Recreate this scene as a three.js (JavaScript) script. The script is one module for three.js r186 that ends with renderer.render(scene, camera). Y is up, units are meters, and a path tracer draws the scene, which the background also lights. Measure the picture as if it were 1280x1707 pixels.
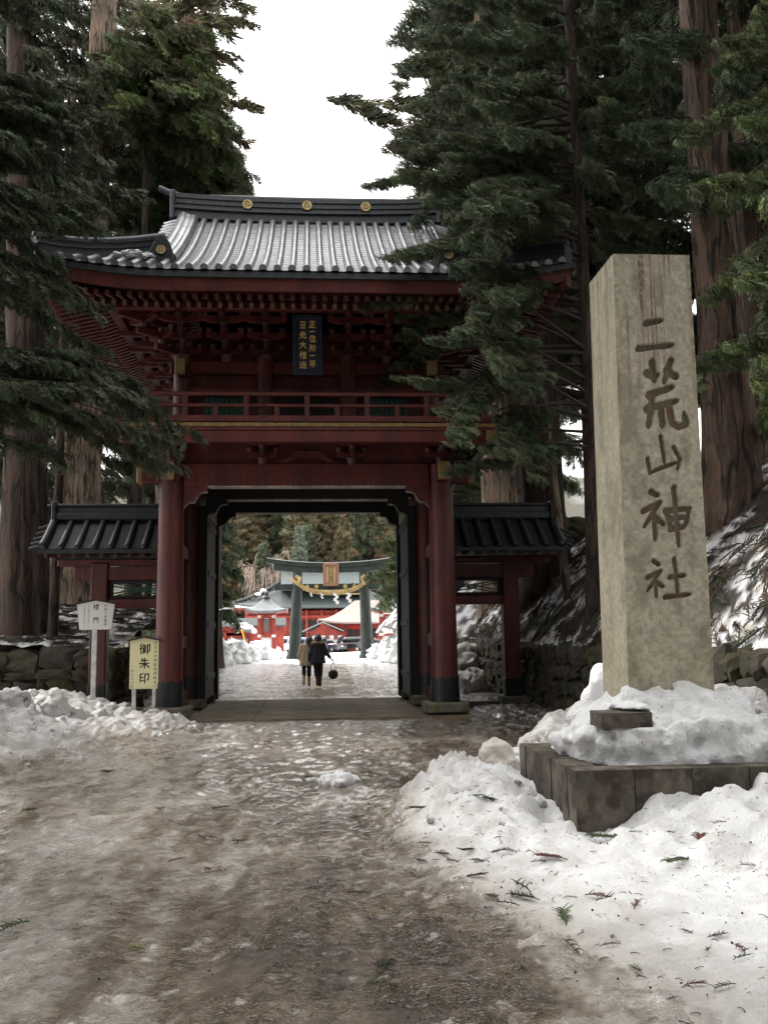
import * as THREE from 'three';
import { mergeGeometries, mergeVertices, toCreasedNormals } from 'three/addons/utils/BufferGeometryUtils.js';
import { ConvexGeometry } from 'three/addons/geometries/ConvexGeometry.js';
import { createNoise2D, createNoise3D } from 'simplex-noise';

// ---------- camera, sky, sun, exposure ----------
const scene = new THREE.Scene();
const rad = (d) => (d * Math.PI) / 180;
const camera = new THREE.PerspectiveCamera(57.0, 767 / 1024, 0.1, 2000);
camera.position.set(0, 1.5, 0);
camera.rotation.order = 'YXZ';
camera.rotation.set(rad(7.7), rad(-4.45), rad(-0.8));

const SUN = new THREE.Vector3(-0.62, 0.66, -0.42).normalize();
{ // thin bright overcast
  const W = 128, H = 64, d = new Float32Array(W * H * 4);
  for (let j = 0; j < H; j++) for (let i = 0; i < W; i++) {
    const el = ((j + 0.5) / H - 0.5) * Math.PI, az = ((i + 0.5) / W - 0.5) * 2 * Math.PI;
    const v = new THREE.Vector3(Math.cos(az) * Math.cos(el), Math.sin(el), Math.sin(az) * Math.cos(el));
    const c = Math.max(0, v.dot(SUN)), k = (0.86 + 0.3 * Math.max(0, v.y)) * (1 + 0.35 * Math.pow(c, 6)), o = (j * W + i) * 4;
    d[o] = 1.0 * k; d[o + 1] = 0.985 * k; d[o + 2] = 0.975 * k; d[o + 3] = 1;
  }
  const t = new THREE.DataTexture(d, W, H, THREE.RGBAFormat, THREE.FloatType);
  t.mapping = THREE.EquirectangularReflectionMapping; t.magFilter = THREE.LinearFilter; t.needsUpdate = true;
  scene.background = t; scene.environment = t;
}
const sun = new THREE.DirectionalLight(new THREE.Color().setRGB(1, 0.965, 0.9), 1.5);
sun.name = 'sun';
sun.position.copy(SUN).multiplyScalar(120).add(new THREE.Vector3(0, 0, -40));
sun.target.position.set(0, 0, -40);
sun.castShadow = true; sun.shadow.radius = 20;
Object.assign(sun.shadow.camera, { left: -70, right: 70, top: 90, bottom: -90, near: 1, far: 400 });
sun.shadow.mapSize.set(4096, 4096);
scene.add(sun, sun.target);

const renderer = new THREE.WebGLRenderer({ antialias: true });
renderer.setSize(767, 1024);
renderer.toneMapping = THREE.LinearToneMapping;
renderer.toneMappingExposure = 3.5;
renderer.shadowMap.enabled = true;

// ---------- helpers ----------
function mulberry(a) { return () => { a = (a + 0x6d2b79f5) | 0; let t = Math.imul(a ^ (a >>> 15), 1 | a); t = (t + Math.imul(t ^ (t >>> 7), 61 | t)) ^ t; return ((t ^ (t >>> 14)) >>> 0) / 4294967296; }; }
const rnd = mulberry(20240211), rr = (a, b, r = rnd) => a + (b - a) * r();
const n2 = createNoise2D(mulberry(5)), n3 = createNoise3D(mulberry(9));
const V = (x, y, z) => new THREE.Vector3(x, y, z);
const clamp = (x, a = 0, b = 1) => Math.min(b, Math.max(a, x));
const sstep = (a, b, x) => { const t = clamp((x - a) / (b - a)); return t * t * (3 - 2 * t); };
const mix = (a, b, t) => a + (b - a) * t;
const mixc = (a, b, t) => [mix(a[0], b[0], t), mix(a[1], b[1], t), mix(a[2], b[2], t)];
const fbm = (x, y, o = 4) => { let s = 0, a = 0.5, f = 1; for (let i = 0; i < o; i++) { s += a * n2(x * f + i * 17.3, y * f - i * 9.1); a *= 0.5; f *= 2.03; } return s; };
const lerpTable = (t, x) => { if (x <= t[0][0]) return t[0][1]; for (let i = 1; i < t.length; i++) if (x <= t[i][0]) return mix(t[i - 1][1], t[i][1], (x - t[i - 1][0]) / (t[i][0] - t[i - 1][0])); return t[t.length - 1][1]; };

const used = new Map();
function numbered(name) { const k = used.get(name) ?? 0; used.set(name, k + 1); return k ? name + '_' + String(k).padStart(3, '0') : name; }
function tag(o, label, category, group, kind) { if (label) o.userData.label = label; if (category) o.userData.category = category; if (group) o.userData.group = group; if (kind) o.userData.kind = kind; return o; }
function thing(name, label, category, at = [0, 0, 0], turn = 0, group) {
  const g = new THREE.Group(); g.name = numbered(name); g.position.set(...at); g.rotation.y = turn; scene.add(g);
  return tag(g, label, category, group);
}
// uv in metres from the dominant axis of each face
function uvm(g0, ox = 0, oy = 0) {
  const g = g0.index ? g0.toNonIndexed() : g0;
  for (const k of Object.keys(g.attributes)) if (!['position', 'normal', 'color'].includes(k)) g.deleteAttribute(k);
  if (!g.attributes.normal) g.computeVertexNormals();
  const p = g.attributes.position, n = p.count, uv = new Float32Array(n * 2), a = V(), b = V(), c = V();
  for (let i = 0; i < n; i += 3) {
    a.fromBufferAttribute(p, i); b.fromBufferAttribute(p, i + 1).sub(a); c.fromBufferAttribute(p, i + 2).sub(a); b.cross(c);
    const x = Math.abs(b.x), y = Math.abs(b.y), z = Math.abs(b.z);
    for (let k = 0; k < 3; k++) {
      const X = p.getX(i + k), Y = p.getY(i + k), Z = p.getZ(i + k);
      const [u, w] = x >= y && x >= z ? [Z, Y] : y >= z ? [X, Z] : [X, Y];
      uv[(i + k) * 2] = u + ox; uv[(i + k) * 2 + 1] = w + oy;
    }
  }
  g.setAttribute('uv', new THREE.BufferAttribute(uv, 2));
  return g;
}
const merge = (list) => { const l = list.flat().filter(Boolean).map((g) => (g.attributes.uv && !g.index ? g : uvm(g))); return l.length === 1 ? l[0] : mergeGeometries(l); };
function part(name, geos, mat, parent) {
  const m = new THREE.Mesh(merge([].concat(geos)), mat); m.name = parent ? name : numbered(name); (parent ?? scene).add(m); return m;
}
const struct = (name, geos, mat) => { const m = part(name, geos, mat); m.userData.kind = 'structure'; return m; };
function inst(name, geo, mat, parent, at = [0, 0, 0], rot, scl) { // plain Mesh sharing its geometry
  const m = new THREE.Mesh(geo, mat); m.name = name; m.position.set(...at); if (rot) m.rotation.set(...rot); if (scl) m.scale.set(...(scl.length ? scl : [scl, scl, scl])); parent.add(m); return m;
}
const move = (g, x = 0, y = 0, z = 0) => g.translate(x, y, z);
function cbox(w, h, d, x = 0, y = 0, z = 0, c = 0.008) { // chamfered box, centred
  c = Math.min(c, w / 3, h / 3, d / 3); const pts = [], a = w / 2, b = h / 2, e = d / 2;
  for (const i of [-1, 1]) for (const j of [-1, 1]) for (const k of [-1, 1]) pts.push(V(i * (a - c), j * (b - c), k * e), V(i * (a - c), j * b, k * (e - c)), V(i * a, j * (b - c), k * (e - c)));
  return move(uvm(new ConvexGeometry(pts)), x, y, z);
}
const bx = (w, h, d, x = 0, y = 0, z = 0) => move(uvm(new THREE.BoxGeometry(w, h, d)), x, y, z);
const cyl = (r0, r1, h, x = 0, y = 0, z = 0, n = 20, open = false) => { const g = new THREE.CylinderGeometry(r1, r0, h, n, 1, open); return move(uvc(g, (r0 + r1) * Math.PI, h), x, y, z); };
function uvc(g0, w, h) { const g = g0.toNonIndexed(), uv = g.attributes.uv; for (let i = 0; i < uv.count; i++) uv.setXY(i, uv.getX(i) * w, uv.getY(i) * h); for (const k of Object.keys(g.attributes)) if (!['position', 'normal', 'uv'].includes(k)) g.deleteAttribute(k); return g; }
function beam(a, b, w, h, c = 0.01) { // bar from a to b, w across, h tall
  const d = b.clone().sub(a), L = d.length(), g = cbox(w, h, L, 0, 0, 0, c);
  const m = new THREE.Matrix4().lookAt(b, a, Math.abs(d.y) > 0.99 * L ? V(0, 0, 1) : V(0, 1, 0)); m.setPosition(a.clone().add(b).multiplyScalar(0.5));
  return g.applyMatrix4(m);
}
// tapered tube along points; rads per point; bump(theta, s) displaces
function tube(pts, rads, n = 8, seg = 12, bump, cap = true) {
  const curve = new THREE.CatmullRomCurve3(pts), P = [], N = [], U = [], I = [];
  const fr = curve.computeFrenetFrames(seg, false), L = curve.getLength();
  for (let i = 0; i <= seg; i++) {
    const s = i / seg, c = curve.getPointAt(s), f = s * (rads.length - 1), k = Math.min(rads.length - 2, Math.floor(f)), r = mix(rads[k], rads[k + 1], f - k);
    for (let j = 0; j <= n; j++) {
      const t = (j / n) * Math.PI * 2, dir = fr.normals[i].clone().multiplyScalar(Math.cos(t)).addScaledVector(fr.binormals[i], Math.sin(t)), R = r * (1 + (bump ? bump(t, s, c) : 0));
      P.push(c.x + dir.x * R, c.y + dir.y * R, c.z + dir.z * R); N.push(dir.x, dir.y, dir.z); U.push((j / n) * Math.PI * 2 * rads[0], s * L);
    }
  }
  for (let i = 0; i < seg; i++) for (let j = 0; j < n; j++) { const a = i * (n + 1) + j, b = a + n + 1; I.push(a, a + 1, b, b, a + 1, b + 1); }
  if (cap) for (const e of [0, seg]) { const c = curve.getPointAt(e / seg), o = P.length / 3; P.push(c.x, c.y, c.z); N.push(...fr.tangents[e].clone().multiplyScalar(e ? 1 : -1).toArray()); U.push(0, 0); for (let j = 0; j < n; j++) { const a = e * (n + 1) + j; e ? I.push(o, a, a + 1) : I.push(o, a + 1, a); } }
  const g = new THREE.BufferGeometry(); g.setAttribute('position', new THREE.Float32BufferAttribute(P, 3)); g.setAttribute('normal', new THREE.Float32BufferAttribute(N, 3)); g.setAttribute('uv', new THREE.Float32BufferAttribute(U, 2)); g.setIndex(I);
  if (bump) g.computeVertexNormals();
  return g.toNonIndexed();
}
// sheet over sorted xs, zs; h(x,z) -> y, col(x,z,y) -> rgb linear
function sheet(xs, zs, h, col, uvs = 1) {
  const nx = xs.length, nz = zs.length, P = new Float32Array(nx * nz * 3), C = new Float32Array(nx * nz * 3), U = new Float32Array(nx * nz * 2), I = new Uint32Array((nx - 1) * (nz - 1) * 6);
  let o = 0;
  for (let j = 0; j < nz; j++) for (let i = 0; i < nx; i++, o++) {
    const x = xs[i], z = zs[j], y = h(x, z), c = col ? col(x, z, y) : [1, 1, 1];
    P.set([x, y, z], o * 3); C.set(c, o * 3); U.set([x * uvs, z * uvs], o * 2);
  }
  o = 0;
  for (let j = 0; j < nz - 1; j++) for (let i = 0; i < nx - 1; i++) { const a = j * nx + i, b = a + nx; I.set([a, b, a + 1, b, b + 1, a + 1], o); o += 6; }
  const g = new THREE.BufferGeometry(); g.setAttribute('position', new THREE.BufferAttribute(P, 3)); g.setAttribute('uv', new THREE.BufferAttribute(U, 2)); if (col) g.setAttribute('color', new THREE.BufferAttribute(C, 3)); g.setIndex(new THREE.BufferAttribute(I, 1)); g.computeVertexNormals();
  return g;
}
const range = (a, b, s) => { const n = Math.max(1, Math.round(Math.abs(b - a) / s)); return Array.from({ length: n + 1 }, (_, i) => a + ((b - a) * i) / n); };
function grow(a, b, k, s0) { const out = [a]; let x = a; const dir = Math.sign(b - a); while ((b - x) * dir > 0) { x += dir * Math.max(s0, Math.abs(x) * k); out.push(x); } out[out.length - 1] = b; return out; }
function rawMesh(name, g, mat, parent) { const m = new THREE.Mesh(g, mat); m.name = parent ? name : numbered(name); (parent ?? scene).add(m); return m; }
// surface nets over a signed distance field
function sdfMesh(f, lo, hi, cell) {
  const nx = Math.ceil((hi[0] - lo[0]) / cell) + 1, ny = Math.ceil((hi[1] - lo[1]) / cell) + 1, nz = Math.ceil((hi[2] - lo[2]) / cell) + 1;
  const D = new Float32Array(nx * ny * nz), at = (i, j, k) => (k * ny + j) * nx + i;
  for (let k = 0; k < nz; k++) for (let j = 0; j < ny; j++) for (let i = 0; i < nx; i++) D[at(i, j, k)] = f(lo[0] + i * cell, lo[1] + j * cell, lo[2] + k * cell);
  const id = new Int32Array(nx * ny * nz).fill(-1), P = [], I = [];
  for (let k = 0; k < nz - 1; k++) for (let j = 0; j < ny - 1; j++) for (let i = 0; i < nx - 1; i++) {
    let n = 0, x = 0, y = 0, z = 0, m = 0; const v = [];
    for (let c = 0; c < 8; c++) { v[c] = D[at(i + (c & 1), j + ((c >> 1) & 1), k + (c >> 2))]; if (v[c] < 0) m |= 1 << c; }
    if (m === 0 || m === 255) continue;
    for (let c = 0; c < 8; c++) for (const b of [1, 2, 4]) if (!(c & b)) { const e = c | b; if (v[c] < 0 !== v[e] < 0) { const t = v[c] / (v[c] - v[e]); x += (c & 1) + (b === 1 ? t : 0); y += ((c >> 1) & 1) + (b === 2 ? t : 0); z += (c >> 2) + (b === 4 ? t : 0); n++; } }
    id[at(i, j, k)] = P.length / 3; P.push(lo[0] + (i + x / n) * cell, lo[1] + (j + y / n) * cell, lo[2] + (k + z / n) * cell);
  }
  const quad = (a, b, c, d, flip) => flip ? I.push(a, c, b, a, d, c) : I.push(a, b, c, a, c, d);
  for (let k = 1; k < nz - 1; k++) for (let j = 1; j < ny - 1; j++) for (let i = 1; i < nx - 1; i++) {
    const s = D[at(i, j, k)] < 0;
    if (s !== D[at(i + 1, j, k)] < 0) quad(id[at(i, j - 1, k - 1)], id[at(i, j, k - 1)], id[at(i, j, k)], id[at(i, j - 1, k)], !s);
    if (s !== D[at(i, j + 1, k)] < 0) quad(id[at(i - 1, j, k - 1)], id[at(i - 1, j, k)], id[at(i, j, k)], id[at(i, j, k - 1)], !s);
    if (s !== D[at(i, j, k + 1)] < 0) quad(id[at(i - 1, j - 1, k)], id[at(i, j - 1, k)], id[at(i, j, k)], id[at(i - 1, j, k)], !s);
  }
  const g = new THREE.BufferGeometry(); g.setAttribute('position', new THREE.Float32BufferAttribute(P, 3)); g.setIndex(I); g.computeVertexNormals();
  return g;
}
function capsule(a, b, ra, rb) { // distance to a tapered capsule
  const dx = b[0] - a[0], dy = b[1] - a[1], dz = b[2] - a[2], l2 = dx * dx + dy * dy + dz * dz || 1e-9;
  return (x, y, z) => { const t = clamp(((x - a[0]) * dx + (y - a[1]) * dy + (z - a[2]) * dz) / l2); return Math.hypot(x - a[0] - dx * t, y - a[1] - dy * t, z - a[2] - dz * t) - mix(ra, rb, t); };
}
const smin = (a, b, k) => { const h = clamp(0.5 + (0.5 * (b - a)) / k); return mix(b, a, h) - k * h * (1 - h); };
const blend = (fs, k = 0.04) => (x, y, z) => { let d = fs[0](x, y, z); for (let i = 1; i < fs.length; i++) d = smin(d, fs[i](x, y, z), k); return d; };

// ---------- textures and materials ----------
function hash(x, y, s) { let h = (x * 374761393 + y * 668265263 + s * 1274126177) | 0; h = Math.imul(h ^ (h >>> 13), 1274126177); return ((h ^ (h >>> 16)) >>> 0) / 4294967296; }
function tnoise(u, v, px, py, s) { // tiling value noise, px by py cells over the tile
  const x = u * px, y = v * py, i = Math.floor(x), j = Math.floor(y), fx = x - i, fy = y - j, a = fx * fx * (3 - 2 * fx), b = fy * fy * (3 - 2 * fy), w = (k, n) => ((k % n) + n) % n;
  return mix(mix(hash(w(i, px), w(j, py), s), hash(w(i + 1, px), w(j, py), s), a), mix(hash(w(i, px), w(j + 1, py), s), hash(w(i + 1, px), w(j + 1, py), s), a), b);
}
const tfbm = (u, v, px, py, s, o = 4) => { let r = 0, a = 0.5, k = 0; for (let i = 0; i < o; i++) { r += a * tnoise(u, v, px << i, py << i, s + i); k += a; a *= 0.55; } return r / k; };
function tex(W, H, fn, srgb = true, rep = 1) { // fn(u, v) -> [r,g,b] 0..1 or a number
  const d = new Uint8Array(W * H * 4);
  for (let j = 0; j < H; j++) for (let i = 0; i < W; i++) { const c = fn((i + 0.5) / W, (j + 0.5) / H), o = (j * W + i) * 4; for (let k = 0; k < 3; k++) d[o + k] = clamp(typeof c === 'number' ? c : c[k]) * 255; d[o + 3] = 255; }
  const t = new THREE.DataTexture(d, W, H); t.wrapS = t.wrapT = THREE.RepeatWrapping; t.magFilter = THREE.LinearFilter; if (srgb) t.colorSpace = THREE.SRGBColorSpace;
  t.repeat.set(...[].concat(rep, rep).slice(0, 2)); t.needsUpdate = true; return t;
}
const lin = (r, g, b) => new THREE.Color().setRGB(r, g, b);
const mat = (o) => { const { rgb, ...rest } = o; const m = new (o.transmission || o.clearcoat || o.sheen ? THREE.MeshPhysicalMaterial : THREE.MeshStandardMaterial)({ roughness: 0.8, ...rest }); if (rgb) m.color.copy(lin(...rgb)); return m; };
const texPaint = tex(512, 512, (u, v) => { const f = tfbm(u, v, 6, 2, 3, 5), s = tfbm(u, v, 90, 3, 8, 3), k = 0.78 + 0.42 * (f - 0.5) + 0.3 * (s - 0.5) - (tfbm(u, v, 24, 24, 21, 3) > 0.7 ? 0.12 : 0); return [k, k * 0.985, k * 0.97]; }, true, 0.6);
const texFine = tex(512, 512, (u, v) => { const k = 0.86 + 0.3 * (tfbm(u, v, 16, 16, 31, 5) - 0.5); return [k, k, k]; }, true, 0.7);
const bumpFine = tex(512, 512, (u, v) => tfbm(u, v, 20, 20, 41, 5), false, 1.3);
const bumpGrain = tex(512, 512, (u, v) => 0.6 * tfbm(u, v, 110, 4, 51, 3) + 0.4 * tfbm(u, v, 8, 6, 52, 4), false, 0.8);
const texStone = tex(1024, 1024, (u, v) => { const f = tfbm(u, v, 5, 5, 61, 5), sp = tnoise(u, v, 300, 300, 66), k = 0.72 + 0.5 * (f - 0.5) + (sp > 0.8 ? -0.16 : sp < 0.2 ? 0.1 : 0); const m = sstep(0.55, 0.75, tfbm(u, v, 7, 7, 71, 4)); return [k * mix(1, 0.82, m), k * mix(0.97, 0.88, m), k * mix(0.92, 0.66, m)]; }, true, 0.5);
const bumpStone = tex(512, 512, (u, v) => 0.7 * tfbm(u, v, 12, 12, 81, 5) + 0.3 * tnoise(u, v, 200, 200, 83), false, 1);
const texWorn = tex(512, 512, (u, v) => { const f = tfbm(u, v, 6, 6, 161, 6), g = tfbm(u, v, 26, 26, 163, 4), dk = sstep(0.46, 0.62, tfbm(u, v, 5, 4, 165, 5) + 0.25 * (g - 0.5)), li = sstep(0.66, 0.76, tfbm(u, v, 14, 14, 167, 4)), k = 0.75 + 0.7 * (f - 0.5) + 0.35 * (g - 0.5); let c = [k, k * 0.96, k * 0.9]; c = mixc(c, [0.34, 0.3, 0.28], 0.45 * dk); c = mixc(c, [0.35, 0.22, 0.2], 0.5 * sstep(0.55, 0.7, tfbm(u, v, 8, 8, 169, 4))); return mixc(c, [0.85, 0.83, 0.76], 0.5 * li); }, true, 0.6);
const barkH = (u, v) => { const w = u + 0.03 * tnoise(u, v, 6, 10, 92), fib = tfbm(w, v, 52, 9, 91, 4), crack = Math.abs(tfbm(w, v, 13, 4, 93, 3) - 0.5); return clamp(0.55 * fib + 0.45 * sstep(0.0, 0.09, crack) + 0.12 * (tnoise(u, v, 40, 60, 98) - 0.5)); };
const texBark = tex(512, 512, (u, v) => { const a = barkH(u, v), k = 0.2 + 0.85 * a + 0.4 * (tfbm(u, v, 3, 5, 97, 4) - 0.5), g = tfbm(u, v, 4, 3, 95, 3); return [k, k * mix(0.86, 0.97, g), k * mix(0.76, 0.95, g)]; }, true, [0.5, 0.26]);
const bumpBark = tex(512, 512, (u, v) => barkH(u, v), false, [0.5, 0.26]);
const M = {
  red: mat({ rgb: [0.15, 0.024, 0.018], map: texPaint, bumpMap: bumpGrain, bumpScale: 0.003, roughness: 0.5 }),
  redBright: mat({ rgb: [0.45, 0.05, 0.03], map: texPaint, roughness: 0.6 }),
  trim: mat({ rgb: [0.38, 0.35, 0.31], map: texPaint, roughness: 0.7 }),
  black: mat({ rgb: [0.012, 0.011, 0.012], map: texPaint, roughness: 0.65 }),
  blackMetal: mat({ rgb: [0.02, 0.022, 0.024], map: texFine, roughness: 0.5, metalness: 0.4 }),
  copper: mat({ rgb: [0.4, 0.41, 0.43], map: texFine, bumpMap: bumpFine, bumpScale: 0.0015, roughness: 0.34, metalness: 0.8 }),
  copperDark: mat({ rgb: [0.045, 0.05, 0.055], map: texFine, bumpMap: bumpFine, bumpScale: 0.004, roughness: 0.5, metalness: 0.3 }),
  copperGreen: mat({ rgb: [0.022, 0.032, 0.03], map: texFine, roughness: 0.55, metalness: 0.2 }),
  gold: mat({ rgb: [0.6, 0.44, 0.2], map: texFine, roughness: 0.55, metalness: 0.7 }),
  goldPaint: mat({ rgb: [0.42, 0.27, 0.1], map: texPaint, roughness: 0.55 }),
  pale: mat({ rgb: [0.62, 0.58, 0.52], map: texPaint, roughness: 0.7 }),
  white: mat({ rgb: [0.78, 0.77, 0.74], map: texFine, roughness: 0.6 }),
  green: mat({ rgb: [0.03, 0.16, 0.11], map: texPaint, roughness: 0.6 }),
  granite: mat({ rgb: [0.40, 0.37, 0.29], map: texStone, bumpMap: bumpStone, bumpScale: 0.006, roughness: 0.9 }),
  plinth: mat({ rgb: [0.2, 0.188, 0.165], map: texWorn, bumpMap: bumpStone, bumpScale: 0.015, roughness: 0.92 }),
  wallA: mat({ rgb: [0.12, 0.105, 0.085], map: texStone, bumpMap: bumpStone, bumpScale: 0.02, roughness: 0.95 }),
  wallB: mat({ rgb: [0.085, 0.085, 0.075], map: texStone, bumpMap: bumpStone, bumpScale: 0.02, roughness: 0.95 }),
  wallC: mat({ rgb: [0.12, 0.11, 0.05], map: texStone, bumpMap: bumpStone, bumpScale: 0.02, roughness: 0.95 }),
  soil: mat({ rgb: [0.03, 0.024, 0.018], roughness: 1 }),
  baseStone: mat({ rgb: [0.3, 0.28, 0.24], map: texStone, bumpMap: bumpStone, bumpScale: 0.008, roughness: 0.9 }),
  paving: mat({ rgb: [0.33, 0.28, 0.215], map: texStone, bumpMap: bumpStone, bumpScale: 0.006, roughness: 0.75 }),
  barkRed: mat({ rgb: [0.12, 0.088, 0.07], map: texBark, bumpMap: bumpBark, bumpScale: 0.06, roughness: 0.95 }),
  barkDark: mat({ rgb: [0.068, 0.051, 0.041], map: texBark, bumpMap: bumpBark, bumpScale: 0.03, roughness: 0.95 }),
  barkGrey: mat({ rgb: [0.3, 0.265, 0.215], map: texBark, bumpMap: bumpBark, bumpScale: 0.03, roughness: 0.95 }),
  twig: mat({ rgb: [0.04, 0.028, 0.021], roughness: 0.95 }),
  snow: mat({ rgb: [0.86, 0.87, 0.89], map: texFine, bumpMap: bumpFine, bumpScale: 0.02, roughness: 0.75 }),
};
// ---------- terrain ----------
const texGround = tex(1024, 1024, (u, v) => { const k = 0.9 + 0.4 * (tfbm(u, v, 24, 24, 101, 5) - 0.5) + 0.14 * (tnoise(u, v, 420, 420, 103) - 0.5); return [k, k * 0.995, k * 0.985]; }, true, 0.55);
const roughGround = tex(512, 512, (u, v) => { const f = tfbm(u, v, 7, 7, 111, 5), g = tfbm(u, v, 40, 40, 117, 3); return clamp(0.1 + 1.8 * (f - 0.47) + 0.4 * (g - 0.5), 0.07, 0.85); }, false, 0.4);
const bumpGround = tex(1024, 1024, (u, v) => { const f = tfbm(u, v, 34, 34, 121, 4), g = tnoise(u, v, 170, 170, 123); return 0.75 * f + 0.25 * g; }, false, 0.55);
M.ground = mat({ vertexColors: true, map: texGround, roughnessMap: roughGround, roughness: 1, bumpMap: bumpGround, bumpScale: 0.03, clearcoat: 0.6, clearcoatRoughness: 0.14 });
M.bank = mat({ vertexColors: true, map: texFine, bumpMap: bumpGround, bumpScale: 0.03, roughness: 0.9 });
const texSnow = tex(512, 512, (u, v) => { const g = tfbm(u, v, 18, 18, 131, 5), k = 0.95 + 0.1 * (g - 0.5) + 0.04 * (tnoise(u, v, 256, 256, 133) - 0.5), sp = tnoise(u, v, 150, 150, 135) > 0.9 && g > 0.5 ? 1 : 0, gr = 0.28 * sstep(0.55, 0.7, tfbm(u, v, 7, 7, 137, 4)); return mixc(mixc([k, k, k], [0.78, 0.765, 0.74], gr), [0.45, 0.38, 0.3], 0.6 * sp); }, true, 0.6), bumpSnow = tex(512, 512, (u, v) => 0.6 * tfbm(u, v, 14, 14, 141, 5) + 0.4 * tfbm(u, v, 60, 60, 143, 3), false, 0.7);
M.snowBank = mat({ vertexColors: true, map: texSnow, bumpMap: bumpSnow, bumpScale: 0.02, roughness: 0.7 });

const SNOW = [0.76, 0.765, 0.77], ICE = [0.46, 0.42, 0.372], MUD = [0.19, 0.146, 0.102], PEAT = [0.085, 0.064, 0.046];
const edgeR = (z) => lerpTable([[-15, 4.6], [-14.3, 3.6], [-12.3, 2.45], [-10.35, 1.28], [-8.8, 0.68], [-7.4, 0.45], [-6, 0.5], [-5, 0.6], [-4.3, 0.75], [-3.9, 0.8], [-1, 1.0], [4, 1.3]], z);
const edgeL = (z) => lerpTable([[-22, -3.5], [-20.5, -3.2], [-19.2, -1.9], [-17, -1.95], [-14.8, -2.85], [-12.7, -3.2], [-11.7, -3.7], [-9, -5.4], [-4, -6.5]], z);
const clods = (x, z, f) => { const a = n2(x * f, z * f), b = n2(x * f * 2.1 + 7, z * f * 2.1); return clamp(0.55 + 0.45 * a) * 0.75 + 0.25 * Math.abs(b); };
function zone(x, z) { // how much of the right field, left berm and far snow
  const wob = 0.16 * fbm(x * 1.3 + 3, z * 1.3) + 0.05 * n2(x * 6, z * 6);
  const wide = lerpTable([[-12, 0.6], [-8.5, 0.42], [-6.5, 0.85], [-5, 1.5], [-3, 1.9]], z);
  const r = z > -15 ? sstep(edgeR(z) - 0.12, edgeR(z) + wide, x + wob) * sstep(-15, -13.5, z) : 0;
  const l = z > -22 ? sstep(0.15, -0.9, x - edgeL(z) + wob * 1.5) * sstep(-21.5, -19.8, z + wob) : 0;
  return [r, l];
}
function groundY(x, z) {
  const d = -z;
  if (d > 24.5) {
    const far = sstep(24.5, 27, d), side = sstep(1.0, 4.5, Math.abs(x - 0.4 - (d - 25) * 0.02));
    return 0.02 + far * (0.05 * fbm(x * 0.9, z * 0.5) + 0.03 * Math.abs(n2(x * 3, z * 2.2)) + side * 0.1 - 0.03);
  }
  if (d > 17.9 && Math.abs(x + 0.07) < 3.6) return -0.01 + 0.02 * fbm(x * 1.1, z * 1.1, 3);
  const [r, l] = zone(x, z);
  let y = 0.035 * fbm(x * 0.9, z * 0.35, 3) + 0.022 * fbm(x * 3.6, z * 2.6, 3) + 0.006 * Math.abs(n2(x * 11, z * 7));
  y += 0.035 * Math.exp(-(((x + 1.35 + 0.02 * (d - 8)) / 0.35) ** 2)) * sstep(18, 14, d); // hump between the wheel tracks
  if (r > 0) {
    const c = clods(x, z, 2.6), c2 = clods(x + 5, z, 7), lip = sstep(7, 8.2, d) * Math.exp(-(((x - edgeR(z) - 0.35) / 0.3) ** 2));
    const byPlinth = Math.exp(-(((x - 1.45) / 0.55) ** 2 + ((d - 8.9) / 1.5) ** 2)), drift = sstep(2.0, 3.1, x + 0.5 * (d - 6.9) + 0.15 * n2(x * 2, z * 2)) * sstep(5.5, 6.2, d + 0.25 * n2(x * 1.4, z * 1.4) + 0.1 * (x - 2.5)) * sstep(8.2, 7.0, d), corner = Math.exp(-(((x - 2.0) / 0.35) ** 2 + ((d - 7.15) / 0.35) ** 2));
    const rough = sstep(5.6, 7.2, d);
    y += r * (0.05 + 0.05 * n2(x * 1.5, z * 1.5) + 0.06 * c * (0.4 + rough) + 0.022 * c2 * rough + 0.07 * lip * c + byPlinth * (0.13 + 0.15 * c) + drift * (0.2 + 0.08 * c + 0.12 * sstep(3.0, 3.8, x) + 0.05 * n2(x * 3.1, z * 3.1)) - 0.07 * corner);
    y += 0.14 * Math.exp(-(((x - 2.0) / 0.35) ** 2 + ((d - 3.75) / 0.3) ** 2)) + 0.02 * fbm(x * 2, z * 2);
  }
  if (l > 0) { const c = clods(x, z, 1.7), c2 = clods(x, z + 3, 5); y += l * (0.1 + 0.16 * c + 0.09 * c2 + 0.42 * sstep(-3.4, -5.4, x) * (0.5 + 0.5 * c)); }
  if (d > 12 && x > 2.9) y += 0.12 * sstep(2.9, 4.6, x) * clods(x, z, 3);
  return y;
}
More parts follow.
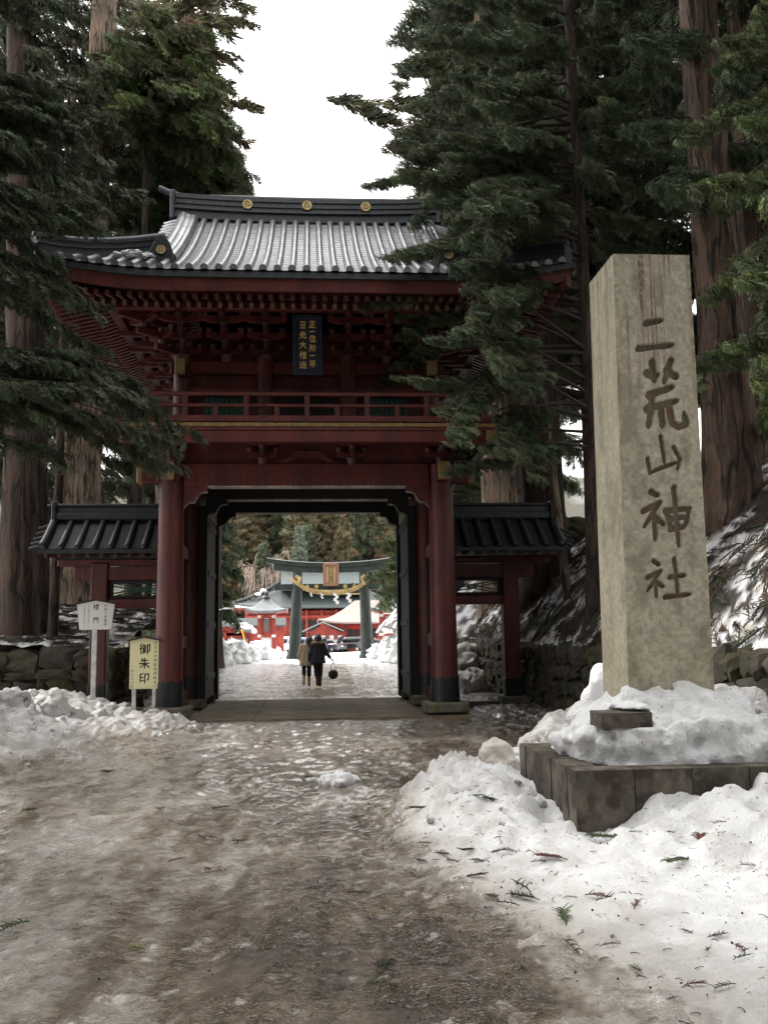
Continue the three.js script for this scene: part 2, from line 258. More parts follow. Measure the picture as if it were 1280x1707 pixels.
function groundC(x, z) {
  const d = -z, f1 = fbm(x * 0.8 + 2, z * 0.45, 4), f2 = fbm(x * 3.4, z * 1.7, 4), f3 = n2(x * 13, z * 8);
  if (d > 24.5) {
    const axis = x - 0.4 - (d - 25) * 0.022, mid = Math.exp(-((axis / 1.5) ** 2)), s = sstep(0.0, 0.62, 0.62 * sstep(26, 62, d) + 0.55 * f1 + 0.75 * f2 + 0.12 * f3 + 0.28 - 0.55 * mid * sstep(75, 45, d) + 0.3 * sstep(3, 6, Math.abs(axis)));
    return mixc([0.2, 0.165, 0.125], SNOW, s);
  }
  const [r, l] = zone(x, z);
  const lane = sstep(-1.55, -0.9, x - 0.02 * (d - 5) + 0.35 * f1) * sstep(0.9, 0.1, x - edgeR(z) * 0.85 + 0.3 * f2);
  let w = 0.58 - 0.46 * lane + 0.55 * f1 + 0.4 * f2 + 0.18 * f3 + 0.22 * n2(x * 3.6 + 0.3 * f2, z * 0.3) + 0.12 * n2(x * 30, z * 22); // icy snow over mud
  w -= 0.35 * sstep(7, 4, d) * sstep(-0.7, 0.2, x + 0.3 * f2) * sstep(1.2, 0.5, x);
  w += 0.25 * Math.exp(-(((x + 0.9) / 0.4) ** 2)) * sstep(15, 9, d);
  w -= 0.28 * sstep(12, 16, d) * sstep(2.2, 3.6, x);
  let c = mixc(mixc(PEAT, MUD, sstep(-0.35, 0.15, w)), ICE, sstep(0.1, 0.75, w));
  c = mixc(c, [0.62, 0.61, 0.6], sstep(0.85, 1.25, w));
  const speck = n2(x * 26, z * 26) + 0.5 * n2(x * 55, z * 55);
  if (r > 0) { const dirty = clamp(0.12 + 0.34 * sstep(1.4, 0.2, x - edgeR(z)) + 0.5 * f2 + 0.35 * f1 * sstep(6.5, 5, d) - 0.04); c = mixc(c, mixc(SNOW, [0.44, 0.4, 0.355], clamp(dirty + (speck > 1.12 ? 0.6 : 0))), sstep(0.1, 0.95, r)); }
  if (l > 0) { const dirty = clamp(0.3 + 0.75 * f2 + 0.3 * sstep(-5, -3, x)); c = mixc(c, mixc(SNOW, [0.36, 0.32, 0.28], clamp(dirty + (speck > 1.0 ? 0.6 : 0))), sstep(0.15, 0.9, l)); }
  if (d > 14 && x > 2.4) c = mixc(c, mixc(PEAT, [0.6, 0.58, 0.56], sstep(0.1, 0.5, f2 + 0.3 * f3)), sstep(2.4, 3.4, x) * sstep(14, 16, d));
  return c;
}
{
  const xs = [...grow(-9, -420, 0.09, 0.3).reverse(), ...range(-9, -3.6, 0.07).slice(1), ...range(-3.6, 4.2, 0.032).slice(1), ...range(4.2, 9, 0.1).slice(1), ...grow(9, 420, 0.09, 0.3).slice(1)];
  const zs = [...range(14, 0, 1), ...range(0, -3, 0.12).slice(1), ...grow(-3, -26, 0.0068, 0.01).slice(1), ...grow(-26, -160, 0.016, 0.1).slice(1), ...grow(-160, -700, 0.12, 5).slice(1)].reverse();
  const g = sheet(xs, zs, groundY, groundC), p = g.attributes.position, bare = [], snowy = [], I = g.index.array, isSnow = (i) => { const x = p.getX(i), z = p.getZ(i); if (z < -26) return Math.abs(x) > 5 || z < -62; const [r, l] = zone(x, z); return r > 0.35 || l > 0.35; };
  for (let i = 0; i < I.length; i += 3) (isSnow(I[i]) ? snowy : bare).push(I[i], I[i + 1], I[i + 2]);
  const only = (list) => { const map = new Map(), idx = list.map((i) => { if (!map.has(i)) map.set(i, map.size); return map.get(i); }), q = new THREE.BufferGeometry(); for (const k of ['position', 'normal', 'uv', 'color']) { const a = g.attributes[k], o = new Float32Array(map.size * a.itemSize); for (const [f, t] of map) for (let c = 0; c < a.itemSize; c++) o[t * a.itemSize + c] = a.array[f * a.itemSize + c]; q.setAttribute(k, new THREE.BufferAttribute(o, a.itemSize)); } q.setIndex(idx); return q; };
  rawMesh('ground', only(bare), M.ground).userData.kind = 'structure'; rawMesh('snow_cover', only(snowy), M.snowBank).userData.kind = 'structure';
}
// banks either side, held back by rubble walls
const bankRY = (x, z) => { const t = Math.max(0, x - 4.98); return 1.26 + 0.012 * (-z - 15) + 2.7 * (1 - Math.exp(-t * 0.45)) + 0.32 * t + 0.1 * fbm(x * 0.7, z * 0.7) * sstep(0, 0.6, t); };
const bankLY = (x, z) => { const t = Math.max(0, -4.45 - x), b = Math.max(0, -22.1 - z); return 1.3 + 0.07 * t + 0.16 * Math.min(b, 6) + 0.04 * Math.max(0, b - 6) + 0.12 * fbm(x * 0.6, z * 0.6) * sstep(0, 0.6, Math.max(t, 0.2)); };
const litterSnow = (base) => (x, z, y) => {
  const s = 0.75 * n3(x * 0.8, y * 0.8, z * 0.55) + 0.55 * n3(x * 2.1, y * 2.1, z * 1.3) + 0.26 * n3(x * 6, y * 6, z * 4) + 0.14 * n3(x * 15, y * 15, z * 12);
  return mixc([0.035, 0.027, 0.018], mixc([0.8, 0.81, 0.84], [0.55, 0.52, 0.47], sstep(0.1, 0.4, n2(x * 2, z * 2))), sstep(base - 0.1, base + 0.12, s));
};
{
  const yR = (x, z) => bankRY(x, z) + 0.045 * sstep(-0.2, 0.1, fbm(x * 0.9 + 40, z * 0.9, 5)) + 0.03 * Math.abs(n2(x * 4, z * 4));
  const m = rawMesh('hillside', sheet([...range(4.98, 8.5, 0.05), ...grow(8.5, 90, 0.06, 0.15).slice(1)], [...grow(-26, -75, 0.03, 0.1).reverse(), ...range(-26, -7, 0.06).slice(1), ...range(-7, 14, 0.5).slice(1)], yR, litterSnow(0.0)), M.bank); m.userData.kind = 'structure';
  const yL = (x, z) => bankLY(x, z) + 0.045 * sstep(-0.2, 0.1, fbm(x * 0.9 + 40, z * 0.9, 5)) + 0.03 * Math.abs(n2(x * 4, z * 4));
  const m2 = rawMesh('hillside', sheet([...grow(-11, -90, 0.06, 0.15).reverse(), ...range(-11, -4.45, 0.06).slice(1)], [...grow(-36, -75, 0.03, 0.1).reverse(), ...range(-36, -22.1, 0.07).slice(1)], yL, litterSnow(-0.08)), M.bank); m2.userData.kind = 'structure';
}
// rubble retaining walls: every stone a piece
const stoneShapes = Array.from({ length: 8 }, (_, k) => {
  const g = mergeVertices(new THREE.IcosahedronGeometry(1, 2).deleteAttribute('normal').deleteAttribute('uv')), p = g.attributes.position, v = V();
  for (let i = 0; i < p.count; i++) { v.fromBufferAttribute(p, i); const m = Math.pow(Math.abs(v.x) ** 7 + Math.abs(v.y) ** 7 + Math.abs(v.z) ** 7, 1 / 7), q = 1 + 0.2 * n3(v.x * 1.6 + k * 9, v.y * 1.6, v.z * 1.6); p.setXYZ(i, (v.x / m) * 0.5 * q, (v.y / m) * 0.5 * q, (v.z / m) * 0.5 * q); }
  return uvm(toCreasedNormals(g, 0.5), k * 0.37, k * 0.61);
});
function rubbleWall(label, a, b, h, group, seed) { // a, b: [x, z] of the wall's foot; the face looks to the left of a->b
  const r = mulberry(seed), A = V(a[0], 0, a[1]), B = V(b[0], 0, b[1]), L = A.distanceTo(B), ang = Math.atan2(-(B.z - A.z), B.x - A.x);
  const t = thing('stone_wall', label, 'wall', [A.x, 0, A.z], ang, group);
  part('wall_core', bx(L, h - 0.12, 0.5, L / 2, (h - 0.12) / 2, -0.36), M.soil, t);
  let y = -0.05;
  while (y < h - 0.1) {
    const rh = Math.min(rr(0.2, 0.5, r), h - y + 0.04); let x = -rr(0, 0.3, r);
    while (x < L) {
      const w = rr(0.22, 0.85, r), hh = rh * rr(0.8, 1.3, r), m = r();
      inst('stone', stoneShapes[Math.floor(r() * 8)], m < 0.45 ? M.wallA : m < 0.8 ? M.wallB : M.wallC, t, [x + w / 2, y + rh / 2 + rr(-0.03, 0.03, r), -0.12 + rr(-0.05, 0.05, r)], [rr(-0.08, 0.08, r), rr(-0.12, 0.12, r), rr(-0.22, 0.22, r)], [w * 1.04, hh, 0.46]);
      x += w * rr(0.94, 1.02, r);
    }
    y += rh * 0.97;
  }
  return t;
}
rubbleWall('dark rubble wall holding the snowy bank behind the white sign post', [-11.5, -22.1], [-4.45, -22.1], 1.36, 'rubble walls', 11);
rubbleWall('dark rubble wall running back into the trees behind the cream sign', [-4.45, -22.1], [-4.45, -34], 1.36, 'rubble walls', 12);
rubbleWall('dark rubble wall below the steep bank, behind the inscribed stone pillar', [5.0, -23.4], [5.0, -6.6], 1.3, 'rubble walls', 13);
rubbleWall('mossy rubble wall seen through the right wing fence', [5.0, -40], [5.0, -24.2], 1.55, 'rubble walls', 14);
rubbleWall('short upper rubble wall high on the right bank among trunks', [6.9, -26.6], [13.5, -29], 4.9, 'rubble walls', 15);
// ---------- the two-storey gate ----------
const gate = thing('gate_tower', 'two-storey red wooden gate with curved tiled roof, balcony and open passage', 'gate', [-0.07, 0, -21.5]);
{
  const T = gate, CX = 2.72, ZF = 2.5;
  // floor
  M.floorStone = mat({ rgb: [0.28, 0.22, 0.155], map: texStone, bumpMap: bumpStone, bumpScale: 0.004, roughness: 0.85 });
  part('floor_slab', [cbox(6.5, 0.16, 6.2, 0, -0.07, 0, 0.02)], M.floorStone, T);
  for (const z of [-2.06, 0, 2.06]) for (const x of [-2.1, 0, 2.1]) inst('paving_slab', slabGeo(2.094, 0.03, 2.054), M.floorStone, T, [x, 0.011, z]);
  // columns
  const colG = uvc(new THREE.CylinderGeometry(0.245, 0.27, 4.78, 28, 6), 1.6, 4.78), baseG = cbox(0.86, 0.2, 0.86, 0, 0, 0, 0.03);
  const shoe = (() => { const n = 48, P = [], I = []; for (let i = 0; i <= n; i++) { const a = (i / n) * Math.PI * 2, k = (i / n) * 8 % 1, top = 0.44 + 0.055 * Math.abs(Math.sin(k * Math.PI)) + (Math.abs(k - 0.5) < 0.1 ? 0.02 : 0); for (const [r, y] of [[0.295, 0], [0.288, 0.06], [0.283, top], [0.262, top + 0.004]]) P.push(Math.cos(a) * r, y, Math.sin(a) * r); } for (let i = 0; i < n; i++) for (let k = 0; k < 3; k++) { const a = i * 4 + k, b = a + 4; I.push(a, a + 1, b, b, a + 1, b + 1); } const g = new THREE.BufferGeometry(); g.setAttribute('position', new THREE.Float32BufferAttribute(P, 3)); g.setIndex(I); g.computeVertexNormals(); return uvm(g); })();
  for (const z of [ZF, 0, -ZF]) for (const s of [-1, 1]) {
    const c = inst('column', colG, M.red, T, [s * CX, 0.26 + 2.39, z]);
    inst('base_stone', baseG, M.baseStone, c, [0, -2.39 - 0.1, 0]); inst('metal_shoe', shoe, M.blackMetal, c, [0, -2.39, 0]);
  }
  // side walls of boards between the columns, doors folded back
  for (const s of [-1, 1]) for (const [z0, z1] of [[ZF, 0], [0, -ZF]]) {
    for (let k = 0; k < 6; k++) inst('wall_board', boardGeo(0.3, 4.5, 0.05), M.red, T, [s * (CX + 0.05), 2.5, z0 - 0.35 - k * 0.36], [0, Math.PI / 2, 0]);
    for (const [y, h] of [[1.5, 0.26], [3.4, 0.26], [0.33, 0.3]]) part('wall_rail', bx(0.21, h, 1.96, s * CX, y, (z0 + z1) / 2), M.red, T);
  }
  for (const s of [-1, 1]) {
    const d = part('door_leaf', [cbox(0.09, 4.2, 1.75, s * 2.36, 2.32, -1.35, 0.01)], M.black, T);
    for (const y of [0.7, 1.9, 3.1, 4.2]) part('door_rail', cbox(0.03, 0.14, 1.7, s * 2.3, y, -1.35, 0.006), M.black, d);
    part('door_jamb', [cbox(0.2, 4.45, 0.3, s * 2.37, 2.33, -0.05, 0.012), cbox(0.24, 4.3, 0.36, s * 2.36, 2.25, -ZF, 0.012)], M.black, T);
  }
  // beams across the passage with pale strips on the lower edges and corner brackets
  const bracketS = new THREE.Shape(); bracketS.moveTo(0, 0); bracketS.lineTo(0.46, 0); bracketS.lineTo(0.46, -0.1); bracketS.quadraticCurveTo(0.3, -0.1, 0.26, -0.2); bracketS.quadraticCurveTo(0.22, -0.3, 0.1, -0.3); bracketS.lineTo(0, -0.42); bracketS.closePath();
  const bracketG = uvm(new THREE.ExtrudeGeometry(bracketS, { depth: 0.16, bevelEnabled: true, bevelSize: 0.008, bevelThickness: 0.008, bevelSegments: 1, curveSegments: 6 }).translate(0, 0, -0.08));
  const trimS = new THREE.Shape(); { const pts = [[0.465, -0.1], [0.3, -0.105], [0.27, -0.2], [0.2, -0.31], [0.1, -0.315]]; trimS.moveTo(pts[0][0], pts[0][1]); for (const [x, y] of pts.slice(1)) trimS.lineTo(x, y); for (const [x, y] of pts.reverse()) trimS.lineTo(x + 0.004, y - 0.02); trimS.closePath(); }
  const trimG = uvm(new THREE.ExtrudeGeometry(trimS, { depth: 0.17, bevelEnabled: false }).translate(0, 0, -0.085));
  const beams = [[ZF, 4.6, 5.06, M.red, 0.3, 2.47], [0.02, 4.7, 5.1, M.black, 0.3, 2.3], [-ZF, 4.74, 5.1, M.black, 0.28, 2.3]];
  for (const [z, y0, y1, m, dz, hx] of beams) {
    const b = part('lintel', cbox(hx * 2, y1 - y0, dz, 0, (y0 + y1) / 2, z, 0.015), m, T);
    part('edge_trim', bx(hx * 2 - 0.96, 0.022, dz - 0.02, 0, y0 - 0.012, z), M.pale, b);
    for (const s of [-1, 1]) { const k = inst('corner_bracket', bracketG, m, T, [-s * hx, y0 + 0.0, z], s < 0 ? [0, Math.PI, 0] : undefined); inst('bracket_trim', trimG, M.trim, k); }
  }
  // frieze, noses, ceiling
  part('ceiling', bx(5.4, 0.08, 5, 0, 5.34, 0), M.red, T);
  part('frieze_board', [bx(5.0, 0.42, 0.12, 0, 5.28, ZF - 0.08), bx(0.12, 0.42, 4.6, CX, 5.28, 0), bx(0.12, 0.42, 4.6, -CX, 5.28, 0), bx(5.0, 0.42, 0.12, 0, 5.28, -ZF)], M.red, T);
  for (const s of [-1, 1]) { const n = part('beam_nose', [cbox(0.24, 0.36, 0.62, s * CX, 4.84, ZF + 0.3, 0.02), cbox(0.62, 0.36, 0.24, s * (CX + 0.36), 4.84, ZF, 0.02)], M.red, T); part('nose_cap', cbox(0.25, 0.37, 0.12, s * CX, 4.84, ZF + 0.56, 0.02), M.goldPaint, n); part('nose_cap', cbox(0.12, 0.37, 0.25, s * (CX + 0.62), 4.84, ZF, 0.02), M.goldPaint, n); }
  for (const s of [-1, 1]) part('side_beam', cbox(0.3, 0.46, 4.5, s * CX, 4.83, 0, 0.015), M.red, T);
  // brackets: stepped blocks and curved arms
  const armS = (L, h, drop) => { const s = new THREE.Shape(); s.moveTo(-L, 0); s.lineTo(L, 0); s.lineTo(L, -h * 0.55); s.quadraticCurveTo(L - drop, -h, L - drop * 2, -h); s.lineTo(-L + drop * 2, -h); s.quadraticCurveTo(-L + drop, -h, -L, -h * 0.55); s.closePath(); return s; };
  const arm = (L, h, d) => uvm(new THREE.ExtrudeGeometry(armS(L, h, Math.min(0.12, L / 3)), { depth: d, bevelEnabled: true, bevelSize: 0.006, bevelThickness: 0.006, bevelSegments: 1, curveSegments: 4 }).translate(0, h / 2, -d / 2));
  const block = (w, h, x, y, z) => { const g = new THREE.CylinderGeometry(w * 0.7071, w * 0.52, h, 4, 1); g.rotateY(Math.PI / 4); return move(uvm(g.toNonIndexed()), x, y, z); };
  function bracketSet(x, y, z, turn, k, tiers, out) { // a cluster growing outwards along local +z
    const gs = [block(0.3 * k, 0.2 * k, 0, 0.1 * k, 0)];
    for (let i = 0; i < tiers; i++) {
      const yy = (0.28 + i * 0.3) * k, zz = i * out;
      gs.push(arm((0.42 + 0.06 * i) * k, 0.17 * k, 0.13 * k).translate(0, yy, zz), cbox(0.13 * k, 0.17 * k, out * (i + 1) + 0.3 * k, 0, yy, (out * (i + 1)) / 2 + 0.05, 0.01));
      for (const s of [-1, 0, 1]) gs.push(block(0.18 * k, 0.12 * k, s * (0.36 + 0.05 * i) * k, yy + 0.145 * k, zz));
      gs.push(block(0.18 * k, 0.12 * k, 0, yy + 0.145 * k, zz + out));
    }
    const m = part('bracket_set', gs, M.red, T); m.position.set(x, y, z); m.rotation.y = turn; return m;
  }
  for (const x of [-2.72, -0.9, 0.9, 2.72]) { bracketSet(x, 5.02, ZF + 0.12, 0, 0.72, 2, 0.3); bracketSet(x, 5.02, -ZF - 0.12, Math.PI, 0.72, 2, 0.3); }
  for (const s of [-1, 1]) for (const z of [-1.2, 1.2]) bracketSet(s * (CX + 0.12), 5.02, z, (s * Math.PI) / 2, 0.72, 2, 0.3);
  { // frog-leg strut between the middle brackets
    const f = new THREE.Shape(); f.moveTo(-0.62, 0); f.quadraticCurveTo(-0.4, 0.05, -0.26, 0.24); f.lineTo(0.26, 0.24); f.quadraticCurveTo(0.4, 0.05, 0.62, 0); f.lineTo(0.4, 0); f.quadraticCurveTo(0.2, 0.12, 0, 0.12); f.quadraticCurveTo(-0.2, 0.12, -0.4, 0); f.closePath();
    part('frog_leg_strut', uvm(new THREE.ExtrudeGeometry(f, { depth: 0.1, bevelEnabled: true, bevelSize: 0.008, bevelThickness: 0.008, bevelSegments: 1 }).translate(0, 5.08, ZF + 0.02)), M.red, T);
  }
  // balcony
  const BX = 3.72, BZ = 3.5;
  part('balcony_beam', [cbox(BX * 2 + 0.3, 0.22, 0.2, 0, 5.43, BZ - 0.1, 0.012), cbox(BX * 2 + 0.3, 0.22, 0.2, 0, 5.43, -BZ + 0.1, 0.012), cbox(0.2, 0.22, BZ * 2 - 0.42, BX - 0.1, 5.43, 0, 0.012), cbox(0.2, 0.22, BZ * 2 - 0.42, -BX + 0.1, 5.43, 0, 0.012)], M.red, T);
  part('balcony_floor', bx(BX * 2, 0.06, BZ * 2, 0, 5.585, 0), M.red, T);
  for (let i = 0; i < 24; i++) inst('floor_edge_plate', boardGeo(0.307, 0.075, 0.03), M.goldPaint, T, [-BX + 0.155 + i * 0.3105, 5.66, BZ + 0.005]);
  for (const s of [-1, 1]) for (let i = 0; i < 22; i++) inst('floor_edge_plate', boardGeo(0.31, 0.075, 0.03), M.goldPaint, T, [s * (BX + 0.005), 5.66, BZ - 0.16 - i * 0.318], [0, Math.PI / 2, 0]);
  part('beam_end_cap', [-1, 1].flatMap((s) => [cbox(0.1, 0.24, 0.22, s * (BX + 0.2), 5.43, BZ - 0.1, 0.01), cbox(0.22, 0.24, 0.1, s * (BX - 0.1), 5.43, BZ + 0.04, 0.01)]), M.goldPaint, T);
  const RX = BX - 0.12, RZ = BZ - 0.1;
  const rails = (y, h, w, m, e) => [cbox(RX * 2 + e, h, w, 0, y, RZ, 0.012), cbox(w * 0.96, h * 0.96, RZ * 2 + e, RX, y, 0, 0.012), cbox(w * 0.96, h * 0.96, RZ * 2 + e, -RX, y, 0, 0.012), cbox(RX * 2 + e, h, w, 0, y, -RZ, 0.012)];
  part('railing_base', rails(5.79, 0.13, 0.13, M.red, 0.1), M.red, T); part('railing_middle', rails(6.06, 0.06, 0.09, M.red, 0.34), M.red, T); part('railing_top', rails(6.29, 0.075, 0.09, M.red, 0.62), M.red, T);
  const postT = cbox(0.105, 0.5, 0.085, 0, 0, 0, 0.01), postS = cbox(0.105, 0.2, 0.085, 0, 0, 0, 0.01);
  for (let i = -6; i <= 6; i++) for (const s of [-1, 1]) i % 2 ? inst('rail_post', postS, M.red, T, [i * 0.588, 5.945, s * RZ]) : inst('rail_post', postT, M.red, T, [i * 0.588, 6.03, s * RZ]);
  for (let i = -5; i <= 5; i++) for (const s of [-1, 1]) i % 2 ? inst('rail_post', postS, M.red, T, [s * RX, 5.945, i * 0.6]) : inst('rail_post', postT, M.red, T, [s * RX, 6.03, i * 0.6]);
  // upper storey
  const UX = 2.55, UZ = 2.35;
  const upCol = uvc(new THREE.CylinderGeometry(0.19, 0.2, 1.75, 20), 1.2, 1.75);
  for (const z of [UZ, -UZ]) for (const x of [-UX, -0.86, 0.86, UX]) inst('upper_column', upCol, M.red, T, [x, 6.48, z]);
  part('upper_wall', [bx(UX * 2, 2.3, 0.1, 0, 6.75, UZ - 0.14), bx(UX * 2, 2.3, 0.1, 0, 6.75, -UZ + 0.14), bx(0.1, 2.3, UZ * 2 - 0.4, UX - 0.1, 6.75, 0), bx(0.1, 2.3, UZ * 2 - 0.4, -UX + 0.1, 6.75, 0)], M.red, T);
  part('upper_tie_beam', [cbox(UX * 2 + 0.5, 0.26, 0.2, 0, 7.1, UZ, 0.012), cbox(UX * 2 + 0.4, 0.16, 0.16, 0, 6.6, UZ + 0.02, 0.012), cbox(0.2, 0.26, UZ * 2 - 0.3, UX, 7.1, 0, 0.012), cbox(0.2, 0.26, UZ * 2 - 0.3, -UX, 7.1, 0, 0.012)], M.red, T);
  part('upper_doorway', bx(1.3, 0.95, 0.06, 0, 6.08, UZ - 0.06), M.black, T);
  for (const s of [-1, 1]) { const w = part('shutter', bx(0.8, 0.72, 0.05, s * 1.7, 6.14, UZ - 0.06), M.green, T); for (let i = 0; i < 8; i++) part('slat', cbox(0.055, 0.72, 0.05, s * 1.7 - 0.35 + i * 0.1, 6.14, UZ - 0.02, 0.008), M.green, w); }
  for (const s of [-1, 1]) { const n = part('beam_nose', cbox(0.2, 0.28, 0.5, s * (UX - 0.02), 6.98, UZ + 0.33, 0.02), M.red, T); part('nose_cap', cbox(0.21, 0.32, 0.1, s * (UX - 0.02), 6.98, UZ + 0.58, 0.02), M.goldPaint, n); }
  for (const x of [-2.5, -1.66, -0.83, 0.83, 1.66, 2.5]) { bracketSet(x, 7.2, UZ + 0.08, 0, 0.78, 3, 0.36); }
  for (const s of [-1, 1]) for (const z of [-2.2, -1.1, 0, 1.1, 2.2]) bracketSet(s * (UX + 0.08), 7.2, z, (s * Math.PI) / 2, 0.78, 3, 0.36);
  for (const s of [-1, 1]) bracketSet(s * (UX + 0.05), 7.2, UZ + 0.05, (s * Math.PI) / 4, 0.8, 3, 0.45);
  part('eave_purlin', [cbox(7.4, 0.2, 0.18, 0, 8.02, UZ + 1.22, 0.012), cbox(0.18, 0.2, 7.0, UX + 1.22, 8.02, 0, 0.012), cbox(0.18, 0.2, 7.0, -UX - 1.22, 8.02, 0, 0.012)], M.red, T);
  // roof shape
  const EX = 5.08, EZ = 4.7, GX = 2.86;
  const upturn = (t) => 0.3 * clamp((t - 2.3) / 2.75) ** 2.2;
  const roofY = (x, z) => { // top surface
    const sz = EZ - Math.abs(z), sx = EX - Math.abs(x), s = Math.abs(x) <= GX + 0.3 ? sz : Math.min(sx, sz);
    const along = s === sz ? Math.abs(x) : Math.abs(z) + (EX - EZ);
    return 8.3 + 0.5 * s + 0.0367 * s * s + upturn(along) * clamp(1 - s / 2.4);
  };
  const eaveUnder = (t, s) => 7.815 + 0.24 * s + upturn(t) * clamp(1 - s / 2.4); // s metres in from the eave
  // rafters, two rows, on front and both sides
  M.rafterTip = mat({ rgb: [0.36, 0.2, 0.12], map: texPaint, roughness: 0.6 }); const capG = cbox(0.08, 0.1, 0.014, 0, 0, 0, 0.003);
  const rafG = (L) => cbox(0.075, 0.095, L, 0, 0, 0, 0.008), flyG = rafG(1.25), baseRaf = new Map();
  const row = (T2, half, eave, toWorld, turn) => {
    for (let t = -half + 0.22; t < half - 0.15; t += 0.2) {
      const a = Math.abs(t), room = half - a; // rafters shorten towards the hip
      if (room > 0.35) { const L = Math.min(1.2, room), s0 = 0.2, y = eaveUnder(a + (turn ? 0.38 : 0), s0 + L / 2); const m = inst('flying_rafter', L === 1.2 ? flyG : (baseRaf.get('f' + L.toFixed(1)) ?? (baseRaf.set('f' + L.toFixed(1), rafG(L)), baseRaf.get('f' + L.toFixed(1)))), M.red, T2, toWorld(t, y, eave - s0 - L / 2)); m.rotation.order = 'YXZ'; m.rotation.y = turn; m.rotation.x = 0.235; if (!turn) inst('rafter_cap', capG, M.rafterTip, m, [0, 0, L / 2 + 0.006]); }
      if (room > 1.0) { const L = Math.min(1.9, room - 0.45), s0 = 0.78, y = eaveUnder(a + (turn ? 0.38 : 0), s0 + L / 2) - 0.09 + 0.05 * L; const k = 'b' + L.toFixed(1); if (!baseRaf.has(k)) baseRaf.set(k, rafG(L)); const m = inst('base_rafter', baseRaf.get(k), M.red, T2, toWorld(t, y, eave - s0 - L / 2)); m.rotation.order = 'YXZ'; m.rotation.y = turn; m.rotation.x = 0.34; if (!turn) inst('rafter_cap', capG, M.rafterTip, m, [0, 0, L / 2 + 0.006]); }
    }
  };
  row(T, EX, EZ, (t, y, e) => [t, y, e], 0);
  row(T, EZ, EX, (t, y, e) => [e, y, -t], Math.PI / 2);
  row(T, EZ, EX, (t, y, e) => [-e, y, t], -Math.PI / 2);
  // eave soffit boards above the rafters, fascia and copper edge
  const rim = (n, f) => { // strips along front and sides; f(t, corner) -> list of [inset, y]
    const gs = [];
    for (const [half, eave, turn] of [[EX, EZ, 0], [EZ, EX, Math.PI / 2], [EX, EZ, Math.PI], [EZ, EX, -Math.PI / 2]]) {
      const ts = range(-1, 1, 2 / 40), prof0 = f(0, 0).length, P = [], I = [];
      for (const u of ts) { const c = f(Math.abs(u) * half + (half < EX ? EX - EZ : 0)); for (const [s, y] of c) { const h = half - s, t = u * h; P.push(t, y, eave - s); } }
      for (let i = 0; i < ts.length - 1; i++) for (let k = 0; k < prof0; k++) { const a = i * prof0 + k, b = i * prof0 + ((k + 1) % prof0), c = a + prof0, d = b + prof0; I.push(a, c, b, b, c, d); }
      const g = new THREE.BufferGeometry(); g.setAttribute('position', new THREE.Float32BufferAttribute(P, 3)); g.setIndex(I); const q = toCreasedNormals(g, 0.5); q.rotateY(turn); gs.push(uvm(q));
    }
    return gs;
  };
  part('copper_eave_edge', rim(4, (t) => { const u = upturn(t); return [[0.0, 8.27 + u], [0.0, 8.16 + u], [0.16, 8.15 + u], [0.2, 8.3 + u]]; }), M.copperGreen, T);
  part('fascia_board', rim(4, (t) => { const u = upturn(t); return [[0.05, 8.155 + u], [0.09, 7.93 + u], [0.17, 7.93 + u], [0.2, 8.14 + u]]; }), M.red, T);
  part('eave_soffit', rim(4, (t) => { const u = upturn(t); return [[0.2, 7.96 + u], [1.1, 8.17 + u * 0.6], [2.6, 8.7], [2.6, 8.76], [0.2, 8.02 + u]]; }), M.red, T);
  for (const sx of [-1, 1]) for (const sz of [-1, 1]) part('hip_rafter', [beam(V(sx * (EX - 0.1), 7.95 + 0.26, sz * (EZ - 0.1)), V(sx * 2.6, 8.35, sz * 2.25), 0.16, 0.22)], M.red, T);
  // roof skin and tiles
  const roof = rawMesh('roof', (() => { const g = sheet(range(-EX, EX, 0.12), range(-EZ, EZ, 0.12), (x, z) => roofY(x, z) - 0.03, null); return g; })(), M.copperDark, T);
  const rollG = (path, r) => { // half-round roll along path (list of V), joints every quarter metre
    const P = [], I = [], n = 9, U = [];
    path.forEach((c, i) => { const a = path[Math.max(0, i - 1)], b = path[Math.min(path.length - 1, i + 1)], d = b.clone().sub(a).normalize(), side = V(d.z, 0, -d.x).normalize(), up = d.clone().cross(side).normalize(); if (up.y < 0) up.negate(); const k = r * (i % 2 ? 0.96 : 1.06); for (let j = 0; j < n; j++) { const q = -0.35 + (j / (n - 1)) * (Math.PI + 0.7), o = c.clone().addScaledVector(side, Math.cos(q) * k).addScaledVector(up, Math.sin(q) * k); P.push(o.x, o.y, o.z); U.push(j * 0.03, i * 0.13); } });
    for (let i = 0; i < path.length - 1; i++) for (let j = 0; j < n - 1; j++) { const a = i * n + j, b = a + n; I.push(a, b, a + 1, a + 1, b, b + 1); }
    for (let j = 1; j < n - 1; j++) I.push(0, j, j + 1);
    const g = new THREE.BufferGeometry(); g.setAttribute('position', new THREE.Float32BufferAttribute(P, 3)); g.setAttribute('uv', new THREE.Float32BufferAttribute(U, 2)); g.setIndex(I); return toCreasedNormals(g, 0.7);
  };
  const SP = 0.268;
  const lines = (half, eave, limit, put) => { for (let i = 0; i * SP < half - 0.05; i++) for (const s of i ? [-1, 1] : [1]) { const t = (i) * SP * s, m = limit(Math.abs(t)); if (m > 0.15) put(t, m); } };
  const run = (t, m, toP, step = 0.13) => range(0, m, step).map((s) => toP(t, s));
  const frontP = (t, s) => V(t, roofY(t, EZ - s), EZ - s);
  lines(EX, EZ, (a) => (a < GX + 0.1 ? EZ - 0.15 : EX - a), (t, m) => rawMesh('roll_tile', rollG(run(t, m, (a, s) => frontP(a, s).add(V(0, 0.02, s < 0.01 ? 0.05 : 0))), 0.07), M.copper, roof));
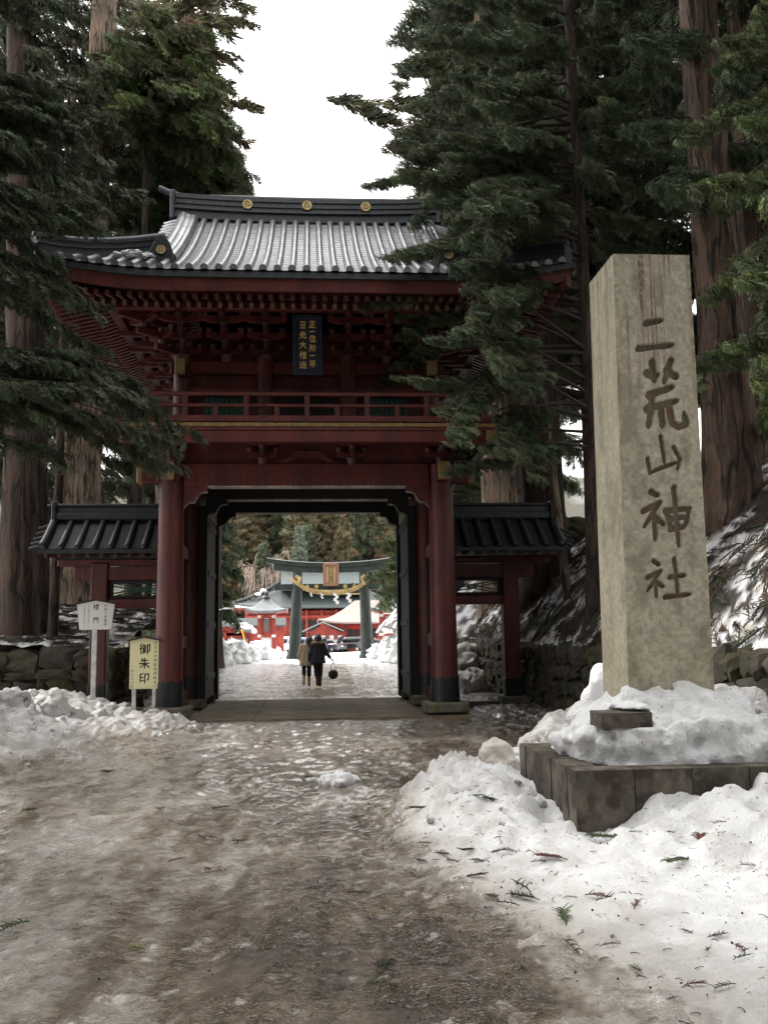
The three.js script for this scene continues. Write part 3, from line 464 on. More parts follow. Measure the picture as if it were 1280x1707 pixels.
  for (const s of [-1, 1]) lines(EZ, EX, (a) => Math.min(EZ - a, EX - GX - 0.2), (t, m) => rawMesh('roll_tile', rollG(run(t, m, (a, q) => V(s * (EX - q), roofY(s * (EX - q), a) + 0.02, a)), 0.07), M.copper, roof));
  // pan tiles: one stepped strip between two rolls
  const stripG = (t0, m0, m1) => { const P = [], I = []; const n = Math.round(Math.max(m0, m1) / 0.2); for (let i = 0; i < n; i++) for (const [f, dy] of [[i, 0.011], [i + 1, 0.0]]) for (const [t, m] of [[t0 + 0.02, m0], [t0 + SP / 2, (m0 + m1) / 2], [t0 + SP - 0.02, m1]]) { const s = (f / n) * m, p = frontP(t, s); P.push(p.x, p.y + dy + (t === t0 + SP / 2 ? -0.012 : 0), p.z); }
    for (let i = 0; i < n * 2 - 1; i++) for (let k = 0; k < 2; k++) { const a = i * 3 + k, b = a + 3; I.push(a, a + 1, b, a + 1, b + 1, b); }
    const g = new THREE.BufferGeometry(); g.setAttribute('position', new THREE.Float32BufferAttribute(P, 3)); g.setIndex(I); return uvm(toCreasedNormals(g, 0.2)); };
  for (let i = -18; i < 18; i++) { const lim = (t) => (Math.abs(t) < GX + 0.1 ? EZ - 0.15 : Math.max(0.1, EX - Math.abs(t))); rawMesh('pan_tile_strip', stripG(i * SP, lim(i * SP), lim((i + 1) * SP)), M.copper, roof); }
  // main ridge
  const ridgeCurve = (x) => 0.09 * (Math.abs(x) / 3.1) ** 2.4;
  const ridgeLayer = (y0, y1, dz, hx) => { const xs = range(-hx, hx, 0.25), P = [], I = []; for (const x of xs) { const c = ridgeCurve(x); for (const [y, z] of [[y0, dz], [y1, dz], [y1, -dz], [y0, -dz]]) P.push(x, y + c, z); } for (let i = 0; i < xs.length - 1; i++) for (let k = 0; k < 4; k++) { const a = i * 4 + k, b = i * 4 + ((k + 1) % 4); I.push(a, a + 4, b, b, a + 4, b + 4); } const e = (xs.length - 1) * 4; I.push(0, 1, 2, 0, 2, 3, e, e + 2, e + 1, e, e + 3, e + 2); const g = new THREE.BufferGeometry(); g.setAttribute('position', new THREE.Float32BufferAttribute(P, 3)); g.setIndex(I); return uvm(toCreasedNormals(g, 0.4)); };
  const ridge = part('main_ridge', [ridgeLayer(11.3, 11.5, 0.24, 3.1), ridgeLayer(11.5, 11.54, 0.3, 3.1), ridgeLayer(11.54, 11.66, 0.2, 3.08), ridgeLayer(11.66, 11.69, 0.23, 3.08), ridgeLayer(11.69, 11.8, 0.19, 3.08), ridgeLayer(11.8, 11.83, 0.22, 3.08), ridgeLayer(11.83, 11.92, 0.19, 3.08)], M.copperDark, T);
  part('ridge_cap', [tube([V(-3.5, 12.2, 0), V(-3.0, 12.0, 0), V(-1.5, 11.95, 0), V(0, 11.94, 0), V(1.5, 11.95, 0), V(3.0, 12.0, 0), V(3.5, 12.2, 0)], [0.07, 0.1, 0.1, 0.1, 0.1, 0.1, 0.07], 10, 30)], M.copperDark, ridge);
  for (const s of [-1, 1]) part('ridge_end_plate', cbox(0.12, 0.72, 0.62, s * 3.14, 11.68, 0, 0.03), M.copperDark, ridge);
  // crests: gold discs with three dark commas
  const crest = (r) => {
    const gs = []; for (let k = 0; k < 3; k++) { const s = new THREE.Shape(), pts = []; for (let i = 0; i <= 10; i++) { const a = i / 10, th = a * 2.5, q = r * mix(0.33, 0.86, a); pts.push([Math.cos(th) * q, Math.sin(th) * q, r * 0.26 * (1 - a) ** 0.8]); } s.moveTo(pts[0][0] - pts[0][2], pts[0][1]); for (const p of pts) s.lineTo(p[0] * (1 + p[2] / r), p[1] * (1 + p[2] / r)); for (const p of pts.reverse()) s.lineTo(p[0] * (1 - (0.9 * p[2]) / r), p[1] * (1 - (0.9 * p[2]) / r)); const g = new THREE.ExtrudeGeometry(s, { depth: 0.012, bevelEnabled: false }); g.rotateZ((k * Math.PI * 2) / 3); gs.push(uvm(g)); }
    return merge(gs);
  };
  const discG = uvm(new THREE.CylinderGeometry(0.115, 0.12, 0.03, 24).rotateX(Math.PI / 2)), crestG = crest(0.1);
  const medal = (p, x, y, z, k = 1) => { inst('gold_crest', discG, M.gold, p, [x, y, z], undefined, k); inst('crest_commas', crestG, M.copperDark, p, [x, y, z + 0.012 * k], undefined, k); };
  for (const x of [-1.4, 0, 1.39]) medal(ridge, x, 11.73, 0.235);
  // descending ridges with demon-tile plates, hip ridges
  for (const s of [-1, 1]) {
    const pts = range(4.45, 1.05, 0.17).map((q) => V(s * 2.78, roofY(s * 2.78, EZ - q) + 0.12, EZ - q));
    const d = part('descending_ridge', [rollG([...pts].reverse().map((p) => p.clone().add(V(-0.1, 0.0, 0))), 0.12), rollG([...pts].reverse().map((p) => p.clone().add(V(0.13, -0.05, 0))), 0.11), rollG([...pts].reverse().map((p) => p.clone().add(V(0, -0.14, 0))), 0.2)], M.copper, T);
    const o = new THREE.Shape(); o.moveTo(-0.3, -0.12); o.quadraticCurveTo(-0.2, 0, -0.2, 0.2); o.lineTo(-0.12, 0.38); o.lineTo(-0.04, 0.5); o.lineTo(0.04, 0.5); o.lineTo(0.14, 0.36); o.lineTo(0.2, 0.18); o.quadraticCurveTo(0.22, 0, 0.32, -0.14); o.closePath();
    const y = roofY(2.78, EZ - 1.0);
    part('end_tile_plate', uvm(new THREE.ExtrudeGeometry(o, { depth: 0.12, bevelEnabled: true, bevelSize: 0.02, bevelThickness: 0.02, bevelSegments: 2 }).translate(s * 2.8, y - 0.02, EZ - 1.0)), M.blackMetal, d);
    medal(d, s * 2.8, y + 0.18, EZ - 0.83, 0.75);
    for (const z of [1, -1]) {
      const hp = [0, 0.4, 0.8, 1.2, 1.6, 1.95].map((q) => { const x = GX + 0.1 + q * 1.04, zz = EZ - (EX - x) + 0; return V(s * x, roofY(s * Math.min(x, EX - 0.05), z * Math.min(zz, EZ)), z * zz); });
      const layer = (w, y0, y1) => { const P = [], I = []; hp.forEach((p) => { const nx = s * z * 0.7071 * w, nz = -0.7071 * w; for (const [k, yy] of [[1, y0], [1, y1], [-1, y1], [-1, y0]]) P.push(p.x + nx * k, p.y + yy, p.z + nz * k); }); for (let i = 0; i < hp.length - 1; i++) for (let k = 0; k < 4; k++) { const a = i * 4 + k, b = i * 4 + ((k + 1) % 4); I.push(a, a + 4, b, b, a + 4, b + 4); } const e = (hp.length - 1) * 4; I.push(e, e + 1, e + 2, e, e + 2, e + 3, 0, 2, 1, 0, 3, 2); const g = new THREE.BufferGeometry(); g.setAttribute('position', new THREE.Float32BufferAttribute(P, 3)); g.setIndex(I); return uvm(toCreasedNormals(g, 0.4)); };
      part('hip_ridge', [layer(0.13, -0.15, 0.14), layer(0.17, 0.14, 0.17), layer(0.12, 0.17, 0.26), layer(0.16, 0.26, 0.29), tube(hp.map((p) => p.clone().add(V(0, 0.33, 0))), [0.08, 0.08], 8, 8)], M.copperDark, T);
    }
    // gable and its verge tiles
    const gs = new THREE.Shape(); gs.moveTo(-2.6, 9.5); gs.quadraticCurveTo(-1.2, 10.1, 0, 11.35); gs.quadraticCurveTo(1.2, 10.1, 2.6, 9.5); gs.closePath();
    part('gable_wall', uvm(new THREE.ExtrudeGeometry(gs, { depth: 0.1, bevelEnabled: false }).rotateY(Math.PI / 2).translate(s * 2.72 - 0.05, 0, 0)), M.red, T);
    for (let i = 0; i < 13; i++) { const q = 1.7 + i * 0.22; rawMesh('verge_tile', rollG([V(s * 2.9, roofY(2.8, EZ - q) + 0.05, EZ - q), V(s * 3.12, roofY(2.8, EZ - q) + 0.0, EZ - q), V(s * 3.3, roofY(2.8, EZ - q) - 0.06, EZ - q)], 0.07), M.copper, roof); }
  }
  for (const [x, s] of [[-3.35, 1], [-3.05, 0.7], [-3.62, 0.6]]) { // snow left in the valley by the left end plate
    const g = new THREE.IcosahedronGeometry(0.16 * s, 3), p = g.attributes.position; for (let i = 0; i < p.count; i++) { const k = 1 + 0.35 * n3(p.getX(i) * 12 + x, p.getY(i) * 12, p.getZ(i) * 12); p.setXYZ(i, p.getX(i) * k * 1.5, p.getY(i) * k * 0.6, p.getZ(i) * k * 1.7); }
    const m = rawMesh('roof_snow', uvm(mergeVertices(g.deleteAttribute('normal').deleteAttribute('uv')).toNonIndexed()), M.snow); m.geometry.computeVertexNormals(); m.position.set(-0.07 + x, roofY(x, 3.75) + 0.09, -21.5 + 3.72); tag(m, 'clump of old snow lying on the gate roof tiles', 'snow', 'snow clumps on the gate roof');
  }
}
function slabGeo(w, h, d) { return cached('slab' + w + '_' + h + '_' + d, () => cbox(w, h, d, 0, 0, 0, 0.01)); }
function boardGeo(w, h, d) { return cached('board' + w + '_' + h + '_' + d, () => cbox(w, h, d, 0, 0, 0, 0.006)); }
function cached(k, f) { cached.map ??= new Map(); if (!cached.map.has(k)) cached.map.set(k, f()); return cached.map.get(k); }
// ---------- brush lettering: strokes in a 100 x 100 box ----------
const RADICAL_ALTAR = [[24, 8, 34, 18], [10, 30, 40, 26, 12, 64], [26, 46, 26, 94], [30, 50, 42, 60]], TREE_SIDE = [[4, 30, 40, 28], [22, 6, 22, 96], [22, 36, 4, 66], [24, 38, 38, 52]], TREE = [[8, 34, 92, 32], [50, 6, 50, 96], [48, 36, 8, 80], [52, 36, 94, 80]];
const GLYPH = {
  二: [[30, 22, 66, 14], [10, 84, 88, 74]],
  荒: [[18, 18, 34, 24, 40, 20], [30, 2, 34, 30], [70, 0, 54, 32], [60, 14, 82, 24], [20, 50, 72, 38], [14, 70, 80, 58], [26, 54, 24, 66], [22, 76, 16, 96], [44, 74, 46, 96], [62, 70, 66, 90, 80, 96, 96, 92, 92, 76]],
  山: [[48, 4, 54, 70], [14, 58, 18, 94, 40, 84, 88, 66], [78, 30, 92, 62, 84, 86]],
  神: [[22, 8, 36, 14], [6, 40, 38, 26, 6, 66], [26, 46, 26, 88], [30, 52, 44, 62], [50, 40, 56, 68], [48, 40, 94, 36, 84, 66], [54, 54, 84, 50], [56, 70, 84, 66], [66, 2, 70, 98]],
  社: [[24, 12, 36, 20], [10, 48, 38, 34, 8, 78], [26, 54, 26, 92], [30, 60, 42, 68], [56, 48, 90, 44], [68, 8, 72, 84], [44, 92, 98, 86]],
  正: [[14, 14, 86, 14], [50, 14, 50, 86], [52, 48, 80, 48], [26, 44, 26, 86], [8, 88, 92, 88]], 一: [[10, 52, 90, 46]],
  位: [[34, 8, 10, 52], [24, 36, 24, 94], [62, 8, 66, 20], [42, 28, 92, 28], [54, 38, 60, 78], [84, 36, 74, 84], [38, 88, 96, 88]],
  勲: [[12, 10, 50, 8], [8, 24, 56, 24], [14, 36, 52, 36], [32, 8, 32, 60], [12, 48, 52, 48], [6, 62, 58, 60], [64, 24, 94, 24, 90, 60, 82, 64], [78, 8, 76, 36, 62, 64], [10, 78, 6, 92], [34, 76, 38, 90], [58, 76, 64, 90], [84, 74, 92, 90]],
  等: [[22, 6, 10, 24], [18, 14, 44, 14], [28, 16, 32, 26], [62, 6, 54, 22], [58, 14, 92, 14], [72, 16, 76, 26], [20, 36, 80, 36], [50, 26, 50, 50], [6, 52, 94, 50], [12, 68, 88, 66], [68, 54, 68, 90, 58, 94], [30, 74, 40, 84]],
  日: [[26, 12, 26, 90], [26, 12, 76, 12, 76, 90], [26, 50, 76, 50], [26, 86, 76, 86]],
  光: [[50, 6, 50, 42], [22, 18, 34, 36], [78, 14, 66, 36], [8, 46, 92, 44], [38, 48, 34, 74, 8, 92], [60, 46, 60, 82, 68, 90, 92, 88, 92, 74]],
  大: [[8, 36, 92, 34], [50, 6, 46, 48, 8, 94], [52, 42, 94, 92]],
  権: [...TREE_SIDE, [46, 16, 94, 14], [58, 6, 50, 32], [44, 32, 96, 30], [54, 30, 52, 94], [72, 22, 72, 92], [54, 46, 92, 46], [54, 62, 90, 62], [54, 76, 90, 76], [52, 92, 96, 92]],
  現: [[6, 16, 40, 14], [8, 46, 38, 44], [22, 16, 22, 80], [4, 84, 42, 74], [52, 10, 52, 58], [52, 10, 86, 10, 86, 58], [52, 26, 86, 26], [52, 42, 86, 42], [52, 58, 86, 58], [60, 60, 54, 80, 40, 94], [74, 60, 74, 84, 80, 90, 96, 88, 96, 76]],
  楼: [...TREE_SIDE, [52, 8, 58, 18], [86, 8, 80, 18], [44, 24, 96, 22], [70, 6, 70, 46], [68, 26, 46, 44], [72, 26, 94, 42], [44, 62, 96, 60], [62, 48, 54, 76, 84, 92], [82, 62, 72, 82, 46, 94]],
  門: [[12, 8, 12, 94], [12, 8, 42, 8, 42, 42], [12, 24, 42, 24], [12, 40, 42, 40], [58, 8, 58, 42], [58, 8, 88, 8, 88, 90, 78, 92], [58, 24, 88, 24], [58, 40, 88, 40]],
  御: [[22, 6, 6, 26], [26, 26, 6, 50], [18, 42, 18, 94], [44, 8, 34, 26], [38, 24, 66, 22], [32, 42, 68, 40], [50, 24, 50, 76], [50, 58, 66, 58], [38, 54, 38, 82], [34, 84, 68, 74], [74, 14, 94, 12, 92, 66, 82, 70], [76, 12, 76, 96]],
  朱: [[32, 10, 22, 30], [26, 26, 80, 24], [8, 50, 92, 48], [50, 6, 50, 96], [48, 52, 10, 86], [52, 52, 92, 86]],
  印: [[36, 10, 16, 20], [16, 18, 16, 80], [16, 46, 42, 44], [16, 78, 46, 70], [56, 16, 88, 14, 86, 66, 74, 64], [56, 16, 56, 96]],
  木: TREE, 本: [...TREE, [36, 72, 64, 72]],
  造: [[46, 8, 36, 26], [40, 22, 90, 22], [62, 6, 62, 44], [34, 44, 94, 42], [44, 54, 44, 80], [44, 54, 84, 54, 84, 78], [44, 78, 84, 78], [10, 12, 20, 24], [6, 40, 20, 38, 18, 76], [4, 84, 24, 80, 50, 92, 96, 92]],
  入: [[36, 10, 50, 14, 46, 44, 8, 92], [50, 24, 62, 60, 94, 92]], 母: [[28, 12, 18, 84, 82, 84], [28, 12, 80, 12, 74, 92], [6, 50, 94, 48], [48, 24, 54, 36], [44, 60, 50, 72]],
  屋: [[14, 12, 86, 12, 86, 32], [14, 32, 86, 32], [14, 12, 14, 52, 4, 94], [26, 46, 90, 44], [50, 46, 34, 60, 80, 60], [28, 74, 86, 74], [56, 62, 56, 92], [18, 94, 96, 92]],
  七: [[8, 46, 92, 34], [44, 8, 44, 80, 54, 90, 90, 86, 90, 72]],
  別: [[14, 10, 52, 10, 52, 34], [14, 10, 14, 34], [14, 34, 52, 34], [8, 52, 58, 50, 54, 86, 44, 90], [30, 36, 26, 60, 6, 92], [72, 18, 72, 66], [90, 8, 90, 88, 80, 92]],
  宮: [[50, 4, 50, 14], [10, 18, 8, 32], [10, 18, 90, 18, 86, 32], [28, 32, 28, 54], [28, 32, 72, 32, 72, 54], [28, 54, 72, 54], [20, 66, 20, 94], [20, 66, 80, 66, 80, 94], [20, 92, 80, 92]],
  他: [[30, 6, 8, 50], [22, 34, 22, 96], [36, 46, 88, 30, 84, 66, 74, 64], [62, 8, 62, 70], [46, 24, 46, 78, 56, 90, 92, 88, 92, 76]],
  用: [[20, 10, 18, 60, 8, 94], [20, 10, 84, 10, 84, 92, 74, 92], [20, 36, 84, 36], [20, 62, 84, 62], [52, 10, 52, 94]],
  紙: [[22, 6, 10, 24, 26, 34], [34, 16, 8, 50, 38, 46], [22, 50, 22, 94], [10, 62, 6, 82], [32, 60, 38, 78], [86, 8, 50, 18], [50, 18, 50, 88, 66, 78], [50, 46, 94, 44], [70, 18, 76, 70, 94, 92, 96, 78]],
  あ: [[16, 24, 80, 20], [46, 6, 44, 60, 52, 90], [68, 38, 46, 80, 20, 84, 18, 64, 50, 50, 82, 54, 84, 78, 62, 94]], り: [[28, 10, 26, 50, 34, 44], [70, 8, 74, 50, 50, 94]],
  三: [[16, 16, 84, 14], [22, 48, 78, 46], [6, 86, 94, 84]], 円: [[16, 12, 16, 94], [16, 12, 84, 12, 84, 88, 74, 92], [50, 12, 50, 52], [16, 52, 84, 52]],
  〇: [[50, 14, 22, 28, 14, 52, 24, 78, 50, 88, 76, 78, 86, 52, 78, 28, 50, 14]],
};
function glyph(x, ch, X, Y, w, h, weight, color) { // brush: round dabs, heavier at both ends
  x.fillStyle = color; x.strokeStyle = color; x.lineCap = 'round'; x.lineJoin = 'round';
  const s = Math.min(w, h) / 100;
  for (const st of GLYPH[ch] ?? []) {
    const p = []; for (let i = 0; i < st.length; i += 2) p.push([X + (st[i] / 100) * w, Y + (st[i + 1] / 100) * h]);
    for (let i = 0; i < p.length - 1; i++) {
      const L = Math.hypot(p[i + 1][0] - p[i][0], p[i + 1][1] - p[i][1]), n = Math.max(2, Math.ceil(L / 1.5));
      for (let k = 0; k <= n; k++) { const a = (i + k / n) / (p.length - 1), r = weight * s * (0.8 + 0.35 * Math.abs(a - 0.5) * (a > 0.8 ? 0.2 : 1.2)) * (a > 0.9 ? 1 - (a - 0.9) * 4 : 1); x.beginPath(); x.ellipse(mix(p[i][0], p[i + 1][0], k / n), mix(p[i][1], p[i + 1][1], k / n), r, r * 0.72, -0.6, 0, 7); x.fill(); }
    }
  }
}
function canvas(w, h, bg) { const c = document.createElement('canvas'); c.width = w; c.height = h; const x = c.getContext('2d'); x.fillStyle = bg; x.fillRect(0, 0, w, h); return [c, x]; }
function ctex(c) { const t = new THREE.CanvasTexture(c); t.colorSpace = THREE.SRGBColorSpace; t.magFilter = THREE.LinearFilter; return t; }
function faceQuad(w, h, pts) { // flat polygon in xy with uv 0..1 over w x h centred
  const s = new THREE.Shape(pts.map((p) => new THREE.Vector2(...p))), g = new THREE.ShapeGeometry(s).toNonIndexed(), p = g.attributes.position, uv = g.attributes.uv;
  for (let i = 0; i < p.count; i++) uv.setXY(i, p.getX(i) / w + 0.5, p.getY(i) / h + 0.5); return g;
}
const rectPts = (w, h) => [[-w / 2, -h / 2], [w / 2, -h / 2], [w / 2, h / 2], [-w / 2, h / 2]];

{ // plaque on the gate
  const t = thing('name_plaque', 'dark blue plaque with two columns of gold characters under the gate eaves', 'plaque', [-0.06, 7.34, -18.28]); t.rotation.x = 0.13; t.scale.set(0.84, 0.93, 1);
  const board = part('board', cbox(0.56, 1.18, 0.08, 0, 0, 0, 0.01), mat({ rgb: [0.012, 0.016, 0.035], roughness: 0.5 }), t);
  const frame = mat({ rgb: [0.016, 0.022, 0.05], map: texFine, roughness: 0.45 });
  part('frame', [cbox(0.08, 1.3, 0.14, -0.31, 0, 0.01), cbox(0.08, 1.3, 0.14, 0.31, 0, 0.01), cbox(0.54, 0.08, 0.14, 0, 0.61, 0.01), cbox(0.54, 0.08, 0.14, 0, -0.61, 0.01)], frame, t);
  // raised gilded strokes
  const put = (ch, cx, cy, sz) => { const gs = []; for (const st of GLYPH[ch]) for (let i = 0; i < st.length - 2; i += 2) { const f = (x, y) => V(cx + (x / 100 - 0.5) * sz, cy - (y / 100 - 0.5) * sz, 0.045); const a = f(st[i], st[i + 1]), b = f(st[i + 2], st[i + 3]); if (a.distanceTo(b) > 0.004) gs.push(beamFlat(a, b, sz * (GLYPH[ch].length > 9 ? 0.085 : 0.13), 0.02)); } part('gold_character', gs, M.goldLeaf, board); };
  M.goldLeaf = mat({ rgb: [0.8, 0.56, 0.2], roughness: 0.45, metalness: 0.2 });
  [...'正一位勲一等'].forEach((c, i) => put(c, 0.115, [0.445, 0.29, 0.14, -0.065, -0.225, -0.4][i], c === '一' ? 0.14 : 0.165));
  [...'日光大権現'].forEach((c, i) => put(c, -0.11, 0.43 - i * 0.215, 0.17));
}
function beamFlat(a, b, w, h) { const d = b.clone().sub(a), L = d.length(), g = new THREE.BoxGeometry(L + w * 0.7, w, h); g.rotateZ(Math.atan2(d.y, d.x)); return uvm(g.translate((a.x + b.x) / 2, (a.y + b.y) / 2, a.z + h / 2)); }

// ---------- wing fences beside the gate ----------
function wingFence(label, s) { // s = -1 left, 1 right
  const t = thing('wing_fence', label, 'fence', [-0.07, 0, -21.2], 0, 'roofed wing fences'), X0 = 3.0, X1 = 5.66, PX = 4.55;
  const post = part('post', cbox(0.36, 3.1, 0.34, s * PX, 1.7, 0, 0.02), M.red, t);
  part('metal_shoe', cbox(0.38, 0.4, 0.36, s * PX, 0.42, 0, 0.02), M.blackMetal, post); part('base_stone', cbox(0.6, 0.22, 0.6, s * PX, 0.11, 0, 0.03), M.baseStone, post);
  const span = PX - 0.18 - X0, mid = s * (X0 + span / 2);
  part('top_beam', cbox(2.2, 0.3, 0.22, s * 4.0, 3.02, 0, 0.012), M.red, t); part('plate_beam', cbox(2.5, 0.14, 0.2, s * 4.22, 3.26, 0, 0.012), M.red, t);
  part('lattice_frame', [cbox(span, 0.07, 0.12, mid, 2.83, 0), cbox(span, 0.07, 0.12, mid, 2.5, 0), cbox(0.09, 0.3, 0.12, s * (X0 + span - 0.05), 2.665, 0), cbox(0.09, 0.3, 0.12, s * (X0 + 0.05), 2.665, 0)], M.black, t);
  for (const [y0, y1] of [[2.55, 2.72], [2.61, 2.78], [2.72, 2.55], [2.78, 2.61]]) part('lattice_bar', beam(V(s * (X0 + 0.08), y0 + (y1 > y0 ? -0.03 : 0.03), 0.01 * (y1 - y0)), V(s * (X0 + span - 0.08), y1 + (y1 > y0 ? 0.03 : -0.03), 0.01 * (y1 - y0)), 0.03, 0.03, 0.004), M.green, t);
  part('lower_beam', cbox(span, 0.2, 0.2, mid, 2.36, 0, 0.012), M.red, t);
  part('threshold', cbox(span, 0.1, 0.3, mid, 0.06, 0, 0.012), M.baseStone, t);
  // roof
  const yAt = (z) => { const q = 0.95 - Math.abs(z); return 3.5 + 0.62 * q + 0.16 * q * q; };
  const roof = rawMesh('roof', uvm(sheet(range(X0, X1, 0.3), range(-0.95, 0.95, 0.1), (x, z) => yAt(z), null).toNonIndexed()), M.copperDark, t); roof.scale.x = s;
  part('eave_board', [bx(X1 - X0, 0.1, 0.06, (s * (X0 + X1)) / 2, 3.44, 0.92), bx(X1 - X0, 0.1, 0.06, (s * (X0 + X1)) / 2, 3.44, -0.92), bx(X1 - X0 - 0.1, 0.04, 1.78, (s * (X0 + X1)) / 2, 3.45, 0)], M.copperGreen, t);
  for (let i = 0; i < 9; i++) part('rafter', [beam(V(s * (X0 + 0.2 + i * 0.29), 3.36, 0.85), V(s * (X0 + 0.2 + i * 0.29), 3.41, 0.05), 0.06, 0.08)], M.red, t);
  for (let i = 0; i < 8; i++) { const x = s * (X0 + 0.12 + i * 0.345); for (const f of [1, -1]) part('roll_tile', tube(range(0.98, 0.05, 0.15).map((z) => V(x, yAt(z) + 0.03, f * z)), [0.07, 0.065], 8, 8), M.copperDark, roof).scale.x = s; }
  for (const f of [1, -1]) part('verge_roll', tube(range(0.98, 0.05, 0.15).map((z) => V(X1 - 0.1, yAt(z) + 0.06, f * z)), [0.09, 0.085], 8, 8), M.copperDark, roof);
  for (let i = 0; i < 5; i++) part('verge_tile', [beam(V(X1 - 0.05, yAt(0.2 + i * 0.17) + 0.02, 0.2 + i * 0.17), V(X1 + 0.2, yAt(0.2 + i * 0.17) - 0.05, 0.2 + i * 0.17), 0.09, 0.05)], M.copperDark, roof);
  part('ridge', [cbox(X1 - X0 - 0.1, 0.16, 0.34, s * (X0 + X1 - 0.1) / 2, 4.28, 0, 0.02), cbox(X1 - X0 - 0.14, 0.14, 0.22, s * (X0 + X1 - 0.14) / 2, 4.42, 0, 0.01), cbox(X1 - X0 + 0.05, 0.07, 0.3, s * (X0 + X1 + 0.05) / 2, 4.53, 0, 0.02), cbox(0.1, 0.5, 0.44, s * (X1 - 0.1), 4.36, 0, 0.02)], M.copperDark, t);
}
wingFence('roofed red wing fence with crossed lattice behind the two signs', -1);
wingFence('roofed red wing fence with crossed lattice below the steep bank', 1);

// ---------- notice boards ----------
{
  const t = thing('notice_board', 'white house-shaped notice board with black characters on one white post', 'sign', [-4.53, 0, -20.4]);
  const post = part('post', cbox(0.105, 2.0, 0.07, -0.02, 0.98, -0.05, 0.008), M.white, t); part('stake_foot', cbox(0.11, 0.3, 0.075, -0.02, 0.2, -0.05, 0.008), mat({ rgb: [0.5, 0.42, 0.3], map: texPaint, roughness: 0.8 }), post);
  const [c, x] = canvas(512, 384, '#d6d4cf');
  glyph(x, '楼', 225, 62, 74, 74, 6.5, '#1a1715'); glyph(x, '門', 225, 222, 74, 74, 6.5, '#1a1715');
  [...'木造入母屋造'].forEach((g, i) => glyph(x, g, 362, 62 + i * 45, 38, 38, 5.5, '#26211d'));
  { const r = mulberry(77), keys = Object.keys(GLYPH); for (const X of [158, 106]) for (let i = 0; i < 11; i++) glyph(x, keys[Math.floor(r() * keys.length)], X, 82 + i * 25, 20, 20, 6, '#3a332d'); }
  const pent = [[-0.33, -0.31], [0.33, -0.31], [0.39, 0.22], [0, 0.3], [-0.39, 0.22]];
  const sh = new THREE.Shape(pent.map((p) => new THREE.Vector2(...p)));
  const b = part('board', uvm(new THREE.ExtrudeGeometry(sh, { depth: 0.035, bevelEnabled: false }).translate(0, 2.1, -0.015)), M.white, t);
  const f = rawMesh('lettered_face', faceQuad(0.84, 0.66, pent.map(([X, Y]) => [X * 0.985, Y * 0.985])), mat({ map: ctex(c), roughness: 0.7 }), b); f.position.set(0, 2.1, 0.0225);
  part('cap', [beam(V(-0.46, 2.32, 0.02), V(0.005, 2.425, 0.02), 0.13, 0.025, 0.004), beam(V(0.46, 2.32, 0.02), V(-0.005, 2.425, 0.02), 0.13, 0.025, 0.004)], M.black, t);
}
{
  const t = thing('notice_board', 'cream notice board with large black characters on two white legs', 'sign', [-3.23, 0, -18.8]);
  for (const s of [-1, 1]) part('leg', cbox(0.075, 0.95, 0.05, s * 0.2 + (s > 0 ? -0.005 : 0.01), 0.42, -0.04, 0.006), M.white, t);
  const [c, x] = canvas(384, 640, '#d9cfa4');
  [...'御朱印'].forEach((g, i) => glyph(x, g, 122, 70 + i * 178, 150, 140, 7.5, '#15120e'));
  [...'七社本社別宮他用紙あり'].forEach((g, i) => glyph(x, g, 316, 44 + i * 53 + (i > 3 ? 4 : 0), 46, 44, 5.6, '#2b251b'));
  [...'一社三〇〇円'].forEach((g, i) => glyph(x, g, 18, 330 + i * 50, 44, 42, 5.6, '#4b4432'));
  const cream = mat({ rgb: [0.66, 0.6, 0.38], roughness: 0.7 }), pent = [[-0.275, -0.48], [0.275, -0.48], [0.275, 0.44], [0, 0.5], [-0.275, 0.44]];
  const b = part('board', uvm(new THREE.ExtrudeGeometry(new THREE.Shape(pent.map((p) => new THREE.Vector2(...p))), { depth: 0.03, bevelEnabled: false }).translate(0, 1.1, -0.012)), cream, t);
  const f = rawMesh('lettered_face', faceQuad(0.56, 1.0, pent.map(([X, Y]) => [X * 0.985, Y * 0.985])), mat({ map: ctex(c), roughness: 0.7 }), b); f.position.set(0, 1.1, 0.0205);
  part('cap', [beam(V(-0.33, 1.545, 0.02), V(0.005, 1.62, 0.02), 0.11, 0.022, 0.004), beam(V(0.33, 1.545, 0.02), V(-0.005, 1.62, 0.02), 0.11, 0.022, 0.004)], M.black, t);
}

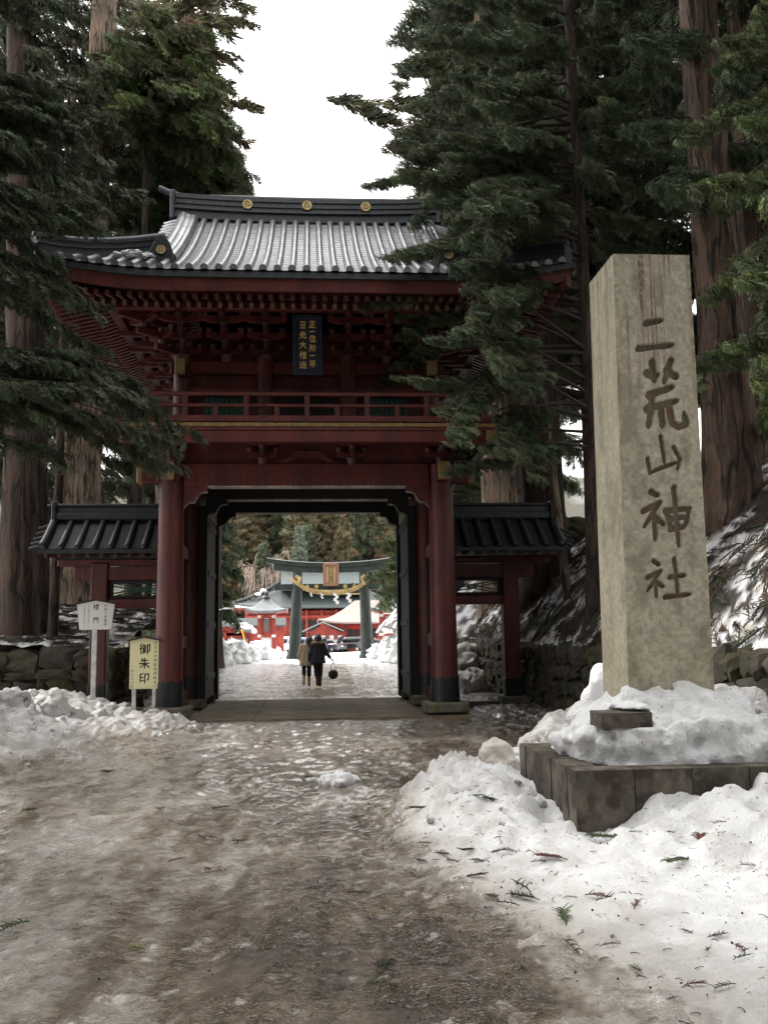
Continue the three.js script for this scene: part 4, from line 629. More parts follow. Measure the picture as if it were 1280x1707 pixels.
// ---------- inscribed stone pillar on its plinth ----------
{
  const x0 = 2.61, x1 = 3.345, t0 = 2.655, t1 = 3.35, yb = 0.62, yt = 4.84, zf = -7.75, zb = -8.45, W = 512, H = 2048;
  const chars = [['二', 2.8, 3.2, 4.29, 3.92], ['荒', 2.83, 3.25, 3.87, 3.26], ['山', 2.82, 3.19, 3.21, 2.86], ['神', 2.785, 3.245, 2.76, 2.24], ['社', 2.78, 3.19, 2.17, 1.79]];
  const [mc, mx] = canvas(W, H, '#000');
  const toX = (x) => ((x - 2.6) / 0.76) * W, toY = (y) => ((yt - y) / (yt - yb)) * H;
  for (const [ch, a, b, y1, y0] of chars) glyph(mx, ch, toX(a), toY(y1), toX(b) - toX(a), toY(y0) - toY(y1), ch === '二' ? 10.5 : ch === '荒' ? 7.8 : ch === '神' ? 6.8 : 7.3, '#fff');
  const md = mx.getImageData(0, 0, W, H).data, mask = new Float32Array(W * H), tmp = new Float32Array(W * H);
  for (let i = 0; i < W * H; i++) mask[i] = md[i * 4] / 255;
  const blur = (src, dst, dx, R) => { for (let j = 0; j < H; j++) for (let i = 0; i < W; i++) { let s = 0; for (let k = -R; k <= R; k++) { const a = clamp(i + (dx ? k : 0), 0, W - 1), b = clamp(j + (dx ? 0 : k), 0, H - 1); s += src[b * W + a]; } dst[j * W + i] = s / (2 * R + 1); } };
  const soft = new Float32Array(W * H); blur(mask, tmp, 1, 4); blur(tmp, soft, 0, 3);
  const M1 = (u, v) => mask[Math.min(H - 1, Math.floor(v * H)) * W + Math.min(W - 1, Math.floor(u * W))], S1 = (u, v) => soft[Math.min(H - 1, Math.floor(v * H)) * W + Math.min(W - 1, Math.floor(u * W))];
  // granite colour with red lichen streaks, dirt runs and stained grooves
  const stone = (u, v, seed, groove) => {
    const f = tfbm(u, v, 3, 16, seed, 5), sp = hash(Math.floor(u * 330), Math.floor(v * 1900), seed), g = tfbm(u, v, 22, 130, seed + 2, 3), dr = tfbm(u, v, 26, 3, seed + 5, 4);
    let k = 0.7 + 0.16 * (f - 0.5) + 0.22 * (g - 0.5) + (sp > 0.86 ? -0.15 : sp < 0.16 ? 0.07 : 0), c = [k * 1.0, k * 0.955, k * 0.84];
    const lich = sstep(0.46, 0.66, dr + 0.3 * (f - 0.5) + 0.22 * (0.32 - v) - 0.06) * (0.3 + 0.7 * sstep(0.35, 0.6, g)) * sstep(0.42, 0.1, v), edge = sstep(0.9, 1.0, u) * sstep(0.48, 0.12, v) * sstep(0.4, 0.6, g);
    c = mixc(c, [0.36, 0.24, 0.2], 0.7 * Math.max(lich, edge));
    c = mixc(c, [0.36, 0.34, 0.27], 0.3 * sstep(0.5, 0.75, tfbm(u, v, 5, 14, seed + 9, 4)));
    c = mixc(c, [0.55, 0.48, 0.3], 0.35 * sstep(0.55, 0.75, tfbm(u, v, 7, 5, seed + 13, 4)) * sstep(0.7, 1, v));
    if (groove) { const s = M1(u, v), h = clamp(S1(u, v) * 1.4 - 0.1); const st = mixc([0.36, 0.325, 0.26], [0.4, 0.28, 0.18], sstep(0.45, 0.7, tfbm(u, v, 14, 60, 7, 3))); c = mixc(c, [0.4, 0.27, 0.22], 0.5 * clamp(h - s) * sstep(0.4, 0.65, tfbm(u, v, 12, 50, 19, 3))); c = mixc(c, st, 0.7 * s); }
    return c;
  };
  const front = mat({ map: tex(W, H, (u, v) => stone(u, 1 - v, 201, true)), bumpMap: bumpStone, bumpScale: 0.004, roughness: 0.92 });
  const sideM = mat({ map: tex(W / 2, H, (u, v) => { const c = stone(u * 0.9, 1 - v, 301, false), w = tfbm(u, v, 14, 2, 311, 3); return mixc(c, [0.66, 0.625, 0.53], 0.3 * sstep(0.35, 0.6, w)); }), bumpMap: bumpStone, bumpScale: 0.004, roughness: 0.92 });
  const t = thing('stone_pillar', 'tall square granite pillar carved with five large characters, standing in snow', 'pillar', [0, 0, 0]);
  const nx = 122, ny = 660, P = new Float32Array((nx + 1) * (ny + 1) * 3), U = new Float32Array((nx + 1) * (ny + 1) * 2), I = [];
  for (let j = 0; j <= ny; j++) for (let i = 0; i <= nx; i++) {
    const f = j / ny, y = mix(yb, yt, f), x = mix(mix(x0, t0, f), mix(x1, t1, f), i / nx), u = clamp((x - 2.6) / 0.76, 0, 0.999), v = clamp((yt - y) / (yt - yb), 0, 0.999), o = j * (nx + 1) + i;
    const edge = Math.min(i, nx - i) / 2, worn = edge < 1 ? 0.012 * (1 - edge) * (1 + 0.6 * n2(y * 4, i)) : 0;
    P.set([x, y, zf - 0.036 * sstep(0.1, 0.8, S1(u, v)) - worn - 0.003 * fbm(x * 9, y * 9)], o * 3); U.set([u, 1 - v], o * 2);
    if (i < nx && j < ny) I.push(o, o + 1, o + nx + 1, o + 1, o + nx + 2, o + nx + 1);
  }
  const g = new THREE.BufferGeometry(); g.setAttribute('position', new THREE.BufferAttribute(P, 3)); g.setAttribute('uv', new THREE.BufferAttribute(U, 2)); g.setIndex(I); g.computeVertexNormals();
  rawMesh('inscribed_face', g, front, t);
  // sides, back and slightly domed top
  const quad = (a, b, c, d) => { const q = new THREE.BufferGeometry(); q.setAttribute('position', new THREE.Float32BufferAttribute([...a, ...b, ...c, ...a, ...c, ...d], 3)); q.setAttribute('uv', new THREE.Float32BufferAttribute([0, 0, 1, 0, 1, 1, 0, 0, 1, 1, 0, 1], 2)); q.computeVertexNormals(); return q; };
  const e = zf - 0.012;
  part('shaft', [quad([x0, yb, zb], [x0, yb, e], [t0, yt, e], [t0 - 0.005, yt, zb]), quad([x1, yb, e], [x1, yb, zb], [t1, yt, zb], [t1, yt, e]), quad([x1, yb, zb], [x0, yb, zb], [t0 - 0.005, yt, zb], [t1, yt, zb])], sideM, t);
  part('top', uvm(new ConvexGeometry([V(t0 - 0.005, yt, zb), V(t1, yt, zb), V(t0, yt, e), V(t1, yt, e), V(t0, yt - 0.02, zb), V(t1, yt - 0.02, e), V(t0 + 0.02, yt + 0.012, zb + 0.02), V(t1 - 0.02, yt + 0.012, e - 0.02), V(t0 + 0.02, yt + 0.012, e - 0.02), V(t1 - 0.02, yt + 0.012, zb + 0.02)])), M.granite, t);
}
const stoneSlab = (w, h, d, seed) => { // rough-dressed slab: fine box with worn edges
  const g = new THREE.BoxGeometry(w, h, d, Math.ceil(w / 0.07), Math.ceil(h / 0.07), Math.ceil(d / 0.07)).deleteAttribute('uv').deleteAttribute('normal'), m = mergeVertices(g), p = m.attributes.position, v = V();
  for (let i = 0; i < p.count; i++) { v.fromBufferAttribute(p, i); const ex = w / 2 - Math.abs(v.x), ey = h / 2 - Math.abs(v.y), ez = d / 2 - Math.abs(v.z), near = [ex, ey, ez].filter((q) => q < 1e-4).length, k = near > 1 ? 0.0025 * (1 + n3(v.x * 6 + seed, v.y * 6, v.z * 6)) : 0.008 * n3(v.x * 7 + seed, v.y * 7, v.z * 7); p.setXYZ(i, v.x - Math.sign(v.x) * k * (ex < 0.01 ? 1 : 0.2), v.y - Math.sign(v.y) * k * (ey < 0.01 ? 0.6 : 0.1), v.z - Math.sign(v.z) * k * (ez < 0.01 ? 1 : 0.2)); }
  return uvm(toCreasedNormals(m, 0.3), seed * 0.37, seed * 0.71);
};
{
  const t = thing('stone_plinth', 'low square plinth of dark weathered stone slabs under the inscribed pillar', 'plinth', [2.97, 0, -8.06]);
  part('core', bx(1.6, 0.42, 1.42, 0, 0.2, 0), M.soil, t);
  const xs = [-1.02, -0.565, -0.125, 0.325, 0.72, 1.02];
  for (let i = 0; i < 5; i++) { const w = xs[i + 1] - xs[i] - 0.0015; for (const s of [1, -1]) inst('slab', stoneSlab(w, 0.62, 0.24, i + 3 + s), M.plinth, t, [(xs[i] + xs[i + 1]) / 2, 0.2, s * 0.84 + (i % 2) * 0.006]); }
  const zs = [0.71, 0.56, 0.21, -0.35, -0.71];
  for (let i = 0; i < 4; i++) { const d = zs[i] - zs[i + 1] - 0.0015; for (const s of [-1, 1]) inst('slab', stoneSlab(0.24, 0.62, d, i + 11 + s), M.plinth, t, [s * 0.9 + (i % 2) * 0.006, 0.2, (zs[i] + zs[i + 1]) / 2]); }
}
{ const m = part('offering_stone', stoneSlab(0.41, 0.12, 0.36, 31), M.plinth); m.position.set(2.48, 0.84, -7.6); m.rotation.y = -0.03; tag(m, 'small flat stone block showing through the snow at the pillar foot', 'stone'); }

// ---------- heaped snow ----------
M.snowHeap = mat({ rgb: [0.8, 0.805, 0.81], map: texSnow, bumpMap: bumpSnow, bumpScale: 0.02, roughness: 0.7 });
M.snowOld = mat({ rgb: [0.56, 0.55, 0.535], map: texSnow, bumpMap: bumpSnow, bumpScale: 0.02, roughness: 0.75 });
M.snowDirty = mat({ rgb: [0.6, 0.585, 0.57], map: texGround, bumpMap: bumpGround, bumpScale: 0.03, roughness: 0.85 });
function snowHeap(label, group, balls, cell, amp, freq, mtl = M.snowHeap, name = 'snow_heap', floor = -0.1) {
  const lo = [1e9, 1e9, 1e9], hi = [-1e9, -1e9, -1e9];
  for (const [x, y, z, r, sy = 1] of balls) { const R = r + amp * 1.5 + cell * 2; [x - R, y - R * sy, z - R].forEach((q, i) => (lo[i] = Math.min(lo[i], q))); [x + R, y + R * sy, z + R].forEach((q, i) => (hi[i] = Math.max(hi[i], q))); }
  lo[1] = Math.max(lo[1], floor);
  const f = (x, y, z) => { let d = 1e9; for (const [a, b, c, r, sy = 1] of balls) { const q = Math.hypot(x - a, (y - b) / sy, z - c) - r; d = smin(d, q * Math.min(1, sy), 0.05 + cell * 2); } if (d < amp * 2.5) d += amp * (0.9 * n3(x * freq, y * freq, z * freq) + 0.34 * n3(x * freq * 2.3, y * freq * 2.3 + 5, z * freq * 2.3) + 0.12 * n3(x * freq * 5.1, y * freq * 5.1, z * freq * 5.1)); return y < lo[1] + cell * 1.5 ? Math.max(d, cell * 0.5) : d; };
  const g = sdfMesh(f, lo, hi, cell); const n = g.attributes.normal, q = uvm(g); return tag(rawMesh(name, q, mtl), label, 'snow', group);
}
{ // cap on the plinth
  const f0 = (x, y, z) => { const dx = Math.abs(x - 3.06), dz = Math.abs(z + 8.07), h = (y - 0.42) / 0.66, r = Math.pow((dx / 0.95) ** 2.6 + (dz / 0.8) ** 2.6, 1 / 2.6); let d = (Math.pow(Math.max(0, r) ** 2.4 + Math.max(0, h) ** 2.1, 1 / 2.2) - 1) * 0.62; d += 0.075 * n3(x * 2.2 + 4, y * 2.6, z * 2.2) + 0.035 * n3(x * 5, y * 5, z * 5 + 3) + 0.014 * n3(x * 12, y * 12, z * 12); d = Math.max(d, -(Math.max(Math.abs(x - 2.48) - 0.2, Math.abs(y - 0.85) - 0.055, -(z + 7.74)) - 0.01)); return Math.max(d, 0.47 - y); };
  const g = sdfMesh(f0, [1.95, 0.44, -9.05], [4.2, 1.3, -7.05], 0.022);
  tag(rawMesh('snow_mound', uvm(g), M.snowHeap), 'thick rounded mound of white snow on the pillar plinth', 'snow');
}
snowHeap('jagged snow block standing against the rubble wall behind the pillar', null, [[3.5, 0.95, -11.1, 0.22], [3.75, 0.8, -11.2, 0.3], [3.4, 0.62, -11.2, 0.22], [3.95, 0.62, -11.4, 0.35]], 0.035, 0.06, 2.6);
snowHeap('greyish snow ridge along the foot of the right rubble wall', null, [[3.6, 0.3, -11.4, 0.55, 0.8], [4.2, 0.35, -12, 0.7, 0.8], [3.2, 0.12, -12.3, 0.45, 0.7], [3.5, 0.12, -13.2, 0.5, 0.6], [4.3, 0.2, -13.6, 0.6, 0.7], [4.5, 0.15, -15, 0.5, 0.6], [4.4, 0.4, -9.8, 0.6, 0.9]], 0.05, 0.09, 2.2, M.snowDirty);
snowHeap('small clump of icy snow lying alone on the path', null, [[0.2, 0.05, -10.1, 0.09], [0.33, 0.06, -10.0, 0.1], [0.42, 0.03, -10.15, 0.07], [0.12, 0.02, -10.2, 0.06]], 0.016, 0.022, 9, M.snowHeap, 'snow_clump');
snowHeap('round dirty snowball beside the left corner of the plinth', null, [[1.86, 0.3, -9.75, 0.17], [1.93, 0.22, -9.7, 0.15]], 0.022, 0.03, 5, mat({ rgb: [0.72, 0.67, 0.6], map: texFine, bumpMap: bumpGround, bumpScale: 0.02, roughness: 0.85 }), 'snow_clump');
snowHeap('pair of rounded snow lumps at the path edge before the plinth', null, [[1.22, 0.14, -9.35, 0.13], [1.4, 0.13, -9.5, 0.14], [1.33, 0.2, -9.5, 0.09]], 0.022, 0.035, 5.5, M.snowHeap, 'snow_clump');
snowHeap('tall heap of broken snow blocks at the left edge of the path', null, [[-4.85, 0.5, -15.9, 0.3], [-5.3, 0.45, -15.7, 0.4], [-4.25, 0.42, -16.3, 0.26], [-4.55, 0.2, -15.6, 0.32], [-3.95, 0.25, -16.4, 0.24], [-5.0, 0.2, -15.1, 0.35], [-3.6, 0.14, -16.9, 0.24], [-4.3, 0.12, -15.1, 0.25]], 0.035, 0.09, 3.2, M.snowOld);
snowHeap('lumpy snow ridge in front of the two notice boards', null, [[-3.4, 0.1, -17.9, 0.3, 0.7], [-4.0, 0.12, -18.6, 0.35, 0.8], [-2.9, 0.08, -18.2, 0.24, 0.7], [-4.6, 0.15, -19.0, 0.4, 0.8], [-2.45, 0.03, -18.0, 0.2, 0.6], [-5.2, 0.15, -18.2, 0.45, 0.9], [-4.1, 0.08, -17.5, 0.28, 0.7]], 0.04, 0.07, 3.6, M.snowOld);
snowHeap('dirty snow pile of round chunks behind the right wing fence', null, [[4.0, 0.45, -27.5, 0.5], [4.5, 0.75, -28, 0.6], [3.7, 0.15, -26.3, 0.4], [4.3, 0.2, -26, 0.45], [4.6, 0.6, -29.5, 0.6]], 0.06, 0.16, 2.2, M.snowDirty);
// ---------- paved way and courtyard beyond the gate ----------
{
  const t = struct('paved_path', bx(1.3, 0.02, 40, 1.1, -0.04, -45), M.soil); t.rotation.y = 0;
  const r = mulberry(3), kinds = [M.paving, mat({ rgb: [0.28, 0.24, 0.19], map: texStone, bumpMap: bumpStone, bumpScale: 0.006, roughness: 0.6 }), mat({ rgb: [0.37, 0.32, 0.25], map: texStone, bumpMap: bumpStone, bumpScale: 0.006, roughness: 0.8 })];
  for (let i = 0; i < 30; i++) for (let k = 0; k < 2; k++) inst('paving_slab', slabGeo(0.68, 0.06, 1.26), kinds[Math.floor(r() * 3)], t, [0.3 + k * 0.7 + (i * 1.3 - 1) * 0.022, -0.02 + rr(-0.008, 0.008, r) - 0.01 * (i > 12), -25.4 - i * 1.3]);
}
// torii
M.goldDull = mat({ rgb: [0.34, 0.23, 0.1], roughness: 0.6, metalness: 0.2 });
const bronze = mat({ rgb: [0.035, 0.05, 0.046], map: texPaint, bumpMap: bumpFine, bumpScale: 0.01, roughness: 0.5, metalness: 0.35 });
{
  const t = thing('torii', 'weathered green bronze torii with plaque, standing before the red hall', 'torii', [1.55, 0, -76]), C = 2.9;
  for (const s of [-1, 1]) {
    const c = part('column', tube([V(s * C, 0.1, 0), V(s * (C - 0.12), 3.5, 0), V(s * (C - 0.25), 6.95, 0)], [0.5, 0.44, 0.38], 28, 8), bronze, t);
    part('column_base', [cyl(0.72, 0.66, 0.35, s * C, 0.18, 0, 28), cyl(0.6, 0.56, 0.3, s * C, 0.5, 0, 28)], bronze, c);
    part('gold_crest', [uvm(new THREE.CylinderGeometry(0.17, 0.17, 0.06, 20).rotateX(Math.PI / 2).translate(s * (C - 0.23), 6.55, 0.4))], M.gold, c);
  }
  const bar = (hx, y0, y1, dz, up, k = 1) => { const xs = range(-hx, hx, 0.4), P = [], I = []; for (const x of xs) { const u = up * (Math.abs(x) / hx) ** 2.2; for (const [y, z] of [[y0, dz * k], [y1, dz], [y1, -dz], [y0, -dz * k]]) P.push(x, y + u, z); } for (let i = 0; i < xs.length - 1; i++) for (let q = 0; q < 4; q++) { const a = i * 4 + q, b = i * 4 + ((q + 1) % 4); I.push(a, a + 4, b, b, a + 4, b + 4); } const e = (xs.length - 1) * 4; I.push(0, 1, 2, 0, 2, 3, e, e + 2, e + 1, e, e + 3, e + 2); const g = new THREE.BufferGeometry(); g.setAttribute('position', new THREE.Float32BufferAttribute(P, 3)); g.setIndex(I); return uvm(toCreasedNormals(g, 0.4)); };
  part('lower_lintel', bar(4.55, 6.85, 7.3, 0.3, 0.28), bronze, t); const k = part('top_lintel', bar(5.15, 7.3, 7.66, 0.42, 0.42, 0.85), bronze, t); part('snow_strip', bar(5.1, 7.665, 7.71, 0.3, 0.42), M.snow, k);
  part('tie_beam', cbox(9.1, 0.5, 0.34, 0, 5.75, 0, 0.02), bronze, t);
  for (const x of [-1.15, 1.15, -1.9, 1.9]) part('gold_crest', uvm(new THREE.CylinderGeometry(0.17, 0.17, 0.06, 20).rotateX(Math.PI / 2).translate(x, 5.77, 0.2)), M.gold, t);
  const pl = part('plaque', cbox(0.95, 1.5, 0.12, 0, 6.7, 0.5, 0.02), mat({ rgb: [0.3, 0.17, 0.09], map: texPaint, roughness: 0.7 }), t);
  part('plaque_frame', [cbox(0.18, 1.8, 0.2, -0.54, 6.7, 0.52, 0.03), cbox(0.18, 1.8, 0.2, 0.54, 6.7, 0.52, 0.03), cbox(0.9, 0.18, 0.2, 0, 7.52, 0.52, 0.03), cbox(0.9, 0.18, 0.2, 0, 5.88, 0.52, 0.03)], mat({ rgb: [0.26, 0.13, 0.08], map: texFine, roughness: 0.7 }), pl);
  [...'二荒山神社'].forEach((ch, i) => { const gs = []; for (const st of GLYPH[ch]) for (let q = 0; q < st.length - 2; q += 2) gs.push(beamFlat(V((st[q] / 100 - 0.5) * 0.3, 7.25 - i * 0.28 - (st[q + 1] / 100 - 0.5) * 0.26, 0.565), V((st[q + 2] / 100 - 0.5) * 0.3, 7.25 - i * 0.28 - (st[q + 3] / 100 - 0.5) * 0.26, 0.565), 0.045, 0.02)); part('gold_character', gs, M.goldDull, pl); });
  for (const x of [-0.3, 0.3]) part('gold_strip', cbox(0.1, 1.3, 0.03, x, 6.7, 0.57, 0.01), M.goldDull, pl);
}
{ // straw rope, three twisted strands, and paper streamers
  const straw = mat({ rgb: [0.55, 0.4, 0.17], map: texPaint, bumpMap: bumpGrain, bumpScale: 0.02, roughness: 0.95 });
  const t = thing('straw_rope', 'thick twisted straw rope tied between the torii columns', 'rope', [1.55, 0, -75.4]);
  const path = new THREE.CatmullRomCurve3([V(-3.15, 6.35, 0.1), V(-2.6, 5.95, 0.25), V(-1.8, 5.5, 0.1), V(-0.6, 5.28, 0), V(0.6, 5.28, 0), V(1.8, 5.5, 0.1), V(2.6, 5.95, 0.25), V(3.15, 6.35, 0.1)]);
  for (let k = 0; k < 3; k++) part('strand', tube(range(0, 1, 0.012).map((s) => { const p = path.getPointAt(s), a = s * 52 + (k * 2 * Math.PI) / 3, r = 0.075 + 0.035 * Math.sin(s * Math.PI); return V(p.x, p.y + Math.cos(a) * r, p.z + Math.sin(a) * r); }), [0.075, 0.1, 0.1, 0.075], 7, 150), straw, t);
  part('knot', [tube([V(-2.45, 6.5, 0.2), V(-2.55, 6.15, 0.35), V(-2.62, 5.85, 0.3)], [0.1, 0.15, 0.11], 8, 8), tube([V(2.45, 6.5, 0.2), V(2.55, 6.15, 0.35), V(2.62, 5.85, 0.3)], [0.1, 0.15, 0.11], 8, 8)], straw, t);
  for (const [x, k] of [[0.35, 1], [1.35, 1], [-0.75, 0.5], [-1.6, 0.45]]) {
    const y = 5.3 + 0.07 * x * x, gs = []; for (let i = 0; i < 4; i++) gs.push(bx(0.26 * k, 0.26 * k, 0.012, (i % 2 ? 0.08 : -0.06) * k + i * 0.02 * k, -0.15 - i * 0.23 * k, 0.02 * i));
    const m = part('paper_streamer', gs, M.white); m.position.set(1.55 + x, y, -75.25); tag(m, k === 1 ? 'large white zigzag paper streamer hanging from the straw rope' : 'small white paper streamer hanging from the straw rope', 'paper', 'paper streamers on the rope');
  }
}
// hipped roofs from a height function
const hipRoof = (hx, hz, eave, rise, up, cell, k = 0.42) => {
  const y = (x, z) => { const sx = hx - Math.abs(x), sz = hz - Math.abs(z), s = Math.min(sx * (hz / Math.min(hx, hz)), sz), q = clamp(s / Math.min(hx, hz)), ed = Math.max(Math.abs(x) / hx, Math.abs(z) / hz), c = Math.min(Math.abs(x) / hx, Math.abs(z) / hz); return eave + rise * (q * (1 - k) + q * q * k) + up * c ** 4 * (1 - q) ** 2 + 0 * ed; };
  const top = sheet(range(-hx, hx, cell), range(-hz, hz, cell), y, null), under = sheet(range(-hx, hx, cell), range(-hz, hz, cell), (x, z) => { const e = Math.max(Math.abs(x) / hx, Math.abs(z) / hz); return Math.min(y(x, z) - 0.18, eave - 0.2 + up * Math.min(Math.abs(x) / hx, Math.abs(z) / hz) ** 4 + 0.12 * (1 - e) * Math.min(hx, hz)); }, null);
  const rim = []; const ring = []; for (const x of range(-hx, hx, cell)) ring.push([x, hz]); for (const z of range(hz, -hz, cell)) ring.push([hx, z]); for (const x of range(hx, -hx, cell)) ring.push([x, -hz]); for (const z of range(-hz, hz, cell)) ring.push([-hx, z]);
  for (let i = 0; i < ring.length - 1; i++) { const [a, b] = ring[i], [c, d] = ring[i + 1], y0 = y(a, b), y1 = y(c, d); rim.push(a, y0, b, a, y0 - 0.22, b, c, y1, d, c, y1, d, a, y0 - 0.22, b, c, y1 - 0.22, d); }
  const rg = new THREE.BufferGeometry(); rg.setAttribute('position', new THREE.Float32BufferAttribute(rim, 3)); rg.computeVertexNormals();
  return { top: uvm(top.toNonIndexed()), under: uvm(under.toNonIndexed()), rim: uvm(rg), y };
};
const seams = tex(256, 64, (u) => { const k = (u * 8) % 1; return k < 0.22 ? 1 : 0.2; }, false, [0.5, 1]);
const patina = mat({ rgb: [0.075, 0.095, 0.095], map: texFine, bumpMap: seams, bumpScale: 0.06, roughness: 0.55, metalness: 0.15 });
{ // main hall
  const t = thing('shrine_hall', 'large red shrine hall with sweeping green copper roof behind the torii', 'building', [1.5, 0, -148]);
  const R = hipRoof(13.9, 9, 6.4, 4.2, 0.9, 0.5); const roof = part('roof', [R.top, R.rim], patina, t); part('eave_underside', R.under, M.redBright, t);
  const g = new THREE.Shape(); g.moveTo(-7.5, 0); g.quadraticCurveTo(-3, 0.6, 0, 3.4); g.quadraticCurveTo(3, 0.6, 7.5, 0); g.closePath();
  part('upper_roof', uvm(new THREE.ExtrudeGeometry(g, { depth: 12.2, bevelEnabled: false }).rotateY(Math.PI / 2).scale(1, 1, 0.92).translate(-6.1, 9.2, 0)), patina, roof);
  part('ridge', [cbox(12.6, 0.7, 0.6, 0, 12.7, 0, 0.05)], M.copperDark, roof);
  for (const [a, b] of [[[-13.6, 6.9, 8.7], [-6.4, 10.4, 1.6]], [[13.6, 6.9, 8.7], [6.4, 10.4, 1.6]]]) part('hip_ridge', tube([V(...a), V((a[0] + b[0]) / 2, (a[1] + b[1]) / 2 - 0.35, (a[2] + b[2]) / 2), V(...b)], [0.24, 0.24], 8, 10), M.copperDark, roof);
  const dg = new THREE.Shape(); dg.moveTo(-2.2, 0); dg.quadraticCurveTo(-0.9, 0.5, 0, 1.9); dg.quadraticCurveTo(0.9, 0.5, 2.2, 0); dg.closePath();
  const dormer = part('dormer_gable', uvm(new THREE.ExtrudeGeometry(dg, { depth: 3, bevelEnabled: false }).translate(4.6, 8.2, 3.0)), M.black, roof); part('gold_ornament', [uvm(new THREE.CylinderGeometry(0.3, 0.3, 0.1, 16).rotateX(Math.PI / 2).translate(4.6, 9.2, 6.05)), bx(2.6, 0.14, 0.1, 4.6, 8.35, 6.05)], M.gold, dormer);
  part('wall', [bx(22, 5.8, 12.4, 0, 3.0, 0.2)], M.redBright, t);
  for (let i = 0; i <= 10; i++) part('column', cyl(0.22, 0.22, 6, -11 + i * 2.2, 3, 6.8, 14), M.redBright, t);
  for (let i = 0; i < 10; i++) if (i % 3 !== 2) part('opening', bx(1.7, 3.1, 0.12, -9.9 + i * 2.2, 2.95, 6.46), M.black, t);
  part('tie_beam', cbox(22.6, 0.4, 0.3, 0, 5.0, 6.85, 0.02), M.redBright, t); part('veranda', [bx(24, 0.3, 2.6, 0, 1.05, 7.6), bx(24, 0.14, 0.12, 0, 1.75, 8.7)], M.redBright, t);
  for (let i = 0; i < 16; i++) part('veranda_post', bx(0.12, 0.7, 0.12, -11.6 + i * 1.55, 1.4, 8.7), M.redBright, t);
  for (let i = 0; i < 5; i++) part('step', bx(5, 0.2, 0.4, 0, 0.1 + i * 0.2, 10.6 - i * 0.4), M.redBright, t);
  for (let i = 0; i < 24; i++) part('rafter', bx(0.12, 0.14, 2.2, -12.6 + i * 1.095, 6.2, 7.8), M.redBright, t);
}
snowHeap('snow left along the left eave of the green hall roof', null, [[-9.0, 8.0, -142.9, 0.5, 0.6], [-8.0, 8.5, -142.9, 0.5, 0.6], [-7.2, 9.0, -143, 0.45, 0.6]], 0.18, 0.15, 0.8, M.snowHeap, 'roof_snow', 5);
{ // office with the pale roof
  const t = thing('shrine_office', 'low red building with pale sweeping roof beside the parked cars', 'building', [7.2, 0, -124]);
  const R = hipRoof(6.4, 5, 3.75, 3.0, 0.5, 0.3), pale = mat({ rgb: [0.34, 0.3, 0.275], map: texGround, bumpMap: bumpGround, bumpScale: 0.05, roughness: 0.9 });
  part('roof', [R.top, R.rim], pale, t); part('eave_underside', R.under, M.redBright, t); part('wall', bx(10.6, 3.6, 7.6, 0.4, 1.8, -0.3), M.redBright, t);
  for (let i = 0; i < 5; i++) { const w = part('window', bx(1.5, 1.7, 0.08, -4 + i * 2.1, 2.1, 3.52), M.black, t); part('window_frame', [bx(0.1, 1.8, 0.12, -4.78 + i * 2.1, 2.1, 3.53), bx(0.1, 1.8, 0.12, -4 + i * 2.1, 2.1, 3.54), bx(1.6, 0.1, 0.12, -4 + i * 2.1, 3.0, 3.535), bx(1.6, 0.1, 0.12, -4 + i * 2.1, 1.22, 3.535)], M.redBright, w); }
  part('banner', bx(2.6, 0.5, 0.05, -1.0, 3.1, 3.62), mat({ rgb: [0.55, 0.03, 0.03], map: texFine, roughness: 0.8 }), t);
}
{ // booth with grey gable
  const t = thing('charm_booth', 'small red booth with grey gabled roof and hanging white papers', 'building', [2.0, 0, -121]);
  part('wall', [bx(4.4, 2.5, 3, 0, 1.25, 0)], M.redBright, t);
  const g = new THREE.Shape(); g.moveTo(-2.6, 0); g.lineTo(0, 1.15); g.lineTo(2.6, 0); g.lineTo(2.6, -0.15); g.lineTo(0, 1.0); g.lineTo(-2.6, -0.15); g.closePath();
  part('roof', uvm(new THREE.ExtrudeGeometry(g, { depth: 4, bevelEnabled: false }).translate(-0.6, 2.7, -2)), mat({ rgb: [0.3, 0.33, 0.33], map: texFine, roughness: 0.6 }), t); part('gable', uvm(new THREE.ExtrudeGeometry(new THREE.Shape([new THREE.Vector2(-2.2, 0), new THREE.Vector2(2.2, 0), new THREE.Vector2(0, 0.95)]), { depth: 3, bevelEnabled: false }).translate(-0.4, 2.5, -1.5)), M.redBright, t);
  for (let i = 0; i < 4; i++) { const w = part('window', bx(0.85, 1.1, 0.05, -1.6 + i * 1.05, 1.55, 1.52), mat({ rgb: [0.16, 0.1, 0.1], roughness: 0.2 }), t); part('white_paper', bx(0.5, 0.7, 0.02, -1.6 + i * 1.05, 1.75, 1.56), M.white, w); }
  part('counter', bx(4.5, 0.12, 0.5, 0, 0.9, 1.7), M.redBright, t);
}
